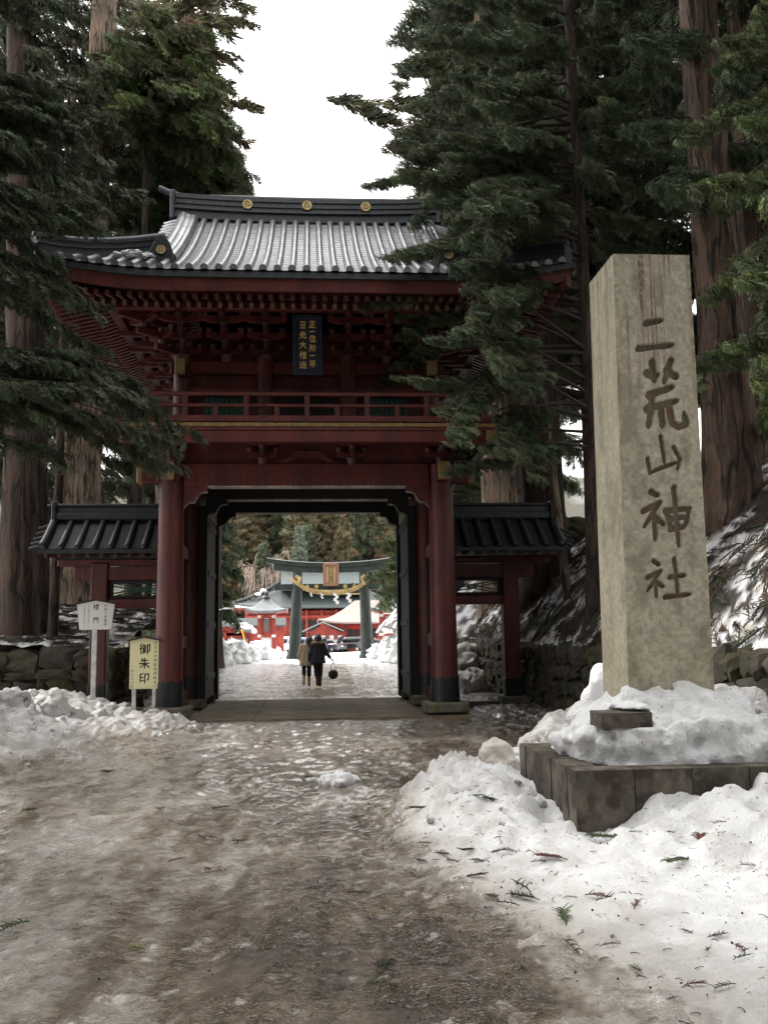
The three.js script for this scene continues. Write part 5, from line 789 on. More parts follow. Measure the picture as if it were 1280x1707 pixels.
// lantern houses
function lanternHouse(label, x, z) {
  const t = thing('lantern_house', label, 'lantern', [x, 0, z], 0, 'red lantern houses');
  const R = hipRoof(1.85, 1.7, 4.15, 1.25, 0.3, 0.12, 0.5); part('roof', [R.top, R.rim], mat({ rgb: [0.2, 0.22, 0.22], map: texFine, roughness: 0.5, metalness: 0.2 }), t); part('eave_underside', R.under, M.redBright, t);
  part('finial', [cyl(0.42, 0.34, 0.14, 0, 5.42, 0, 12), cyl(0.14, 0.16, 0.14, 0, 5.55, 0, 12), uvm(new THREE.SphereGeometry(0.19, 14, 10).scale(1, 0.9, 1).translate(0, 5.76, 0).toNonIndexed())], M.copperDark, t);
  for (const sx of [-1, 1]) for (const sz of [-1, 1]) { const p = part('post', cbox(0.28, 3.9, 0.28, sx * 0.62, 2.1, sz * 0.62, 0.015), M.redBright, t); for (const y of [1.95, 3.65]) part('white_fitting', cbox(0.3, 0.24, 0.3, sx * 0.62, y, sz * 0.62, 0.01), M.white, p); }
  for (const s of [-1, 1]) { part('tie_beam', [bx(0.96, 0.2, 0.2, 0, 1.95, s * 0.62), bx(0.96, 0.2, 0.2, 0, 3.65, s * 0.62), bx(0.96, 0.2, 0.2, 0, 0.4, s * 0.62)], M.redBright, t); part('white_panel', bx(0.96, 1.3, 0.06, 0, 1.17, s * 0.58), M.white, t); const w = part('window', bx(0.5, 1.1, 0.05, 0, 2.9, s * 0.55), mat({ rgb: [0.4, 0.38, 0.33], roughness: 0.4 }), t); for (let i = 0; i < 4; i++) part('lattice_bar', bx(0.03, 1.12, 0.05, -0.21 + i * 0.14, 2.9, s * 0.6), M.black, w); for (let i = 0; i < 6; i++) part('lattice_bar', bx(0.52, 0.03, 0.05, 0, 2.42 + i * 0.19, s * 0.602), M.black, w); part('window_surround', [bx(0.23, 1.5, 0.08, -0.365, 2.8, s * 0.6), bx(0.23, 1.5, 0.08, 0.365, 2.8, s * 0.6)], M.redBright, t); }
  part('side_wall', [bx(0.06, 3.2, 0.96, 0.58, 2, 0), bx(0.06, 3.2, 0.96, -0.58, 2, 0)], M.redBright, t);
  part('top_bracket', [bx(1.7, 0.2, 1.7, 0, 4.0, 0), bx(0.5, 0.1, 1.76, 0, 4.12, 0)], M.redBright, t);
}
lanternHouse('red lantern house with grey pyramid roof beside the white van', -3.97, -85);
lanternHouse('red lantern house with grey pyramid roof behind the right snow bank', 6.85, -85);
{ // gatehouse shed and long wall roof
  const t = thing('red_shed', 'low red shed with curved grey gable and barred window behind snow', 'building', [-8.0, 0, -90]);
  const g = new THREE.Shape(); g.moveTo(-2.9, -0.1); g.quadraticCurveTo(-1.2, 0.05, 0, 0.75); g.quadraticCurveTo(1.2, 0.05, 2.9, -0.1); g.lineTo(2.9, -0.32); g.quadraticCurveTo(1.2, -0.16, 0, 0.55); g.quadraticCurveTo(-1.2, -0.16, -2.9, -0.32); g.closePath();
  part('roof', uvm(new THREE.ExtrudeGeometry(g, { depth: 3, bevelEnabled: false }).translate(0, 2.55, -1.2)), mat({ rgb: [0.2, 0.22, 0.22], map: texFine, roughness: 0.6 }), t);
  part('wall', [bx(5.0, 2.3, 0.2, 0, 1.15, 0.7), bx(3.4, 0.5, 0.2, 0, 2.3, 0.7)], M.redBright, t); part('post', [bx(0.3, 2.4, 0.3, 0, 1.2, 0.95), bx(0.3, 2.3, 0.3, 2.4, 1.15, 0.95)], M.redBright, t);
  const w = part('window', bx(1.9, 0.85, 0.06, 1.2, 1.35, 0.83), M.white, t); for (let i = 0; i < 12; i++) part('window_bar', bx(0.07, 0.85, 0.06, 0.3 + i * 0.16, 1.35, 0.88), M.black, w);
  for (const x of [-1.2, 1.2, 2.5]) part('white_fitting', bx(0.24, 0.22, 0.1, x, 2.35, 1.7), M.white, t);
}
{ const t = thing('long_wall', 'long red wall with grey green tiled coping behind the red shed', 'wall', [-7.6, 0, -97]); part('coping', [uvm(new THREE.ExtrudeGeometry(new THREE.Shape([[-0.9, 0], [0, 0.75], [0.9, 0], [0.9, -0.12], [-0.9, -0.12]].map((p) => new THREE.Vector2(...p))), { depth: 10, bevelEnabled: false }).rotateY(Math.PI / 2).translate(-5, 3.1, 0))], patina, t); part('wall', bx(9.6, 3, 0.4, 0, 1.5, 0), M.redBright, t); }
snowHeap('white snow slab sliding off the red shed roof', null, [[-7.0, 3.05, -88.6, 0.4, 0.5], [-6.4, 2.95, -88.5, 0.45, 0.6], [-5.8, 2.75, -88.4, 0.4, 0.7], [-5.3, 2.45, -88.3, 0.25, 1]], 0.1, 0.08, 1.4, M.snowHeap, 'roof_snow', 1.5);
{ const m = part('yellow_pole', tube([V(-6.35, 2.6, -87.3), V(-5.55, 0.1, -86.9)], [0.07, 0.07], 10, 2), mat({ rgb: [0.62, 0.33, 0.03], roughness: 0.5 })); tag(m, 'yellow pole leaning against the red shed', 'pole'); }
snowHeap('long white snow bank piled before the red shed', 'courtyard snow banks', [[-5.6, 0.9, -54, 0.9], [-6.4, 1.0, -55, 1.0], [-5.2, 0.35, -57, 0.7], [-4.6, 0.2, -61, 0.7], [-5.6, 0.5, -63, 0.9], [-4.2, 0.3, -66, 0.7], [-5.2, 0.5, -70, 1.0], [-3.6, 0.35, -72, 0.8], [-4.4, 0.6, -74, 0.8], [-2.7, 0.25, -75, 0.5], [-6.5, 0.6, -80, 1.1], [-4.4, 0.7, -82, 0.8], [-3.1, 0.35, -81, 0.6]], 0.12, 0.26, 1.5);
snowHeap('tall white snow bank piled beside the right torii column', 'courtyard snow banks', [[5.6, 1.1, -54, 0.95], [5.3, 0.5, -56, 0.8], [6.2, 1.6, -56, 0.9], [5.0, 0.3, -60, 0.7], [6.3, 1.0, -63, 1.0], [5.2, 0.4, -66, 0.7], [5.9, 0.8, -70, 0.9], [5.1, 0.5, -73, 0.75], [6.5, 0.9, -75, 0.9], [4.6, 0.2, -70, 0.5]], 0.12, 0.26, 1.5);
// parked cars
function car(label, kind, paint, x, z, turn) {
  const t = thing(kind === 'van' ? 'van' : 'parked_car', label, kind === 'van' ? 'van' : 'car', [x, 0.06, z], turn, 'vehicles parked before the hall');
  const K = { suv: { L: 4.6, W: 1.8, belt: 1.02, roof: 1.72, hood: 1.0, prof: [[-2.3, 0.45], [-2.28, 1.0], [-2.1, 1.06], [2.05, 0.98], [2.28, 0.8], [2.3, 0.42]], cab: [[-2.15, 1.0], [-1.95, 1.66], [-1.7, 1.74], [0.35, 1.72], [0.7, 1.62], [1.25, 1.0]] }, van: { L: 4.4, W: 1.7, prof: [[-2.2, 0.45], [-2.2, 1.05], [2.0, 1.02], [2.2, 0.8], [2.2, 0.4]], cab: [[-2.15, 1.0], [-2.05, 1.8], [-1.9, 1.88], [1.0, 1.86], [1.25, 1.78], [1.85, 1.0]] }, sedan: { L: 4.3, W: 1.7, prof: [[-2.15, 0.42], [-2.15, 0.9], [-1.9, 0.95], [1.7, 0.9], [2.12, 0.72], [2.15, 0.4]], cab: [[-1.85, 0.92], [-1.2, 1.42], [0.3, 1.44], [1.1, 0.9]] } }[kind];
  const ext = (pts, d, b) => uvm(toCreasedNormals(new THREE.ExtrudeGeometry(new THREE.Shape(pts.map((p) => new THREE.Vector2(...p))), { depth: d - b * 2, bevelEnabled: true, bevelSize: b, bevelThickness: b, bevelSegments: 3 }).translate(0, 0, -d / 2 + b), 0.6));
  part('body', ext(K.prof, K.W, 0.07), paint, t); const cab = part('cabin', ext(K.cab, K.W - 0.16, 0.09), paint, t);
  const glass = mat({ rgb: [0.012, 0.014, 0.018], roughness: 0.08 }), s0 = K.cab[0], s1 = K.cab[1], e0 = K.cab[K.cab.length - 1], e1 = K.cab[K.cab.length - 2], lerp2 = (a, b, q) => [mix(a[0], b[0], q), mix(a[1], b[1], q)];
  const q = [lerp2(s0, s1, 0.15), lerp2(s0, s1, 0.85), lerp2(e0, e1, 0.85), lerp2(e0, e1, 0.15)], mid = (q[0][0] + q[3][0]) / 2;
  for (const s of [-1, 1]) for (const [a, b] of [[0.03, 0.3], [0.34, 0.63], [0.67, 0.97]]) part('window', uvm(new THREE.ExtrudeGeometry(new THREE.Shape([lerp2(q[0], q[3], a), lerp2(q[0], q[3], b), lerp2(q[1], q[2], b), lerp2(q[1], q[2], a)].map((p) => new THREE.Vector2(...p))), { depth: 0.02, bevelEnabled: false }).translate(0, 0, s * (K.W / 2 - 0.08) - 0.004 + (s > 0 ? 0 : -0.012))), glass, cab);
  for (const [a, b, o] of [[s0, s1, -0.1], [e0, e1, 0.1]]) { const A = lerp2(a, b, 0.14), B = lerp2(a, b, 0.88); part('windscreen', beam(V(A[0] + o, A[1], 0), V(B[0] + o, B[1], 0), 0.02, K.W - 0.4, 0.004).applyMatrix4(new THREE.Matrix4()), glass, cab); }
  for (const sx of [-1, 1]) for (const sz of [-1, 1]) { const w = part('wheel', uvm(new THREE.CylinderGeometry(0.34, 0.34, 0.22, 24).rotateX(Math.PI / 2).translate(sx * K.L * 0.3, 0.34, sz * (K.W / 2 - 0.1))), M.black, t); part('rim', uvm(new THREE.CylinderGeometry(0.2, 0.2, 0.23, 16).rotateX(Math.PI / 2).translate(sx * K.L * 0.3, 0.34, sz * (K.W / 2 - 0.09))), mat({ rgb: [0.45, 0.45, 0.46], metalness: 0.7, roughness: 0.4 }), w); }
  for (const s of [-1, 1]) { part('tail_lamp', cbox(0.1, 0.26, 0.22, -K.L / 2 - 0.02, 0.92, s * (K.W / 2 - 0.14), 0.02), mat({ rgb: [0.3, 0.015, 0.012], roughness: 0.2 }), t); part('headlight', cbox(0.1, 0.18, 0.34, K.L / 2 - 0.03, 0.74, s * (K.W / 2 - 0.24), 0.02), mat({ rgb: [0.6, 0.6, 0.62], roughness: 0.15 }), t); }
  part('number_plate', [bx(0.02, 0.17, 0.33, -K.L / 2 - 0.085, 0.7, 0), bx(0.02, 0.17, 0.33, K.L / 2 + 0.085, 0.55, 0)], M.white, t); part('bumper', [cbox(0.2, 0.28, K.W - 0.1, -K.L / 2 - 0.01, 0.5, 0, 0.04), cbox(0.2, 0.26, K.W - 0.1, K.L / 2 + 0.01, 0.48, 0, 0.04)], paint, t);
}
const paintOf = (r, g, b) => mat({ rgb: [r, g, b], roughness: 0.3, clearcoat: 1, clearcoatRoughness: 0.08 });
car('white van parked behind the left torii column', 'van', paintOf(0.72, 0.71, 0.68), -3.9, -116, Math.PI * 1.06);
car('black off-roader parked before the red office', 'suv', paintOf(0.016, 0.016, 0.018), 4.9, -118, 2.55);
car('dark saloon parked left of the black off-roader', 'sedan', paintOf(0.025, 0.027, 0.032), 2.2, -117, 2.3);
car('blue grey hatchback parked next to the torii column', 'suv', paintOf(0.1, 0.13, 0.19), -0.4, -116.5, 2.5);
car('dark car half hidden behind the right torii column', 'sedan', paintOf(0.02, 0.021, 0.025), 8.4, -117, 2.5);
// ---------- people ----------
const bootM = (r, g, b) => mat({ rgb: [r, g, b], roughness: 0.6 });
function hand(wrist, dir, palmN, s, curl) { // palm and five fingers as capsules
  const d = V(...dir).normalize(), n = V(...palmN).normalize(), side = d.clone().cross(n).normalize(), w = V(...wrist), at = (a, b, c = 0) => w.clone().addScaledVector(d, a * s).addScaledVector(side, b * s).addScaledVector(n, c * s).toArray(), out = [capsule(at(0.0, 0), at(0.07, 0.0), 0.026 * s, 0.03 * s), capsule(at(0.05, -0.022), at(0.08, -0.024), 0.02 * s, 0.016 * s), capsule(at(0.05, 0.022), at(0.08, 0.024), 0.02 * s, 0.016 * s)];
  [[-0.03, 0.06], [-0.01, 0.075], [0.01, 0.07], [0.03, 0.055]].forEach(([o, l]) => { const k = at(0.085, o), m = at(0.085 + l * 0.55, o, l * 0.35 * curl), e = at(0.085 + l * (0.95 - 0.55 * curl), o, l * (0.9 * curl)); out.push(capsule(k, m, 0.0095 * s, 0.009 * s), capsule(m, e, 0.009 * s, 0.008 * s)); });
  out.push(capsule(at(0.02, -0.028), at(0.055, -0.055, 0.015), 0.012 * s, 0.0105 * s), capsule(at(0.055, -0.055, 0.015), at(0.085, -0.052, 0.03), 0.0105 * s, 0.009 * s)); return out;
}
function person(label, at, turn, o) {
  const t = thing('person', label, 'person', at, turn), K = o.coarse ?? 1, H = o.h / 1.62, S = (p) => p.map((q) => q * H); // figure faces +z
  const skin = mat({ rgb: [0.5, 0.3, 0.21], roughness: 0.6 }), J = {};
  const hip = [0, 0.86, 0], chest = [0, 1.2, -0.01], neck = [0, 1.36, 0.0], head = [o.headTilt ?? 0, 1.5, 0.02];
  const legs = o.legs, arms = o.arms;
  const C = (a, b, ra, rb) => capsule(S(a), S(b), ra * H, rb * H);
  const limb = (l, infl) => [C(l.hip, l.knee, 0.085 + infl, 0.058 + infl), C(l.knee, [l.knee[0] + (l.ankle[0] - l.knee[0]) * 0.3, l.knee[1] + (l.ankle[1] - l.knee[1]) * 0.3, l.knee[2] + (l.ankle[2] - l.knee[2]) * 0.3 - 0.01], 0.056 + infl, 0.056 + infl), C(l.knee, l.ankle, 0.052 + infl, 0.034 + infl)];
  const foot = (l, r, k = 0) => [C(l.ankle, [l.ankle[0], l.ankle[1] - 0.05, l.ankle[2] - 0.01], r, r * 0.95), C([l.ankle[0], l.ankle[1] - 0.055, l.ankle[2] - 0.015], l.toe, r * 0.92, r * 0.72)];
  const armF = (a, infl) => [C(a.sh, a.el, 0.046 + infl, 0.038 + infl), C(a.el, a.wr, 0.037 + infl, 0.027 + infl)];
  const headF = [(x, y, z) => Math.hypot((x - head[0] * H) / 0.92, (y - head[1] * H) / 1.12, z - head[2] * H) - 0.098 * H, C([head[0], 1.43, 0.05], [head[0], 1.46, 0.075], 0.05, 0.04), C([head[0], 1.49, 0.11], [head[0], 1.475, 0.128], 0.012, 0.014), C([head[0] - 0.095, 1.49, 0.01], [head[0] - 0.095, 1.51, 0.01], 0.018, 0.016), C([head[0] + 0.095, 1.49, 0.01], [head[0] + 0.095, 1.51, 0.01], 0.018, 0.016)];
  const torso = [C(hip, chest, 0.13, 0.125), C([-0.1, 1.28, -0.01], [0.1, 1.28, -0.01], 0.075, 0.075), C(chest, neck, 0.1, 0.055), C(neck, [head[0] * 0.7, 1.43, 0.01], 0.052, 0.05), C([-0.07, 0.86, -0.02], [0.07, 0.86, -0.02], 0.11, 0.11)];
  const bodyF = blend([...torso, ...headF, ...legs.flatMap((l) => [...limb(l, 0), ...foot(l, 0.036)]), ...arms.flatMap((a) => armF(a, 0))], 0.03 * H);
  const hands = arms.map((a) => blend(hand(S(a.wr), a.dir, a.palm, H, a.curl ?? 0.5), 0.006));
  const B = 0.62 * H, g = sdfMesh(bodyF, [-B, -0.02, -B], [B, 1.7 * H, B], 0.024 * K), hs = arms.map((a, i) => { const w = S(a.wr), c = w.map((q, k) => q + V(...a.dir).normalize().getComponent(k) * 0.08 * H); return sdfMesh(hands[i], c.map((q) => q - 0.13 * H), c.map((q) => q + 0.13 * H), 0.0075 * K); });
  const body = part('body', [uvm(g), ...hs.map((q) => uvm(q))], skin, t);
  const layer = (name, f, m, cell, y0, y1, w = B) => part(name, uvm(sdfMesh(f, [-w, y0 * H - 0.04, -Math.min(w, 0.4)], [w, y1 * H + 0.04, Math.min(w, 0.4)], cell * K)), m, t);
  const lg = blend(legs.flatMap((l) => limb(l, 0.008)), 0.03);
  layer('leggings', (x, y, z) => Math.max(lg(x, y, z), y - 0.9 * H, o.bootTop * 0.8 * H - y), mat({ rgb: [0.012, 0.012, 0.014], roughness: 0.85 }), 0.02, 0, 0.95, 0.25);
  legs.forEach((l, i) => { const bf = blend([C(l.knee, l.ankle, 0.066, 0.047), ...foot(l, 0.047)], 0.02); layer('boot', (x, y, z) => Math.max(bf(x, y, z), y - (l.ankle[1] + o.bootTop) * H), o.boots[i] ?? o.boots[0], 0.016, 0, 0.5, 0.25); });
  // coat: flared body with sleeves and a hood
  const hem = o.hem, coatBody = (x, y, z) => { const q = clamp((1.3 * H - y) / ((1.3 - hem) * H)), rx = mix(0.185, o.flare, q) * H, rz = mix(0.13, o.flare * 0.8, q) * H; const fold = 0.012 * Math.sin(Math.atan2(z, x) * 7 + y * 5) * q + 0.008 * n3(x * 14, y * 14, z * 14); return Math.max((Math.hypot(x / rx, (z + 0.01) / rz) - 1) * Math.min(rx, rz) + fold, y - 1.36 * H, hem * H + 0.012 * n2(x * 9, z * 9) - y); };
  const sleeves = blend(arms.flatMap((a) => armF(a, 0.028)), 0.03), shoulders = blend([C([-0.13, 1.29, -0.01], [0.13, 1.29, -0.01], 0.09, 0.09), C([0, 1.2, -0.01], [0, 1.36, -0.01], 0.14, 0.09)], 0.05);
  const cut = bodyCut(arms, H);
  layer('coat', (x, y, z) => { let d = smin(smin(coatBody(x, y, z), shoulders(x, y, z), 0.05), sleeves(x, y, z), 0.04) + 0.005 * n3(x * 22, y * 22, z * 22); return Math.max(d, -cut(x, y, z)); }, o.coat, 0.018, hem - 0.05, 1.42);
  if (o.hood) { const hd = blend([C([-0.12, 1.34, -0.06], [0.12, 1.34, -0.06], 0.06, 0.06), C([-0.15, 1.36, 0.02], [-0.1, 1.33, -0.1], 0.05, 0.05), C([0.15, 1.36, 0.02], [0.1, 1.33, -0.1], 0.05, 0.05), C([0, 1.3, -0.12], [0, 1.24, -0.13], 0.075, 0.05)], 0.03); layer('hood', (x, y, z) => hd(x, y, z) + 0.012 * n3(x * 40, y * 40, z * 40), o.coat, 0.018, 1.15, 1.45, 0.3); const fr = blend([C([-0.19, 1.36, 0.0], [-0.11, 1.36, -0.13], 0.035, 0.04), C([-0.11, 1.36, -0.13], [0.11, 1.36, -0.13], 0.04, 0.04), C([0.11, 1.36, -0.13], [0.19, 1.36, 0.0], 0.04, 0.035)], 0.02); layer('fur_trim', (x, y, z) => fr(x, y, z) + 0.014 * n3(x * 60, y * 60, z * 60), o.fur, 0.014, 1.3, 1.42, 0.3); }
  const hr = blend([(a, b, c) => Math.hypot((a - head[0] * H) / 0.98, (b - (head[1] + 0.015) * H) / 1.14, (c - (head[2] - 0.02) * H) / 1.02) - 0.112 * H, C([head[0], 1.5, -0.05], [head[0], 1.5 - o.hairLen, -0.07], 0.1, 0.085), C([head[0] - 0.05, 1.48, -0.03], [head[0] - 0.08, 1.5 - o.hairLen, -0.05], 0.07, 0.055), C([head[0] + 0.05, 1.48, -0.03], [head[0] + 0.08, 1.5 - o.hairLen, -0.05], 0.07, 0.055)], 0.03);
  layer('hair', (x, y, z) => Math.max(hr(x, y, z) + 0.006 * n2(Math.atan2(x - head[0] * H, z) * 12, y * 2), z - 0.07 * H + Math.max(0, y - 1.54 * H) * -1.2), o.hair, 0.016, 1.2, 1.65, 0.3);
  return t;
}
function bodyCut(arms, H) { const fs = arms.map((a) => { const e = a.wr.map((q) => q * H), f = a.wr.map((q, i) => (q + a.dir[i] * 0.25) * H); return capsule(e, f, 0.06 * H, 0.1 * H); }); return (x, y, z) => Math.min(...fs.map((f) => f(x, y, z))); }
person('woman in black hooded coat with fur trim, walking and holding a handbag', [0.2, 0.07, -30.2], Math.PI, {
  h: 1.62, hem: 0.72, flare: 0.25, bootTop: 0.2, hairLen: 0.14, hood: true, coat: mat({ rgb: [0.012, 0.013, 0.02], roughness: 0.75 }), fur: mat({ rgb: [0.3, 0.2, 0.1], roughness: 1 }), hair: mat({ rgb: [0.02, 0.009, 0.008], roughness: 0.5 }), boots: [bootM(0.07, 0.012, 0.018)],
  legs: [{ hip: [-0.085, 0.86, 0], knee: [-0.075, 0.47, 0.06], ankle: [-0.06, 0.1, -0.02], toe: [-0.065, 0.035, 0.13] }, { hip: [0.085, 0.86, 0], knee: [0.06, 0.47, 0.03], ankle: [0.02, 0.11, -0.1], toe: [0.02, 0.04, 0.04] }],
  arms: [{ sh: [-0.17, 1.28, -0.01], el: [-0.28, 1.02, -0.03], wr: [-0.4, 0.85, 0.04], dir: [-0.7, -0.5, 0.3], palm: [0, -1, 0], curl: 0.9 }, { sh: [0.17, 1.28, -0.01], el: [0.25, 1.0, -0.02], wr: [0.27, 0.76, 0.05], dir: [0, -1, 0.2], palm: [-1, 0, 0], curl: 0.4 }],
});
person('woman in beige coat, black leggings and tan boots walking arm in arm', [-0.16, 0.07, -30.5], Math.PI, {
  h: 1.56, hem: 0.66, flare: 0.24, bootTop: 0.26, hairLen: 0.2, hood: false, headTilt: -0.09, coat: mat({ rgb: [0.46, 0.35, 0.26], roughness: 0.95 }), hair: mat({ rgb: [0.05, 0.025, 0.016], roughness: 0.6 }), boots: [bootM(0.42, 0.23, 0.1)],
  legs: [{ hip: [-0.085, 0.86, 0], knee: [-0.08, 0.47, 0.04], ankle: [-0.075, 0.09, -0.03], toe: [-0.08, 0.035, 0.11] }, { hip: [0.085, 0.86, 0], knee: [0.09, 0.48, 0.08], ankle: [0.095, 0.16, -0.12], toe: [0.095, 0.05, -0.02] }],
  arms: [{ sh: [-0.17, 1.28, -0.01], el: [-0.24, 1.02, 0.02], wr: [-0.2, 0.84, 0.14], dir: [0.2, -0.6, 0.6], palm: [0, -0.5, -1], curl: 0.6 }, { sh: [0.17, 1.28, -0.01], el: [0.24, 1.02, 0.0], wr: [0.22, 0.82, 0.12], dir: [-0.1, -0.9, 0.3], palm: [-1, 0, 0], curl: 0.5 }],
});
{
  const t = thing('handbag', 'black round handbag hanging by long straps from a walker\'s hand', 'bag', [0.675, 0.3, -30.28]); t.scale.setScalar(0.9);
  part('bag_body', uvm(new THREE.SphereGeometry(0.17, 24, 18).scale(1, 1.0, 0.5).translate(0, 0.14, 0).toNonIndexed()), mat({ rgb: [0.012, 0.012, 0.014], roughness: 0.45 }), t); part('flap', uvm(new THREE.SphereGeometry(0.172, 24, 10, 0, Math.PI * 2, 0, 1.1).scale(1.02, 1.02, 0.54).translate(0, 0.14, 0).toNonIndexed()), mat({ rgb: [0.02, 0.018, 0.018], roughness: 0.5 }), t);
  for (const s of [-1, 1]) part('strap', tube([V(s * 0.11, 0.24, 0), V(s * 0.07, 0.4, 0), V(s * 0.02, 0.53, 0), V(-0.02, 0.55, 0)], [0.012, 0.012], 6, 12), mat({ rgb: [0.05, 0.03, 0.025], roughness: 0.5 }), t);
}
person('person in dark clothes standing beside the black off-roader far away', [7.6, 0.05, -115], 0.4, {
  coarse: 2.2, h: 1.7, hem: 0.75, flare: 0.22, bootTop: 0.1, hairLen: 0.04, hood: false, coat: mat({ rgb: [0.02, 0.017, 0.03], roughness: 0.8 }), hair: mat({ rgb: [0.012, 0.01, 0.009], roughness: 0.6 }), boots: [bootM(0.02, 0.02, 0.02)],
  legs: [{ hip: [-0.085, 0.86, 0], knee: [-0.09, 0.47, 0.02], ankle: [-0.09, 0.09, 0], toe: [-0.1, 0.035, 0.13] }, { hip: [0.085, 0.86, 0], knee: [0.09, 0.47, 0.02], ankle: [0.09, 0.09, 0], toe: [0.1, 0.035, 0.13] }],
  arms: [{ sh: [-0.17, 1.28, -0.01], el: [-0.23, 1.02, 0], wr: [-0.24, 0.8, 0.05], dir: [0, -1, 0.2], palm: [1, 0, 0] }, { sh: [0.17, 1.28, -0.01], el: [0.23, 1.02, 0], wr: [0.24, 0.8, 0.05], dir: [0, -1, 0.2], palm: [-1, 0, 0] }],
});
// ---------- trees ----------
function triGeo(tris) { const g = new THREE.BufferGeometry(); g.setAttribute('position', new THREE.Float32BufferAttribute(tris, 3)); g.computeVertexNormals(); return g; }
function cypressSpray(seed) { // flat fan of scale-leaved twigs, one unit long along +x
  const r = mulberry(seed), T = [], bend = (x, y, z) => [x, y - 0.16 * x * x - 0.25 * z * z + 0.02 * Math.sin(x * 9 + seed), z];
  const blade = (a, b, w0, w1) => { const dx = b[0] - a[0], dz = b[2] - a[2], l = Math.hypot(dx, dz) || 1, nx = -dz / l, nz = dx / l, ty = rr(-1.1, 1.1, r), P = [[a[0] + nx * w0, a[1] + ty * w0, a[2] + nz * w0], [a[0] - nx * w0, a[1] - ty * w0, a[2] - nz * w0], [b[0] - nx * w1, b[1] - ty * w1, b[2] - nz * w1], [b[0] + nx * w1, b[1] + ty * w1, b[2] + nz * w1]].map((p) => bend(...p)); T.push(...P[0], ...P[1], ...P[2]); if (w1 > 0.003) T.push(...P[0], ...P[2], ...P[3]); };
  blade([0, 0, 0], [1, 0, 0], 0.018, 0.012);
  for (let i = 0; i < 10; i++) for (const s of [-1, 1]) {
    const x = 0.05 + i * 0.094 + rr(-0.03, 0.03, r), l = (0.46 - 0.3 * x) * rr(0.7, 1.2, r), a = rr(0.6, 0.95, r) * s, y = rr(-0.13, 0.1, r), A = [x, 0, 0], B = [x + Math.cos(a) * l, y, Math.sin(a) * l];
    blade(A, B, 0.018, 0.011);
    for (let k = 0; k < 6; k++) { const q = 0.2 + k * 0.16, p = [mix(A[0], B[0], q), mix(A[1], B[1], q), mix(A[2], B[2], q)], c = a + (k % 2 ? 0.6 : -0.6) + rr(-0.2, 0.2, r), m = l * rr(0.28, 0.46, r); blade(p, [p[0] + Math.cos(c) * m, p[1] + rr(-0.1, 0.07, r), p[2] + Math.sin(c) * m], 0.024, 0.0); }
  }
  return triGeo(T);
}
function cedarSpray(seed) { // bunch of rope-like needle shoots
  const r = mulberry(seed), T = [];
  for (let i = 0; i < 11; i++) {
    const a = rr(0, 6.28, r), sp = rr(0.1, 0.75, r), L = rr(0.45, 1.0, r), o = V(rr(0, 0.45, r), 0, 0), d = V(1, Math.cos(a) * sp, Math.sin(a) * sp).normalize(), m = o.clone().addScaledVector(d, L * 0.55), e = m.clone().addScaledVector(d.clone().add(V(0, 0.45, 0)).normalize(), L * 0.5), w = 0.055 * rr(0.8, 1.3, r), s1 = V(-d.z, 0.2, d.x).normalize(), s2 = d.clone().cross(s1).normalize();
    const ring = (c, k) => [0, 1, 2].map((q) => c.clone().addScaledVector(s1, Math.cos(q * 2.094) * w * k).addScaledVector(s2, Math.sin(q * 2.094) * w * k)), R0 = ring(o, 0.4), R1 = ring(m, 1);
    for (let q = 0; q < 3; q++) { const p = (q + 1) % 3; T.push(...R0[q].toArray(), ...R0[p].toArray(), ...R1[q].toArray(), ...R0[p].toArray(), ...R1[p].toArray(), ...R1[q].toArray(), ...R1[q].toArray(), ...R1[p].toArray(), ...e.toArray()); }
  }
  return triGeo(T);
}
function cluster(kind, seed) { // a leafy twig, one unit long: sprays set alternately and drooping along it
  const r = mulberry(seed), T = [], m = new THREE.Matrix4(), q = new THREE.Quaternion(), v = V(), base = kind.map((g) => g.attributes.position);
  for (let i = 0; i < 9; i++) { const x = i * 0.105, s = i === 8 ? 0.5 : rr(0.42, 0.7, r), yaw = i === 8 ? 0 : (i % 2 ? 1 : -1) * rr(0.15, 0.95, r); q.setFromEuler(new THREE.Euler(rr(-0.7, 0.7, r), yaw, -rr(0.05, 0.85, r), 'YZX')); m.compose(V(x, -0.12 * x * x + rr(-0.08, 0.07, r), rr(-0.07, 0.07, r)), q, V(s, s, s)); const p = base[i % base.length]; for (let k = 0; k < p.count; k++) { v.fromBufferAttribute(p, k).applyMatrix4(m); T.push(v.x, v.y, v.z); } }
  return triGeo(T);
}
const S1_ = [cypressSpray(1), cypressSpray(2), cypressSpray(3)], S2_ = [cedarSpray(4), cedarSpray(5)], SPRAY = { cypress: [11, 12, 13].map((k) => cluster(S1_, k)), cedar: [14, 15].map((k) => cluster(S2_, k)) };
const leafMat = (r, g, b) => mat({ rgb: [r, g, b], roughness: 0.8, side: THREE.DoubleSide });
const LEAF = { deep: leafMat(0.085, 0.115, 0.062), mid: leafMat(0.12, 0.148, 0.075), bright: leafMat(0.12, 0.165, 0.06), dark: leafMat(0.068, 0.078, 0.044), olive: leafMat(0.1, 0.1, 0.05), brown: leafMat(0.13, 0.09, 0.045), rust: leafMat(0.17, 0.1, 0.05), grey: leafMat(0.12, 0.14, 0.1) };

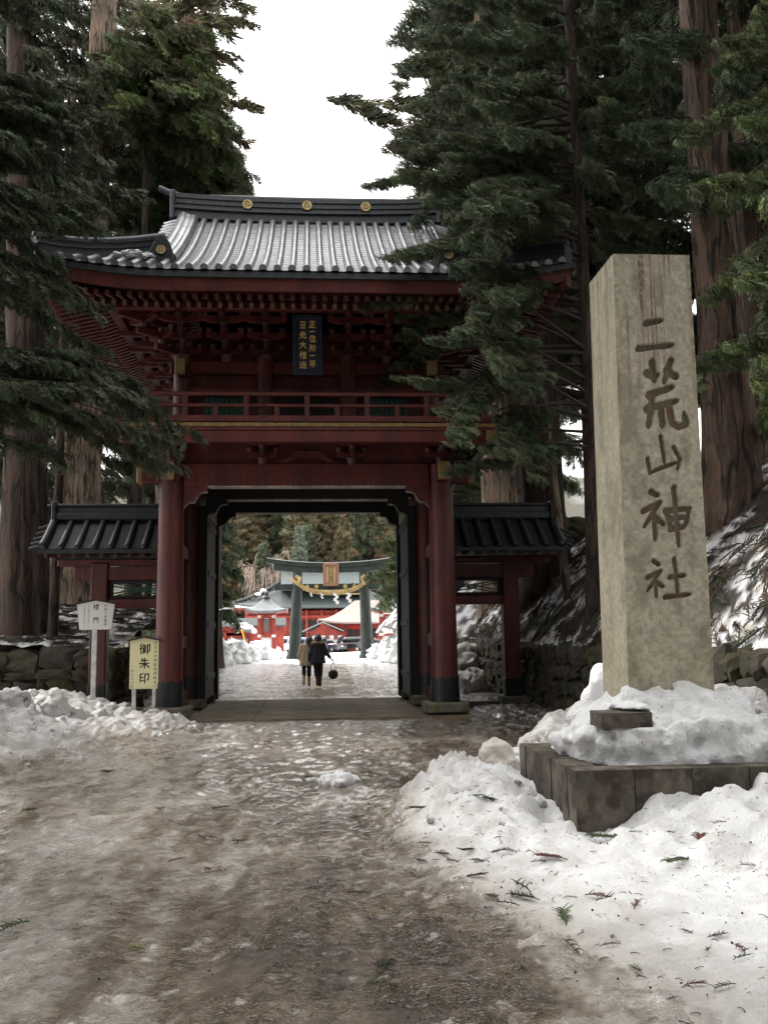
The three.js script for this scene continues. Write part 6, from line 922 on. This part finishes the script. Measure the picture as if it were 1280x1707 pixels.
function conifer(o) {
  const r = mulberry(o.seed), t = thing(o.name ?? 'cypress_tree', o.label, 'tree', [o.x, o.y, o.z], 0, o.group), S = o.size ?? 1, lean = o.lean ?? [0, 0];
  const axis = (h) => V(lean[0] * (h / o.h) + 0.12 * Math.sin(h * 0.35 + o.seed) * (o.wob ?? 0.3), h, lean[1] * (h / o.h)), rad = (h) => mix(o.r, o.r * 0.25, clamp(h / o.h) ** 1.2);
  // trunk with flared, furrowed foot
  const pts = range(-0.5, o.trunkTop ?? o.h, o.h / 14).map(axis), fl = o.flare ?? 0.35;
  const tr = tube(pts, pts.map((p) => rad(Math.max(0, p.y))), o.seg ?? 30, o.rows ?? 44, (a, s, p) => fl * Math.exp(-Math.max(0, p.y) / (0.9 + o.r)) * (1 + 0.35 * Math.sin(a * 5 + o.seed) + 0.2 * Math.sin(a * 8)) + 0.075 * (1 - 2 * Math.abs(n3(Math.cos(a) * 2.6 + o.seed, p.y * 0.16, Math.sin(a) * 2.6))) + 0.04 * n3(Math.cos(a) * 6.5, p.y * 0.45 + o.seed, Math.sin(a) * 6.5));
  part('trunk', tr, o.bark ?? M.barkDark, t);
  if (o.h <= (o.from ?? 0)) return t;
  const mats = [], woods = [], up = V(0, 1, 0), q = new THREE.Quaternion(), m4 = new THREE.Matrix4(), bx_ = V(), by_ = V(), bz_ = V();
  const spray = (p, d, roll, s) => { bx_.copy(d).normalize(); bz_.copy(bx_).cross(up).normalize(); by_.copy(bz_).cross(bx_); m4.makeBasis(bx_, by_, bz_.negate()); q.setFromRotationMatrix(m4).multiply(new THREE.Quaternion().setFromAxisAngle(V(1, 0, 0), roll)); mats.push(new THREE.Matrix4().compose(p, q, V(s, s, s * (r() < 0.5 ? -1 : 1)))); };
  const branch = (h, az, L, rise, droop, bare = o.bare ?? 0.22) => {
    const p0 = axis(h), dir = V(Math.cos(az), 0, Math.sin(az)), at = (s) => p0.clone().addScaledVector(dir, L * s).add(V(0, L * (rise * s - droop * s * s) + 0.07 * L * Math.sin(s * 5 + az * 5) * s, 0)).addScaledVector(V(-dir.z, 0, dir.x), 0.16 * L * Math.sin(s * 3 + az * 3) * s);
    woods.push(tube([at(0), at(0.35), at(0.7), at(1)], [Math.min(rad(h) * 0.35, 0.009 * L + 0.006), 0.0035 * L + 0.002, 0.002], 5, 7, null, false));
    const step = (0.115 * S) / (L * (o.dense ?? 1)); let side = 1;
    for (let s = bare; s <= 1.001; s += step) {
      side = -side; const p = at(s), tan = at(Math.min(1, s + 0.05)).sub(at(s - 0.05)).normalize(), ang = side * rr(0.5, 1.15, r) * (s > 0.9 ? 0.4 : 1), sub = tan.clone().applyAxisAngle(up, ang), l = (0.17 * L * (1.2 - s) + 0.26 * S) * rr(0.6, 1.35, r);
      if (l > 0.6 && S < 1.1) woods.push(tube([p, p.clone().addScaledVector(sub, l * 0.5).add(V(0, 0.02, 0)), p.clone().addScaledVector(sub, l).add(V(0, -0.12 * l, 0))], [0.008, 0.003], 3, 3, null, false));
      for (let k = 0, m = Math.max(1, Math.round(l / (0.5 * S))); k < m; k++) { const c = p.clone().addScaledVector(sub, (l * k) / m).add(V(0, -0.1 * k * l / m + rr(-0.1, 0.06, r) * S, 0)), d = sub.clone().applyAxisAngle(up, rr(-0.5, 0.5, r)).add(V(0, rr(-0.55, 0.12, r) - (o.hang ?? 0), 0)); spray(c, d, rr(-0.6, 0.6, r), (l / m) * rr(1.0, 1.35, r) + 0.06 * S); }
    }
  };
  const to = o.to ?? o.h, n = o.n;
  for (let i = 0; i < n; i++) { const f = (i + r()) / n, h = mix(o.from, to, f), az = o.az ? rr(o.az[0], o.az[1], r) : i * 2.39996 + rr(-0.3, 0.3, r), L = o.reach(f, az) * rr(0.75, 1.1, r); if (L > 0.3 && !(o.bareLow && f < o.bareLow[0] && L < 3.2)) branch(h, az, L, o.rise ?? 0.1, o.droop ?? 0.35, o.bareLow && f < o.bareLow[0] ? o.bareLow[1] : undefined); }
  for (const b of o.extra ?? []) branch(...b);
  if (woods.length) part('branchwork', woods, o.barkTwig ?? M.twig, t).userData.kind = 'stuff';
  const kinds = SPRAY[o.spray ?? 'cypress'], lm = o.leaf ?? [LEAF.deep], groups = kinds.length * lm.length, col = new THREE.Color();
  for (let g = 0; g < groups; g++) {
    const list = mats.filter((_, i) => (i * 7 + (i >> 3)) % groups === g); if (!list.length) continue;
    const im = new THREE.InstancedMesh(kinds[g % kinds.length], lm[Math.floor(g / kinds.length)], list.length); im.name = 'crown'; im.userData.kind = 'stuff';
    list.forEach((m, i) => { im.setMatrixAt(i, m); const k = rr(0.65, 1.3, r); im.setColorAt(i, col.setRGB(k * rr(0.92, 1.1, r), k, k * rr(0.88, 1.1, r))); });
    t.add(im);
  }
  conifer.count = (conifer.count ?? 0) + mats.length;
  return t;
}
const towards = (az, a0, w) => 0.5 + 0.5 * Math.cos(clamp(Math.abs(((az - a0 + Math.PI * 9) % (Math.PI * 2)) - Math.PI) / w, 0, 1) * Math.PI);
// right of the path
conifer({ seed: 101, label: 'slender dark cypress on the right bank whose boughs hang before the gate roof', x: 5.5, y: bankRY(5.5, -18) - 0.05, z: -18, h: 21, r: 0.17, bark: M.barkDark, from: 3.4, n: 108, reach: (f, az) => (1.7 + 2.7 * towards(az, 2.75, 1.7)) * (f < 0.08 ? 0.8 : 1) * (1 - 0.2 * f), rise: 0.06, droop: 0.3, leaf: [LEAF.deep, LEAF.mid], seg: 16, size: 0.48, dense: 0.8, extra: Array.from({ length: 46 }, (_, i) => [3.2 + (i / 46) * 7.4 + 0.5 * (hash(i, 8, 8) - 0.5), 2.1 + 1.5 * hash(i, 3, 7), (i < 8 ? 3.0 : i < 18 ? 4.1 : i < 34 ? 3.8 : 3.0) + 1.1 * hash(i, 5, 9), 0.06 + 0.4 * (hash(i, 7, 7) - 0.5), 0.24 + 0.1 * hash(i, 1, 2), i < 20 ? 0.55 : 0.3]), bareLow: [0.24, 0.6], group: 'cypress trees on the right bank' });
conifer({ seed: 102, label: 'thick red-barked cedar rising behind the inscribed pillar', name: 'cedar_tree', x: 6.95, y: bankRY(6.95, -15) - 0.2, z: -15, h: 27, r: 0.38, bark: M.barkRed, from: 5.6, n: 66, reach: (f, az) => (1.5 + 2.6 * towards(az, 2.4, 2.2)) * (f < 0.15 ? 0.6 : 1), droop: 0.4, leaf: [LEAF.deep], size: 0.85, dense: 0.85, seg: 56, rows: 90 });
conifer({ seed: 103, label: 'brown-barked cedar farther up the bank, behind the red-barked one', name: 'cedar_tree', x: 9.8, y: bankRY(9.8, -19) - 0.2, z: -19, h: 27, r: 0.42, bark: M.barkRed, from: 5.5, n: 60, reach: () => 3.6, leaf: [LEAF.deep, LEAF.dark], droop: 0.4, size: 1.2, seg: 36 });
conifer({ seed: 104, label: 'dark cedar with flared foot beside the right wing fence', name: 'cedar_tree', x: 6.2, y: bankRY(6.2, -24.5) - 0.3, z: -24.5, h: 30, r: 0.52, flare: 0.55, bark: M.barkDark, from: 9.5, n: 55, reach: () => 4.2, leaf: [LEAF.deep, LEAF.dark], size: 1.4, seg: 40 });
conifer({ seed: 105, label: 'pale grey cedar trunk behind the right wing roof', name: 'cedar_tree', x: 6.3, y: 1.9, z: -31, h: 32, r: 0.62, bark: M.barkGrey, from: 13, n: 45, reach: () => 4.5, leaf: [LEAF.deep, LEAF.olive], size: 1.8, seg: 36 });
conifer({ seed: 106, label: 'thin pale leaning trunk on the bank beside the dark cedar', name: 'thin_tree', x: 5.8, y: bankRY(5.8, -21) - 0.1, z: -21, h: 13, r: 0.1, lean: [-1.2, 0], bark: M.barkGrey, from: 6.5, n: 18, reach: () => 1.5, leaf: [LEAF.mid], flare: 0.1, seg: 12 });
conifer({ seed: 107, label: 'young bright green cypress rooted in the steep snowy bank', x: 7.0, y: bankRY(7.0, -12.6) - 0.05, z: -12.6, h: 8.5, r: 0.07, from: 1.6, n: 40, size: 0.6, reach: (f) => 1.9 * (1 - 0.7 * f) + 0.4, leaf: [LEAF.mid, LEAF.bright], flare: 0.1, seg: 10 });
conifer({ seed: 108, label: 'tall cypress standing beyond the gate with one long bough against the sky', x: 6.6, y: 2.2, z: -44, h: 42, r: 0.5, bark: M.barkDark, from: 6, n: 105, dense: 0.66, reach: (f) => 4.3 * (1 - 0.5 * f) + 0.6, leaf: [LEAF.dark, LEAF.olive], size: 2, spray: 'cedar', extra: [[24.2, 3.2, 6.2, 0.05, -0.28]], seg: 20 });
const rightBack = [[9.5, -27, 22, 0.2, 5], [8.2, -33, 26, 0.28, 6], [11.5, -31, 24, 0.25, 5], [8.9, -40, 28, 0.3, 5], [12.5, -24, 20, 0.22, 4.5], [13.5, -37, 26, 0.3, 5], [10.8, -46, 28, 0.3, 4], [7.4, -27.5, 18, 0.11, 6], [15.5, -28, 24, 0.3, 4], [17.5, -35, 26, 0.3, 4], [13, -17, 20, 0.26, 4.5], [16, -20.5, 23, 0.3, 4], [20, -27, 25, 0.35, 3], [11.5, -53, 28, 0.35, 3]];
rightBack.forEach(([x, z, h, r, from], i) => conifer({ seed: 140 + i, label: (i % 3 ? 'dark-barked' : 'red-barked') + (i % 3 === 1 ? ' slim olive-green conifer' : ' slim deep green conifer') + ' in the wood on the right bank', group: 'conifers in the wood on the right bank', x, y: bankRY(x, z) - 0.2, z, h, r, bark: i % 3 ? M.barkDark : M.barkRed, from, n: 52, reach: (f) => 3.4 * (1 - 0.5 * f), leaf: i % 3 === 1 ? [LEAF.olive, LEAF.mid] : [LEAF.deep, LEAF.mid], size: 1.7, dense: 0.9, seg: 14, rows: 24 }));
// left of the path
conifer({ seed: 111, label: 'dark cypress beside the snow heap whose boughs hang before the gate eave', x: -7.1, y: 0.1, z: -14.6, h: 21, r: 0.3, bark: M.barkDark, from: 4.9, n: 104, reach: (f, az) => (1.5 + (f < 0.06 ? 3.2 : f < 0.13 ? 2.0 : f < 0.32 ? 2.7 : 1.9) * towards(az, -0.25, 1.8)), rise: 0.05, droop: 0.26, leaf: [LEAF.dark, LEAF.deep], size: 0.5, dense: 0.62, extra: [[5.9, -0.12, 5.3, 0.0, 0.16], [5.6, 0.1, 4.8, 0.02, 0.18], [6.1, -0.3, 4.6, 0.02, 0.14], [5.3, -0.45, 4.7, 0.04, 0.2], [5.7, 0.3, 4.0, 0, 0.14], [5.2, -0.02, 4.9, 0.02, 0.16], ...Array.from({ length: 11 }, (_, i) => [7.6 + i * 0.3, -0.75 + 1.1 * hash(i, 2, 4), 2.9 + 0.9 * hash(i, 6, 4), 0.05, 0.24])], group: 'cypress trees left of the path' });
conifer({ seed: 112, label: 'massive dark twin-stemmed cedar on the left bank behind the rubble wall', name: 'cedar_tree', x: -7.0, y: bankLY(-7, -24) - 0.3, z: -24, h: 30, r: 0.55, lean: [-1.2, 0], bark: M.barkDark, from: 11, n: 50, reach: () => 1.6, leaf: [LEAF.dark, LEAF.deep], size: 1.3, seg: 40 });
conifer({ seed: 113, label: 'thin dark stem close in front of the massive left cedar', name: 'thin_tree', x: -6.15, y: bankLY(-6.15, -23.2) - 0.2, z: -23.2, h: 15, r: 0.12, bark: M.barkDark, from: 8, n: 16, reach: () => 1.8, leaf: [LEAF.dark], flare: 0.1, seg: 12 });
conifer({ seed: 114, label: 'tall straight grey cedar trunk behind the left wing roof', name: 'cedar_tree', x: -7.35, y: bankLY(-7.3, -30) - 0.3, z: -30, h: 36, r: 0.62, lean: [0.7, 0], bark: M.barkGrey, from: 25, n: 24, reach: () => 3.4, leaf: [LEAF.olive, LEAF.dark], size: 1.5, spray: 'cedar', seg: 40, extra: [[15.5, 0.4, 1.6, 0.1, 0.5]] });
conifer({ seed: 115, label: 'huge brown-green cedar towering behind the left end of the gate roof', name: 'cedar_tree', x: -7.2, y: 2.6, z: -45, h: 46, r: 0.6, bark: M.barkDark, from: 9, n: 110, reach: (f) => 4.9 * (1 - 0.45 * f), leaf: [LEAF.olive, LEAF.olive, LEAF.brown], size: 2, dense: 0.62, spray: 'cedar', droop: 0.2, seg: 20 });
conifer({ seed: 116, label: 'shorter rusty brown cedar just above the left gate ridge end', name: 'cedar_tree', x: -5.2, y: 0, z: -52, h: 27.5, r: 0.4, from: 15, n: 55, reach: (f) => 4.0 * (1 - 0.6 * f), leaf: [LEAF.brown, LEAF.olive], size: 2, spray: 'cedar', seg: 16 });
const leftBack = [[-8.6, -33, 24, 0.25, 7], [-5.6, -36, 22, 0.2, 14], [-9.8, -27, 24, 0.28, 6], [-6.3, -40, 26, 0.3, 8], [-11.5, -30, 25, 0.3, 5], [-8.2, -44, 26, 0.3, 5], [-12.6, -36, 26, 0.3, 4], [-5.0, -46, 24, 0.24, 7], [-10.4, -41, 26, 0.3, 4], [-14.5, -27, 24, 0.3, 4], [-16, -33, 25, 0.3, 3], [-9, -52, 26, 0.3, 3.5], [-13.5, -47, 26, 0.3, 3], [-5.35, -29.5, 20, 0.16, 16], [-4.9, -33.5, 20, 0.15, 15], [-5.1, -40.5, 22, 0.26, 9]];
leftBack.forEach(([x, z, h, r, from], i) => conifer({ seed: 180 + i, label: (i % 3 ? 'dark-barked' : 'grey-barked') + (i % 3 === 1 ? ' slim yellow-green conifer' : ' slim deep green conifer') + ' in the wood behind the left wing fence', group: 'conifers in the wood on the left bank', x, y: bankLY(x, z) - 0.2, z, h, r, bark: i % 3 ? M.barkDark : M.barkGrey, from, n: 46, reach: (f) => 3.2 * (1 - 0.5 * f), leaf: i % 3 === 1 ? [LEAF.olive, LEAF.bright] : [LEAF.deep, LEAF.olive], size: 1.7, dense: 0.9, seg: 14, rows: 24 }));
// seen through the gate
conifer({ seed: 120, label: 'dense green cypress standing beside the long courtyard snow bank', x: -7.6, y: 0, z: -58, h: 24, r: 0.35, from: 3.4, n: 90, reach: (f) => 3.3 * (1 - 0.5 * f) + 0.4, leaf: [LEAF.mid, LEAF.deep], size: 1.7, seg: 14 });
conifer({ seed: 121, label: 'drooping green cypress whose boughs overlap the right half of the torii', x: 7.2, y: 0, z: -60, h: 24, r: 0.35, from: 4.6, n: 90, reach: (f) => 4.6 * (1 - 0.45 * f) + 0.3, leaf: [LEAF.mid, LEAF.bright], size: 1.7, hang: 0.3, seg: 14 });
// unseen trees added around and behind the viewer to shade the gate front
const behind = [[-5.4, -1.2, 25, 7.5], [5.9, 1.8, 25, 8], [-5.4, 5.5, 25, 7], [5.4, 7.5, 25, 7], [0.5, 10, 25, 8], [-1.5, 27, 26, 2], [7, 20, 26, 2], [-8, 20, 26, 2], [4, 13, 20, 2], [-3.5, 14, 20, 2], [2, 21, 24, 2], [-4, 22, 24, 2], [9, 14, 22, 2], [-9.5, 14, 22, 2], [-10.5, 6, 22, 3], [11, 6, 22, 3], [-7.4, -8, 20, 4.5], [-6.6, -1.5, 20, 5], [-7.5, 5, 20, 4.5], [7.2, 3, 20, 5], [-6, 11.5, 20, 4], [6.5, 9.5, 20, 4], [0.5, 15.5, 19, 4], [9.5, -2.5, 22, 6], [-11, -4, 24, 4], [-11.5, -17, 26, 4], [12, -9, 24, 5]];
behind.forEach(([x, z, h, from], i) => conifer({ seed: 220 + i, label: 'unseen tall conifer added to shade the approach, well before the gate', group: 'unseen conifers added for shade', x, y: x > 5 ? bankRY(x, z) - 0.2 : -0.1, z, h, r: 0.35, from, n: 60, reach: (f) => 3.9 * (1 - 0.4 * f), leaf: [LEAF.deep], size: 2.4, seg: 12, rows: 14 }));
// wooded hill behind the hall
{
  const hillY = (x, z) => { const d = Math.max(0, -z - 162); return -1 + 0.55 * d - 0.0012 * d * d + 4 * fbm(x * 0.012, z * 0.012) * sstep(0, 60, d); };
  const m = rawMesh('hill', sheet(range(-260, 260, 10), range(-360, -162, 8), hillY, (x, z) => mixc([0.05, 0.045, 0.025], [0.5, 0.5, 0.5], sstep(0.2, 0.5, fbm(x * 0.05, z * 0.05)))), M.bank); m.userData.kind = 'structure';
  const mk = (seed, leaf, spray, h, reach, label) => conifer({ seed, label, group: 'trees of the wooded hill', name: 'hill_tree', x: 0, y: 0, z: 0, h, r: 0.4, from: h * 0.18, n: 62, reach: (f) => reach * (1 - f) ** 0.75 + 0.5, leaf, spray, size: 3.6, dense: 1.2, droop: 0.3, seg: 10, rows: 10 });
  const protos = [mk(301, [LEAF.olive, LEAF.brown], 'cedar', 24, 5, 'brown-tinged cedar on the wooded hill behind the hall'), mk(302, [LEAF.deep, LEAF.dark], 'cypress', 23, 4.6, 'dark green conifer on the wooded hill behind the hall'), mk(303, [LEAF.rust, LEAF.brown], 'cedar', 21, 5.4, 'rusty red-brown cedar on the wooded hill behind the hall')];
  const r = mulberry(55); let i = 0;
  for (let row = 0; row < 6; row++) for (let k = 0; k < 11; k++) {
    const z = -163 - row * 14 + rr(-4, 4, r), x = -32 + k * 6.2 + (row % 2) * 3 + rr(-2, 2, r), kind = r() < 0.42 ? 0 : r() < 0.55 ? 1 : 2, p = protos[kind];
    let o = p; if (p.userData.placed) { o = p.clone(); o.name = numbered('hill_tree'); scene.add(o); } else p.userData.placed = 1;
    o.userData = { label: p.userData.label, category: 'tree', group: p.userData.group }; p.userData.placed = 1;
    o.position.set(x, hillY(x, z) - 0.3, z); o.rotation.y = rr(0, 6, r); o.scale.setScalar(rr(0.8, 1.15, r)); i++;
  }
  for (const p of protos) delete p.userData.placed;
  conifer({ seed: 310, label: 'pale grey-green spruce with pointed top behind the torii', name: 'spruce_tree', x: -2.6, y: -0.2, z: -158, h: 21.5, r: 0.3, from: 2, n: 110, reach: (f) => 4.6 * (1 - f) + 0.25, leaf: [LEAF.grey], spray: 'cedar', size: 2.4, droop: 0.35, rise: -0.05, seg: 10 });
}
{ // bare weeping tree, beige twigs
  const r = mulberry(71), t = thing('weeping_tree', 'bare weeping tree with beige drooping twigs beside the hall', 'tree', [-7.4, 0, -162]); t.scale.setScalar(1.4);
  const beige = mat({ rgb: [0.4, 0.32, 0.26], roughness: 0.95 }), gs = [], tw = [];
  part('trunk', tube([V(0, -0.3, 0), V(0.2, 3, 0), V(0, 6.5, 0.2)], [0.4, 0.3, 0.22], 14, 12, (a, s) => 0.06 * Math.sin(a * 6)), M.barkGrey, t);
  for (let i = 0; i < 26; i++) { const az = i * 2.4, L = rr(1, 3.2, r), y = rr(5, 7.6, r), top = V(Math.cos(az) * L, y + rr(2, 5.5, r) * (1 - L / 9), Math.sin(az) * L); gs.push(tube([V(0.1, y - 1, 0), V(Math.cos(az) * L * 0.5, (y + top.y) / 2 + 1, Math.sin(az) * L * 0.5), top], [0.12, 0.05], 5, 6, null, false)); for (let k = 0; k < 24; k++) { const q = rr(0.3, 1, r), b = V(Math.cos(az) * L * q + rr(-0.6, 0.6, r), mix(y, top.y, q) + rr(0, 0.8, r), Math.sin(az) * L * q + rr(-0.6, 0.6, r)), d = rr(0.8, 2.2, r), o = V(rr(0.1, 0.9, r) * Math.cos(az), 0, rr(0.1, 0.9, r) * Math.sin(az)); tw.push(tube([b, b.clone().add(o).add(V(0, 0.3, 0)), b.clone().addScaledVector(o, 1.7).add(V(0, -d, 0))], [0.028, 0.014], 3, 5, null, false)); } }
  part('branchwork', gs, M.barkGrey, t).userData.kind = 'stuff'; part('drooping_twigs', tw, beige, t).userData.kind = 'stuff';
}

// ---------- litter on the snow ----------
const pixelRay = (px, py) => V((px - 640) / 1572, -(py - 853.5) / 1572, -1).applyEuler(camera.rotation);
function onGround(px, py) { const d = pixelRay(px, py); let t = -1.5 / d.y; for (let i = 0; i < 12; i++) { const x = d.x * t, z = d.z * t, e = 1.5 + d.y * t - groundY(x, z); t += (e / -d.y) * 0.8; } return V(d.x * t, groundY(d.x * t, d.z * t), d.z * t); }
const sprigShape = (seed, n, len) => { const r = mulberry(seed), gs = [tube([V(-len / 2, 0.012, 0), V(0, 0.03, rr(-0.02, 0.02, r)), V(len / 2, 0.012, 0)], [0.0045, 0.0025], 4, 5)]; for (let i = 0; i < n; i++) { const x = mix(-0.35, 0.5, i / n) * len, a = (i % 2 ? 1 : -1) * rr(0.4, 1.1, r), l = len * rr(0.18, 0.42, r), e = V(x + Math.cos(a) * l, rr(0.005, 0.05, r), Math.sin(a) * l); gs.push(tube([V(x, 0.02, 0), V(x + Math.cos(a) * l * 0.5, 0.035, Math.sin(a) * l * 0.55), e], [0.006, 0.0015], 3, 3, null, false)); } return merge(gs); };
const SPRIG = { fan: [1, 2, 3].map((s) => sprigShape(s + 400, 14, 0.2)), twig: [4, 5, 6].map((s) => sprigShape(s + 400, 6, 0.22)), clump: [7, 8].map((s) => sprigShape(s + 400, 24, 0.26)) };
const SPM = { green: mat({ rgb: [0.07, 0.1, 0.035], roughness: 0.8 }), dark: mat({ rgb: [0.03, 0.035, 0.02], roughness: 0.85 }), brown: mat({ rgb: [0.09, 0.05, 0.03], roughness: 0.9 }), red: mat({ rgb: [0.13, 0.05, 0.035], roughness: 0.9 }), lime: mat({ rgb: [0.22, 0.27, 0.06], roughness: 0.8 }) };
const SPL = { 'green fan': 'green cypress sprig lying flat on the snow', 'green clump': 'bushy green cypress tuft fallen on the snow', 'dark clump': 'dark matted cypress tuft fallen on the snow', 'brown twig': 'thin brown twig lying on the snow', 'dark twig': 'thin dark twig with short side shoots on the snow', 'red clump': 'reddish brown withered cedar tuft on the snow', 'red fan': 'reddish brown withered sprig on the snow', 'brown fan': 'brown withered cypress sprig on the icy path', 'lime fan': 'bright yellow-green sprig on the icy path', 'brown clump': 'brown leaf tuft frozen on the icy path', 'dark fan': 'dark cypress sprig lying on the snow' };
const sprigs = `1014,1401 green clump 1.5;985,1395 green fan 1.2;919,1425 red clump 1;900,1440 brown twig 1;871,1486 dark twig 1.3;940,1534 green clump .9;875,1499 dark clump 1.2;823,1499 brown clump .9;845,1510 dark twig 1;953,1584 brown twig 1.2;1062,1621 green fan .8;1192,1563 brown clump .8;1232,1584 red fan .8;1179,1587 dark twig .7;1142,1555 dark fan .5;1235,1600 dark twig .8;1208,1648 green fan .7;1158,1645 red fan .7;1163,1361 red clump 1.4;1130,1370 green clump 1.3;1200,1370 dark twig 1;1115,1387 brown twig 1.1;1057,1390 dark twig 1;797,1329 green clump 1.1;812,1340 dark clump .9;828,1409 dark fan 1;852,1422 dark twig 1;797,1435 brown clump 1.1;754,1440 brown twig 1.2;743,1475 dark twig 1;791,1459 brown clump .9;741,1427 brown clump .9;706,1409 green fan 1.2;704,1435 dark fan 1;783,1417 dark clump 1;967,1560 dark twig .6;1017,1579 brown twig .6;1020,1565 dark twig .7;998,1499 red fan 1;951,1499 dark twig .9;1060,1512 red fan .7;1118,1669 dark twig .5;818,1581 brown twig .7;637,1616 dark clump .9;620,1640 green fan .8;738,1613 dark twig .7;47,1355 green clump 1.3;25,1550 green fan 1.3;345,1400 brown twig 1.3;267,1352 brown fan 1.2;290,1437 brown clump .7;232,1585 lime fan .7;345,1452 red fan 1.2;175,1290 brown clump 1.8;150,1316 brown twig 1.6;592,1365 green fan 1.3;615,1292 brown twig 1.6;510,1300 dark twig 1.4;370,1350 brown fan 1.3;445,1240 dark twig 2;600,1492 brown clump .8;395,1405 dark fan .9;1250,1440 dark twig .9;1005,1352 brown twig 1;680,1345 red fan 1.2;700,1360 brown clump 1.1;1075,1340 dark twig 1`.split(';');
{
  const r = mulberry(88);
  for (const s of sprigs) {
    const [xy, c, k, sc] = s.trim().split(' '), [px, py] = xy.split(',').map(Number), p = onGround(px, py), key = c + ' ' + k, list = SPRIG[k];
    const m = rawMesh('cedar_sprig', list[Math.floor(r() * list.length)], SPM[c]); m.position.copy(p).add(V(0, 0.004, 0)); m.scale.setScalar(+sc * rr(0.42, 0.8, r)); m.rotation.set(rr(-0.15, 0.15, r), rr(0, 6.28, r), rr(-0.15, 0.15, r));
    const left = px < 640 ? 'path' : 'snow'; tag(m, (SPL[key] ?? `${c} ${k} of cypress lying on the snow`).replace(/on the (snow|icy path)$/, left === 'path' ? 'on the icy path' : 'on the snow near the plinth'), 'sprig', `${c} ${k} litter on the ${left}`);
  }
  // needles and crumbs too small to count
  const crumb = [tube([V(-0.5, 0, 0), V(0, 0.12, 0.1), V(0.5, 0, 0)], [0.06, 0.03], 3, 3), uvm(new THREE.IcosahedronGeometry(0.25, 0).toNonIndexed())];
  const N = [2600, 900], col = new THREE.Color();
  crumb.forEach((g, gi) => {
    const im = new THREE.InstancedMesh(g, mat({ rgb: [1, 1, 1], roughness: 0.95 }), N[gi]); im.name = numbered('needle_litter'); im.userData.kind = 'stuff'; const q = new THREE.Quaternion(), e = new THREE.Euler();
    for (let i = 0; i < N[gi]; i++) {
      let x, z; const u = r(); if (u < 0.55) { z = -rr(3.4, 13, r); x = rr(edgeR(z) - 0.5, 4.3, r); } else { z = -rr(3.6, 19, r); x = rr(-4.5, 1.6, r); }
      const s = gi ? rr(0.008, 0.03, r) : rr(0.012, 0.055, r); e.set(rr(-0.3, 0.3, r), rr(0, 6.28, r), rr(-0.3, 0.3, r)); im.setMatrixAt(i, new THREE.Matrix4().compose(V(x, groundY(x, z) + 0.004, z), q.setFromEuler(e), V(s, s, s)));
      const c = [[0.05, 0.03, 0.02], [0.09, 0.05, 0.03], [0.04, 0.05, 0.02], [0.02, 0.016, 0.012]][Math.floor(r() * 4)]; im.setColorAt(i, col.setRGB(...c));
    }
    scene.add(im);
  });
  { // fallen tufts and leaf litter on the banks
    const n = 2600, g = SPRIG.clump[0], ims = [SPRIG.clump[0], SPRIG.twig[1]].map((q) => { const im = new THREE.InstancedMesh(q, mat({ rgb: [1, 1, 1], roughness: 0.95 }), n / 2); im.name = numbered('bank_litter'); im.userData.kind = 'stuff'; scene.add(im); return im; }), q = new THREE.Quaternion(), e = new THREE.Euler();
    for (let i = 0; i < n; i++) { const right = i % 4 !== 0, x = right ? 5.05 + 6 * r() ** 1.6 : -4.5 - 6 * r(), z = right ? -rr(8, 30, r) : -rr(22.2, 33, r), f = right ? bankRY : bankLY, y = f(x, z) + 0.06, sl = right ? Math.atan((f(x + 0.1, z) - f(x - 0.1, z)) / 0.2) : 0, s = rr(0.5, 2.2, r); e.set(rr(-0.2, 0.2, r), rr(0, 6.28, r), sl, 'ZYX'); ims[i % 2].setMatrixAt(i >> 1, new THREE.Matrix4().compose(V(x, y, z), q.setFromEuler(e), V(s, s, s))); ims[i % 2].setColorAt(i >> 1, col.setRGB(...[[0.05, 0.032, 0.02], [0.035, 0.04, 0.02], [0.08, 0.05, 0.03]][i % 3])); }
  }
  // broken crumbs of snow along the berms
  const lump = [0, 1, 2].map((k) => { const g = mergeVertices(new THREE.IcosahedronGeometry(0.5, 2).deleteAttribute('normal').deleteAttribute('uv')), p = g.attributes.position; for (let i = 0; i < p.count; i++) { const q = 1 + 0.4 * n3(p.getX(i) * 3 + k * 7, p.getY(i) * 3, p.getZ(i) * 3); p.setXYZ(i, p.getX(i) * q, p.getY(i) * q * 0.8, p.getZ(i) * q); } g.computeVertexNormals(); return uvm(g); });
  lump.forEach((g, gi) => {
    const n = 110, im = new THREE.InstancedMesh(g, M.snowHeap, n); im.name = numbered('snow_crumbs'); im.userData.kind = 'stuff'; const q = new THREE.Quaternion(), e = new THREE.Euler();
    for (let i = 0; i < n; i++) { let x, z; const u = r(); if (u < 0.85) { z = -rr(11.5, 20, r); x = edgeL(z) - rr(-0.2, 2.4, r); } else { z = -rr(6.8, 12, r); x = edgeR(z) + rr(-0.05, 1.5, r); if (x > 1.9 && z > -9.2) x = edgeR(z) + r() * 0.6; } const s = 0.015 + 0.085 * r() ** 3; e.set(r() * 6, r() * 6, r() * 6); im.setMatrixAt(i, new THREE.Matrix4().compose(V(x, groundY(x, z) - s * 0.05, z), q.setFromEuler(e), V(s, s, s))); }
    scene.add(im);
  });
}
scene.traverse((o) => { if (o.isMesh) { o.castShadow = true; o.receiveShadow = true; } });
renderer.render(scene, camera);
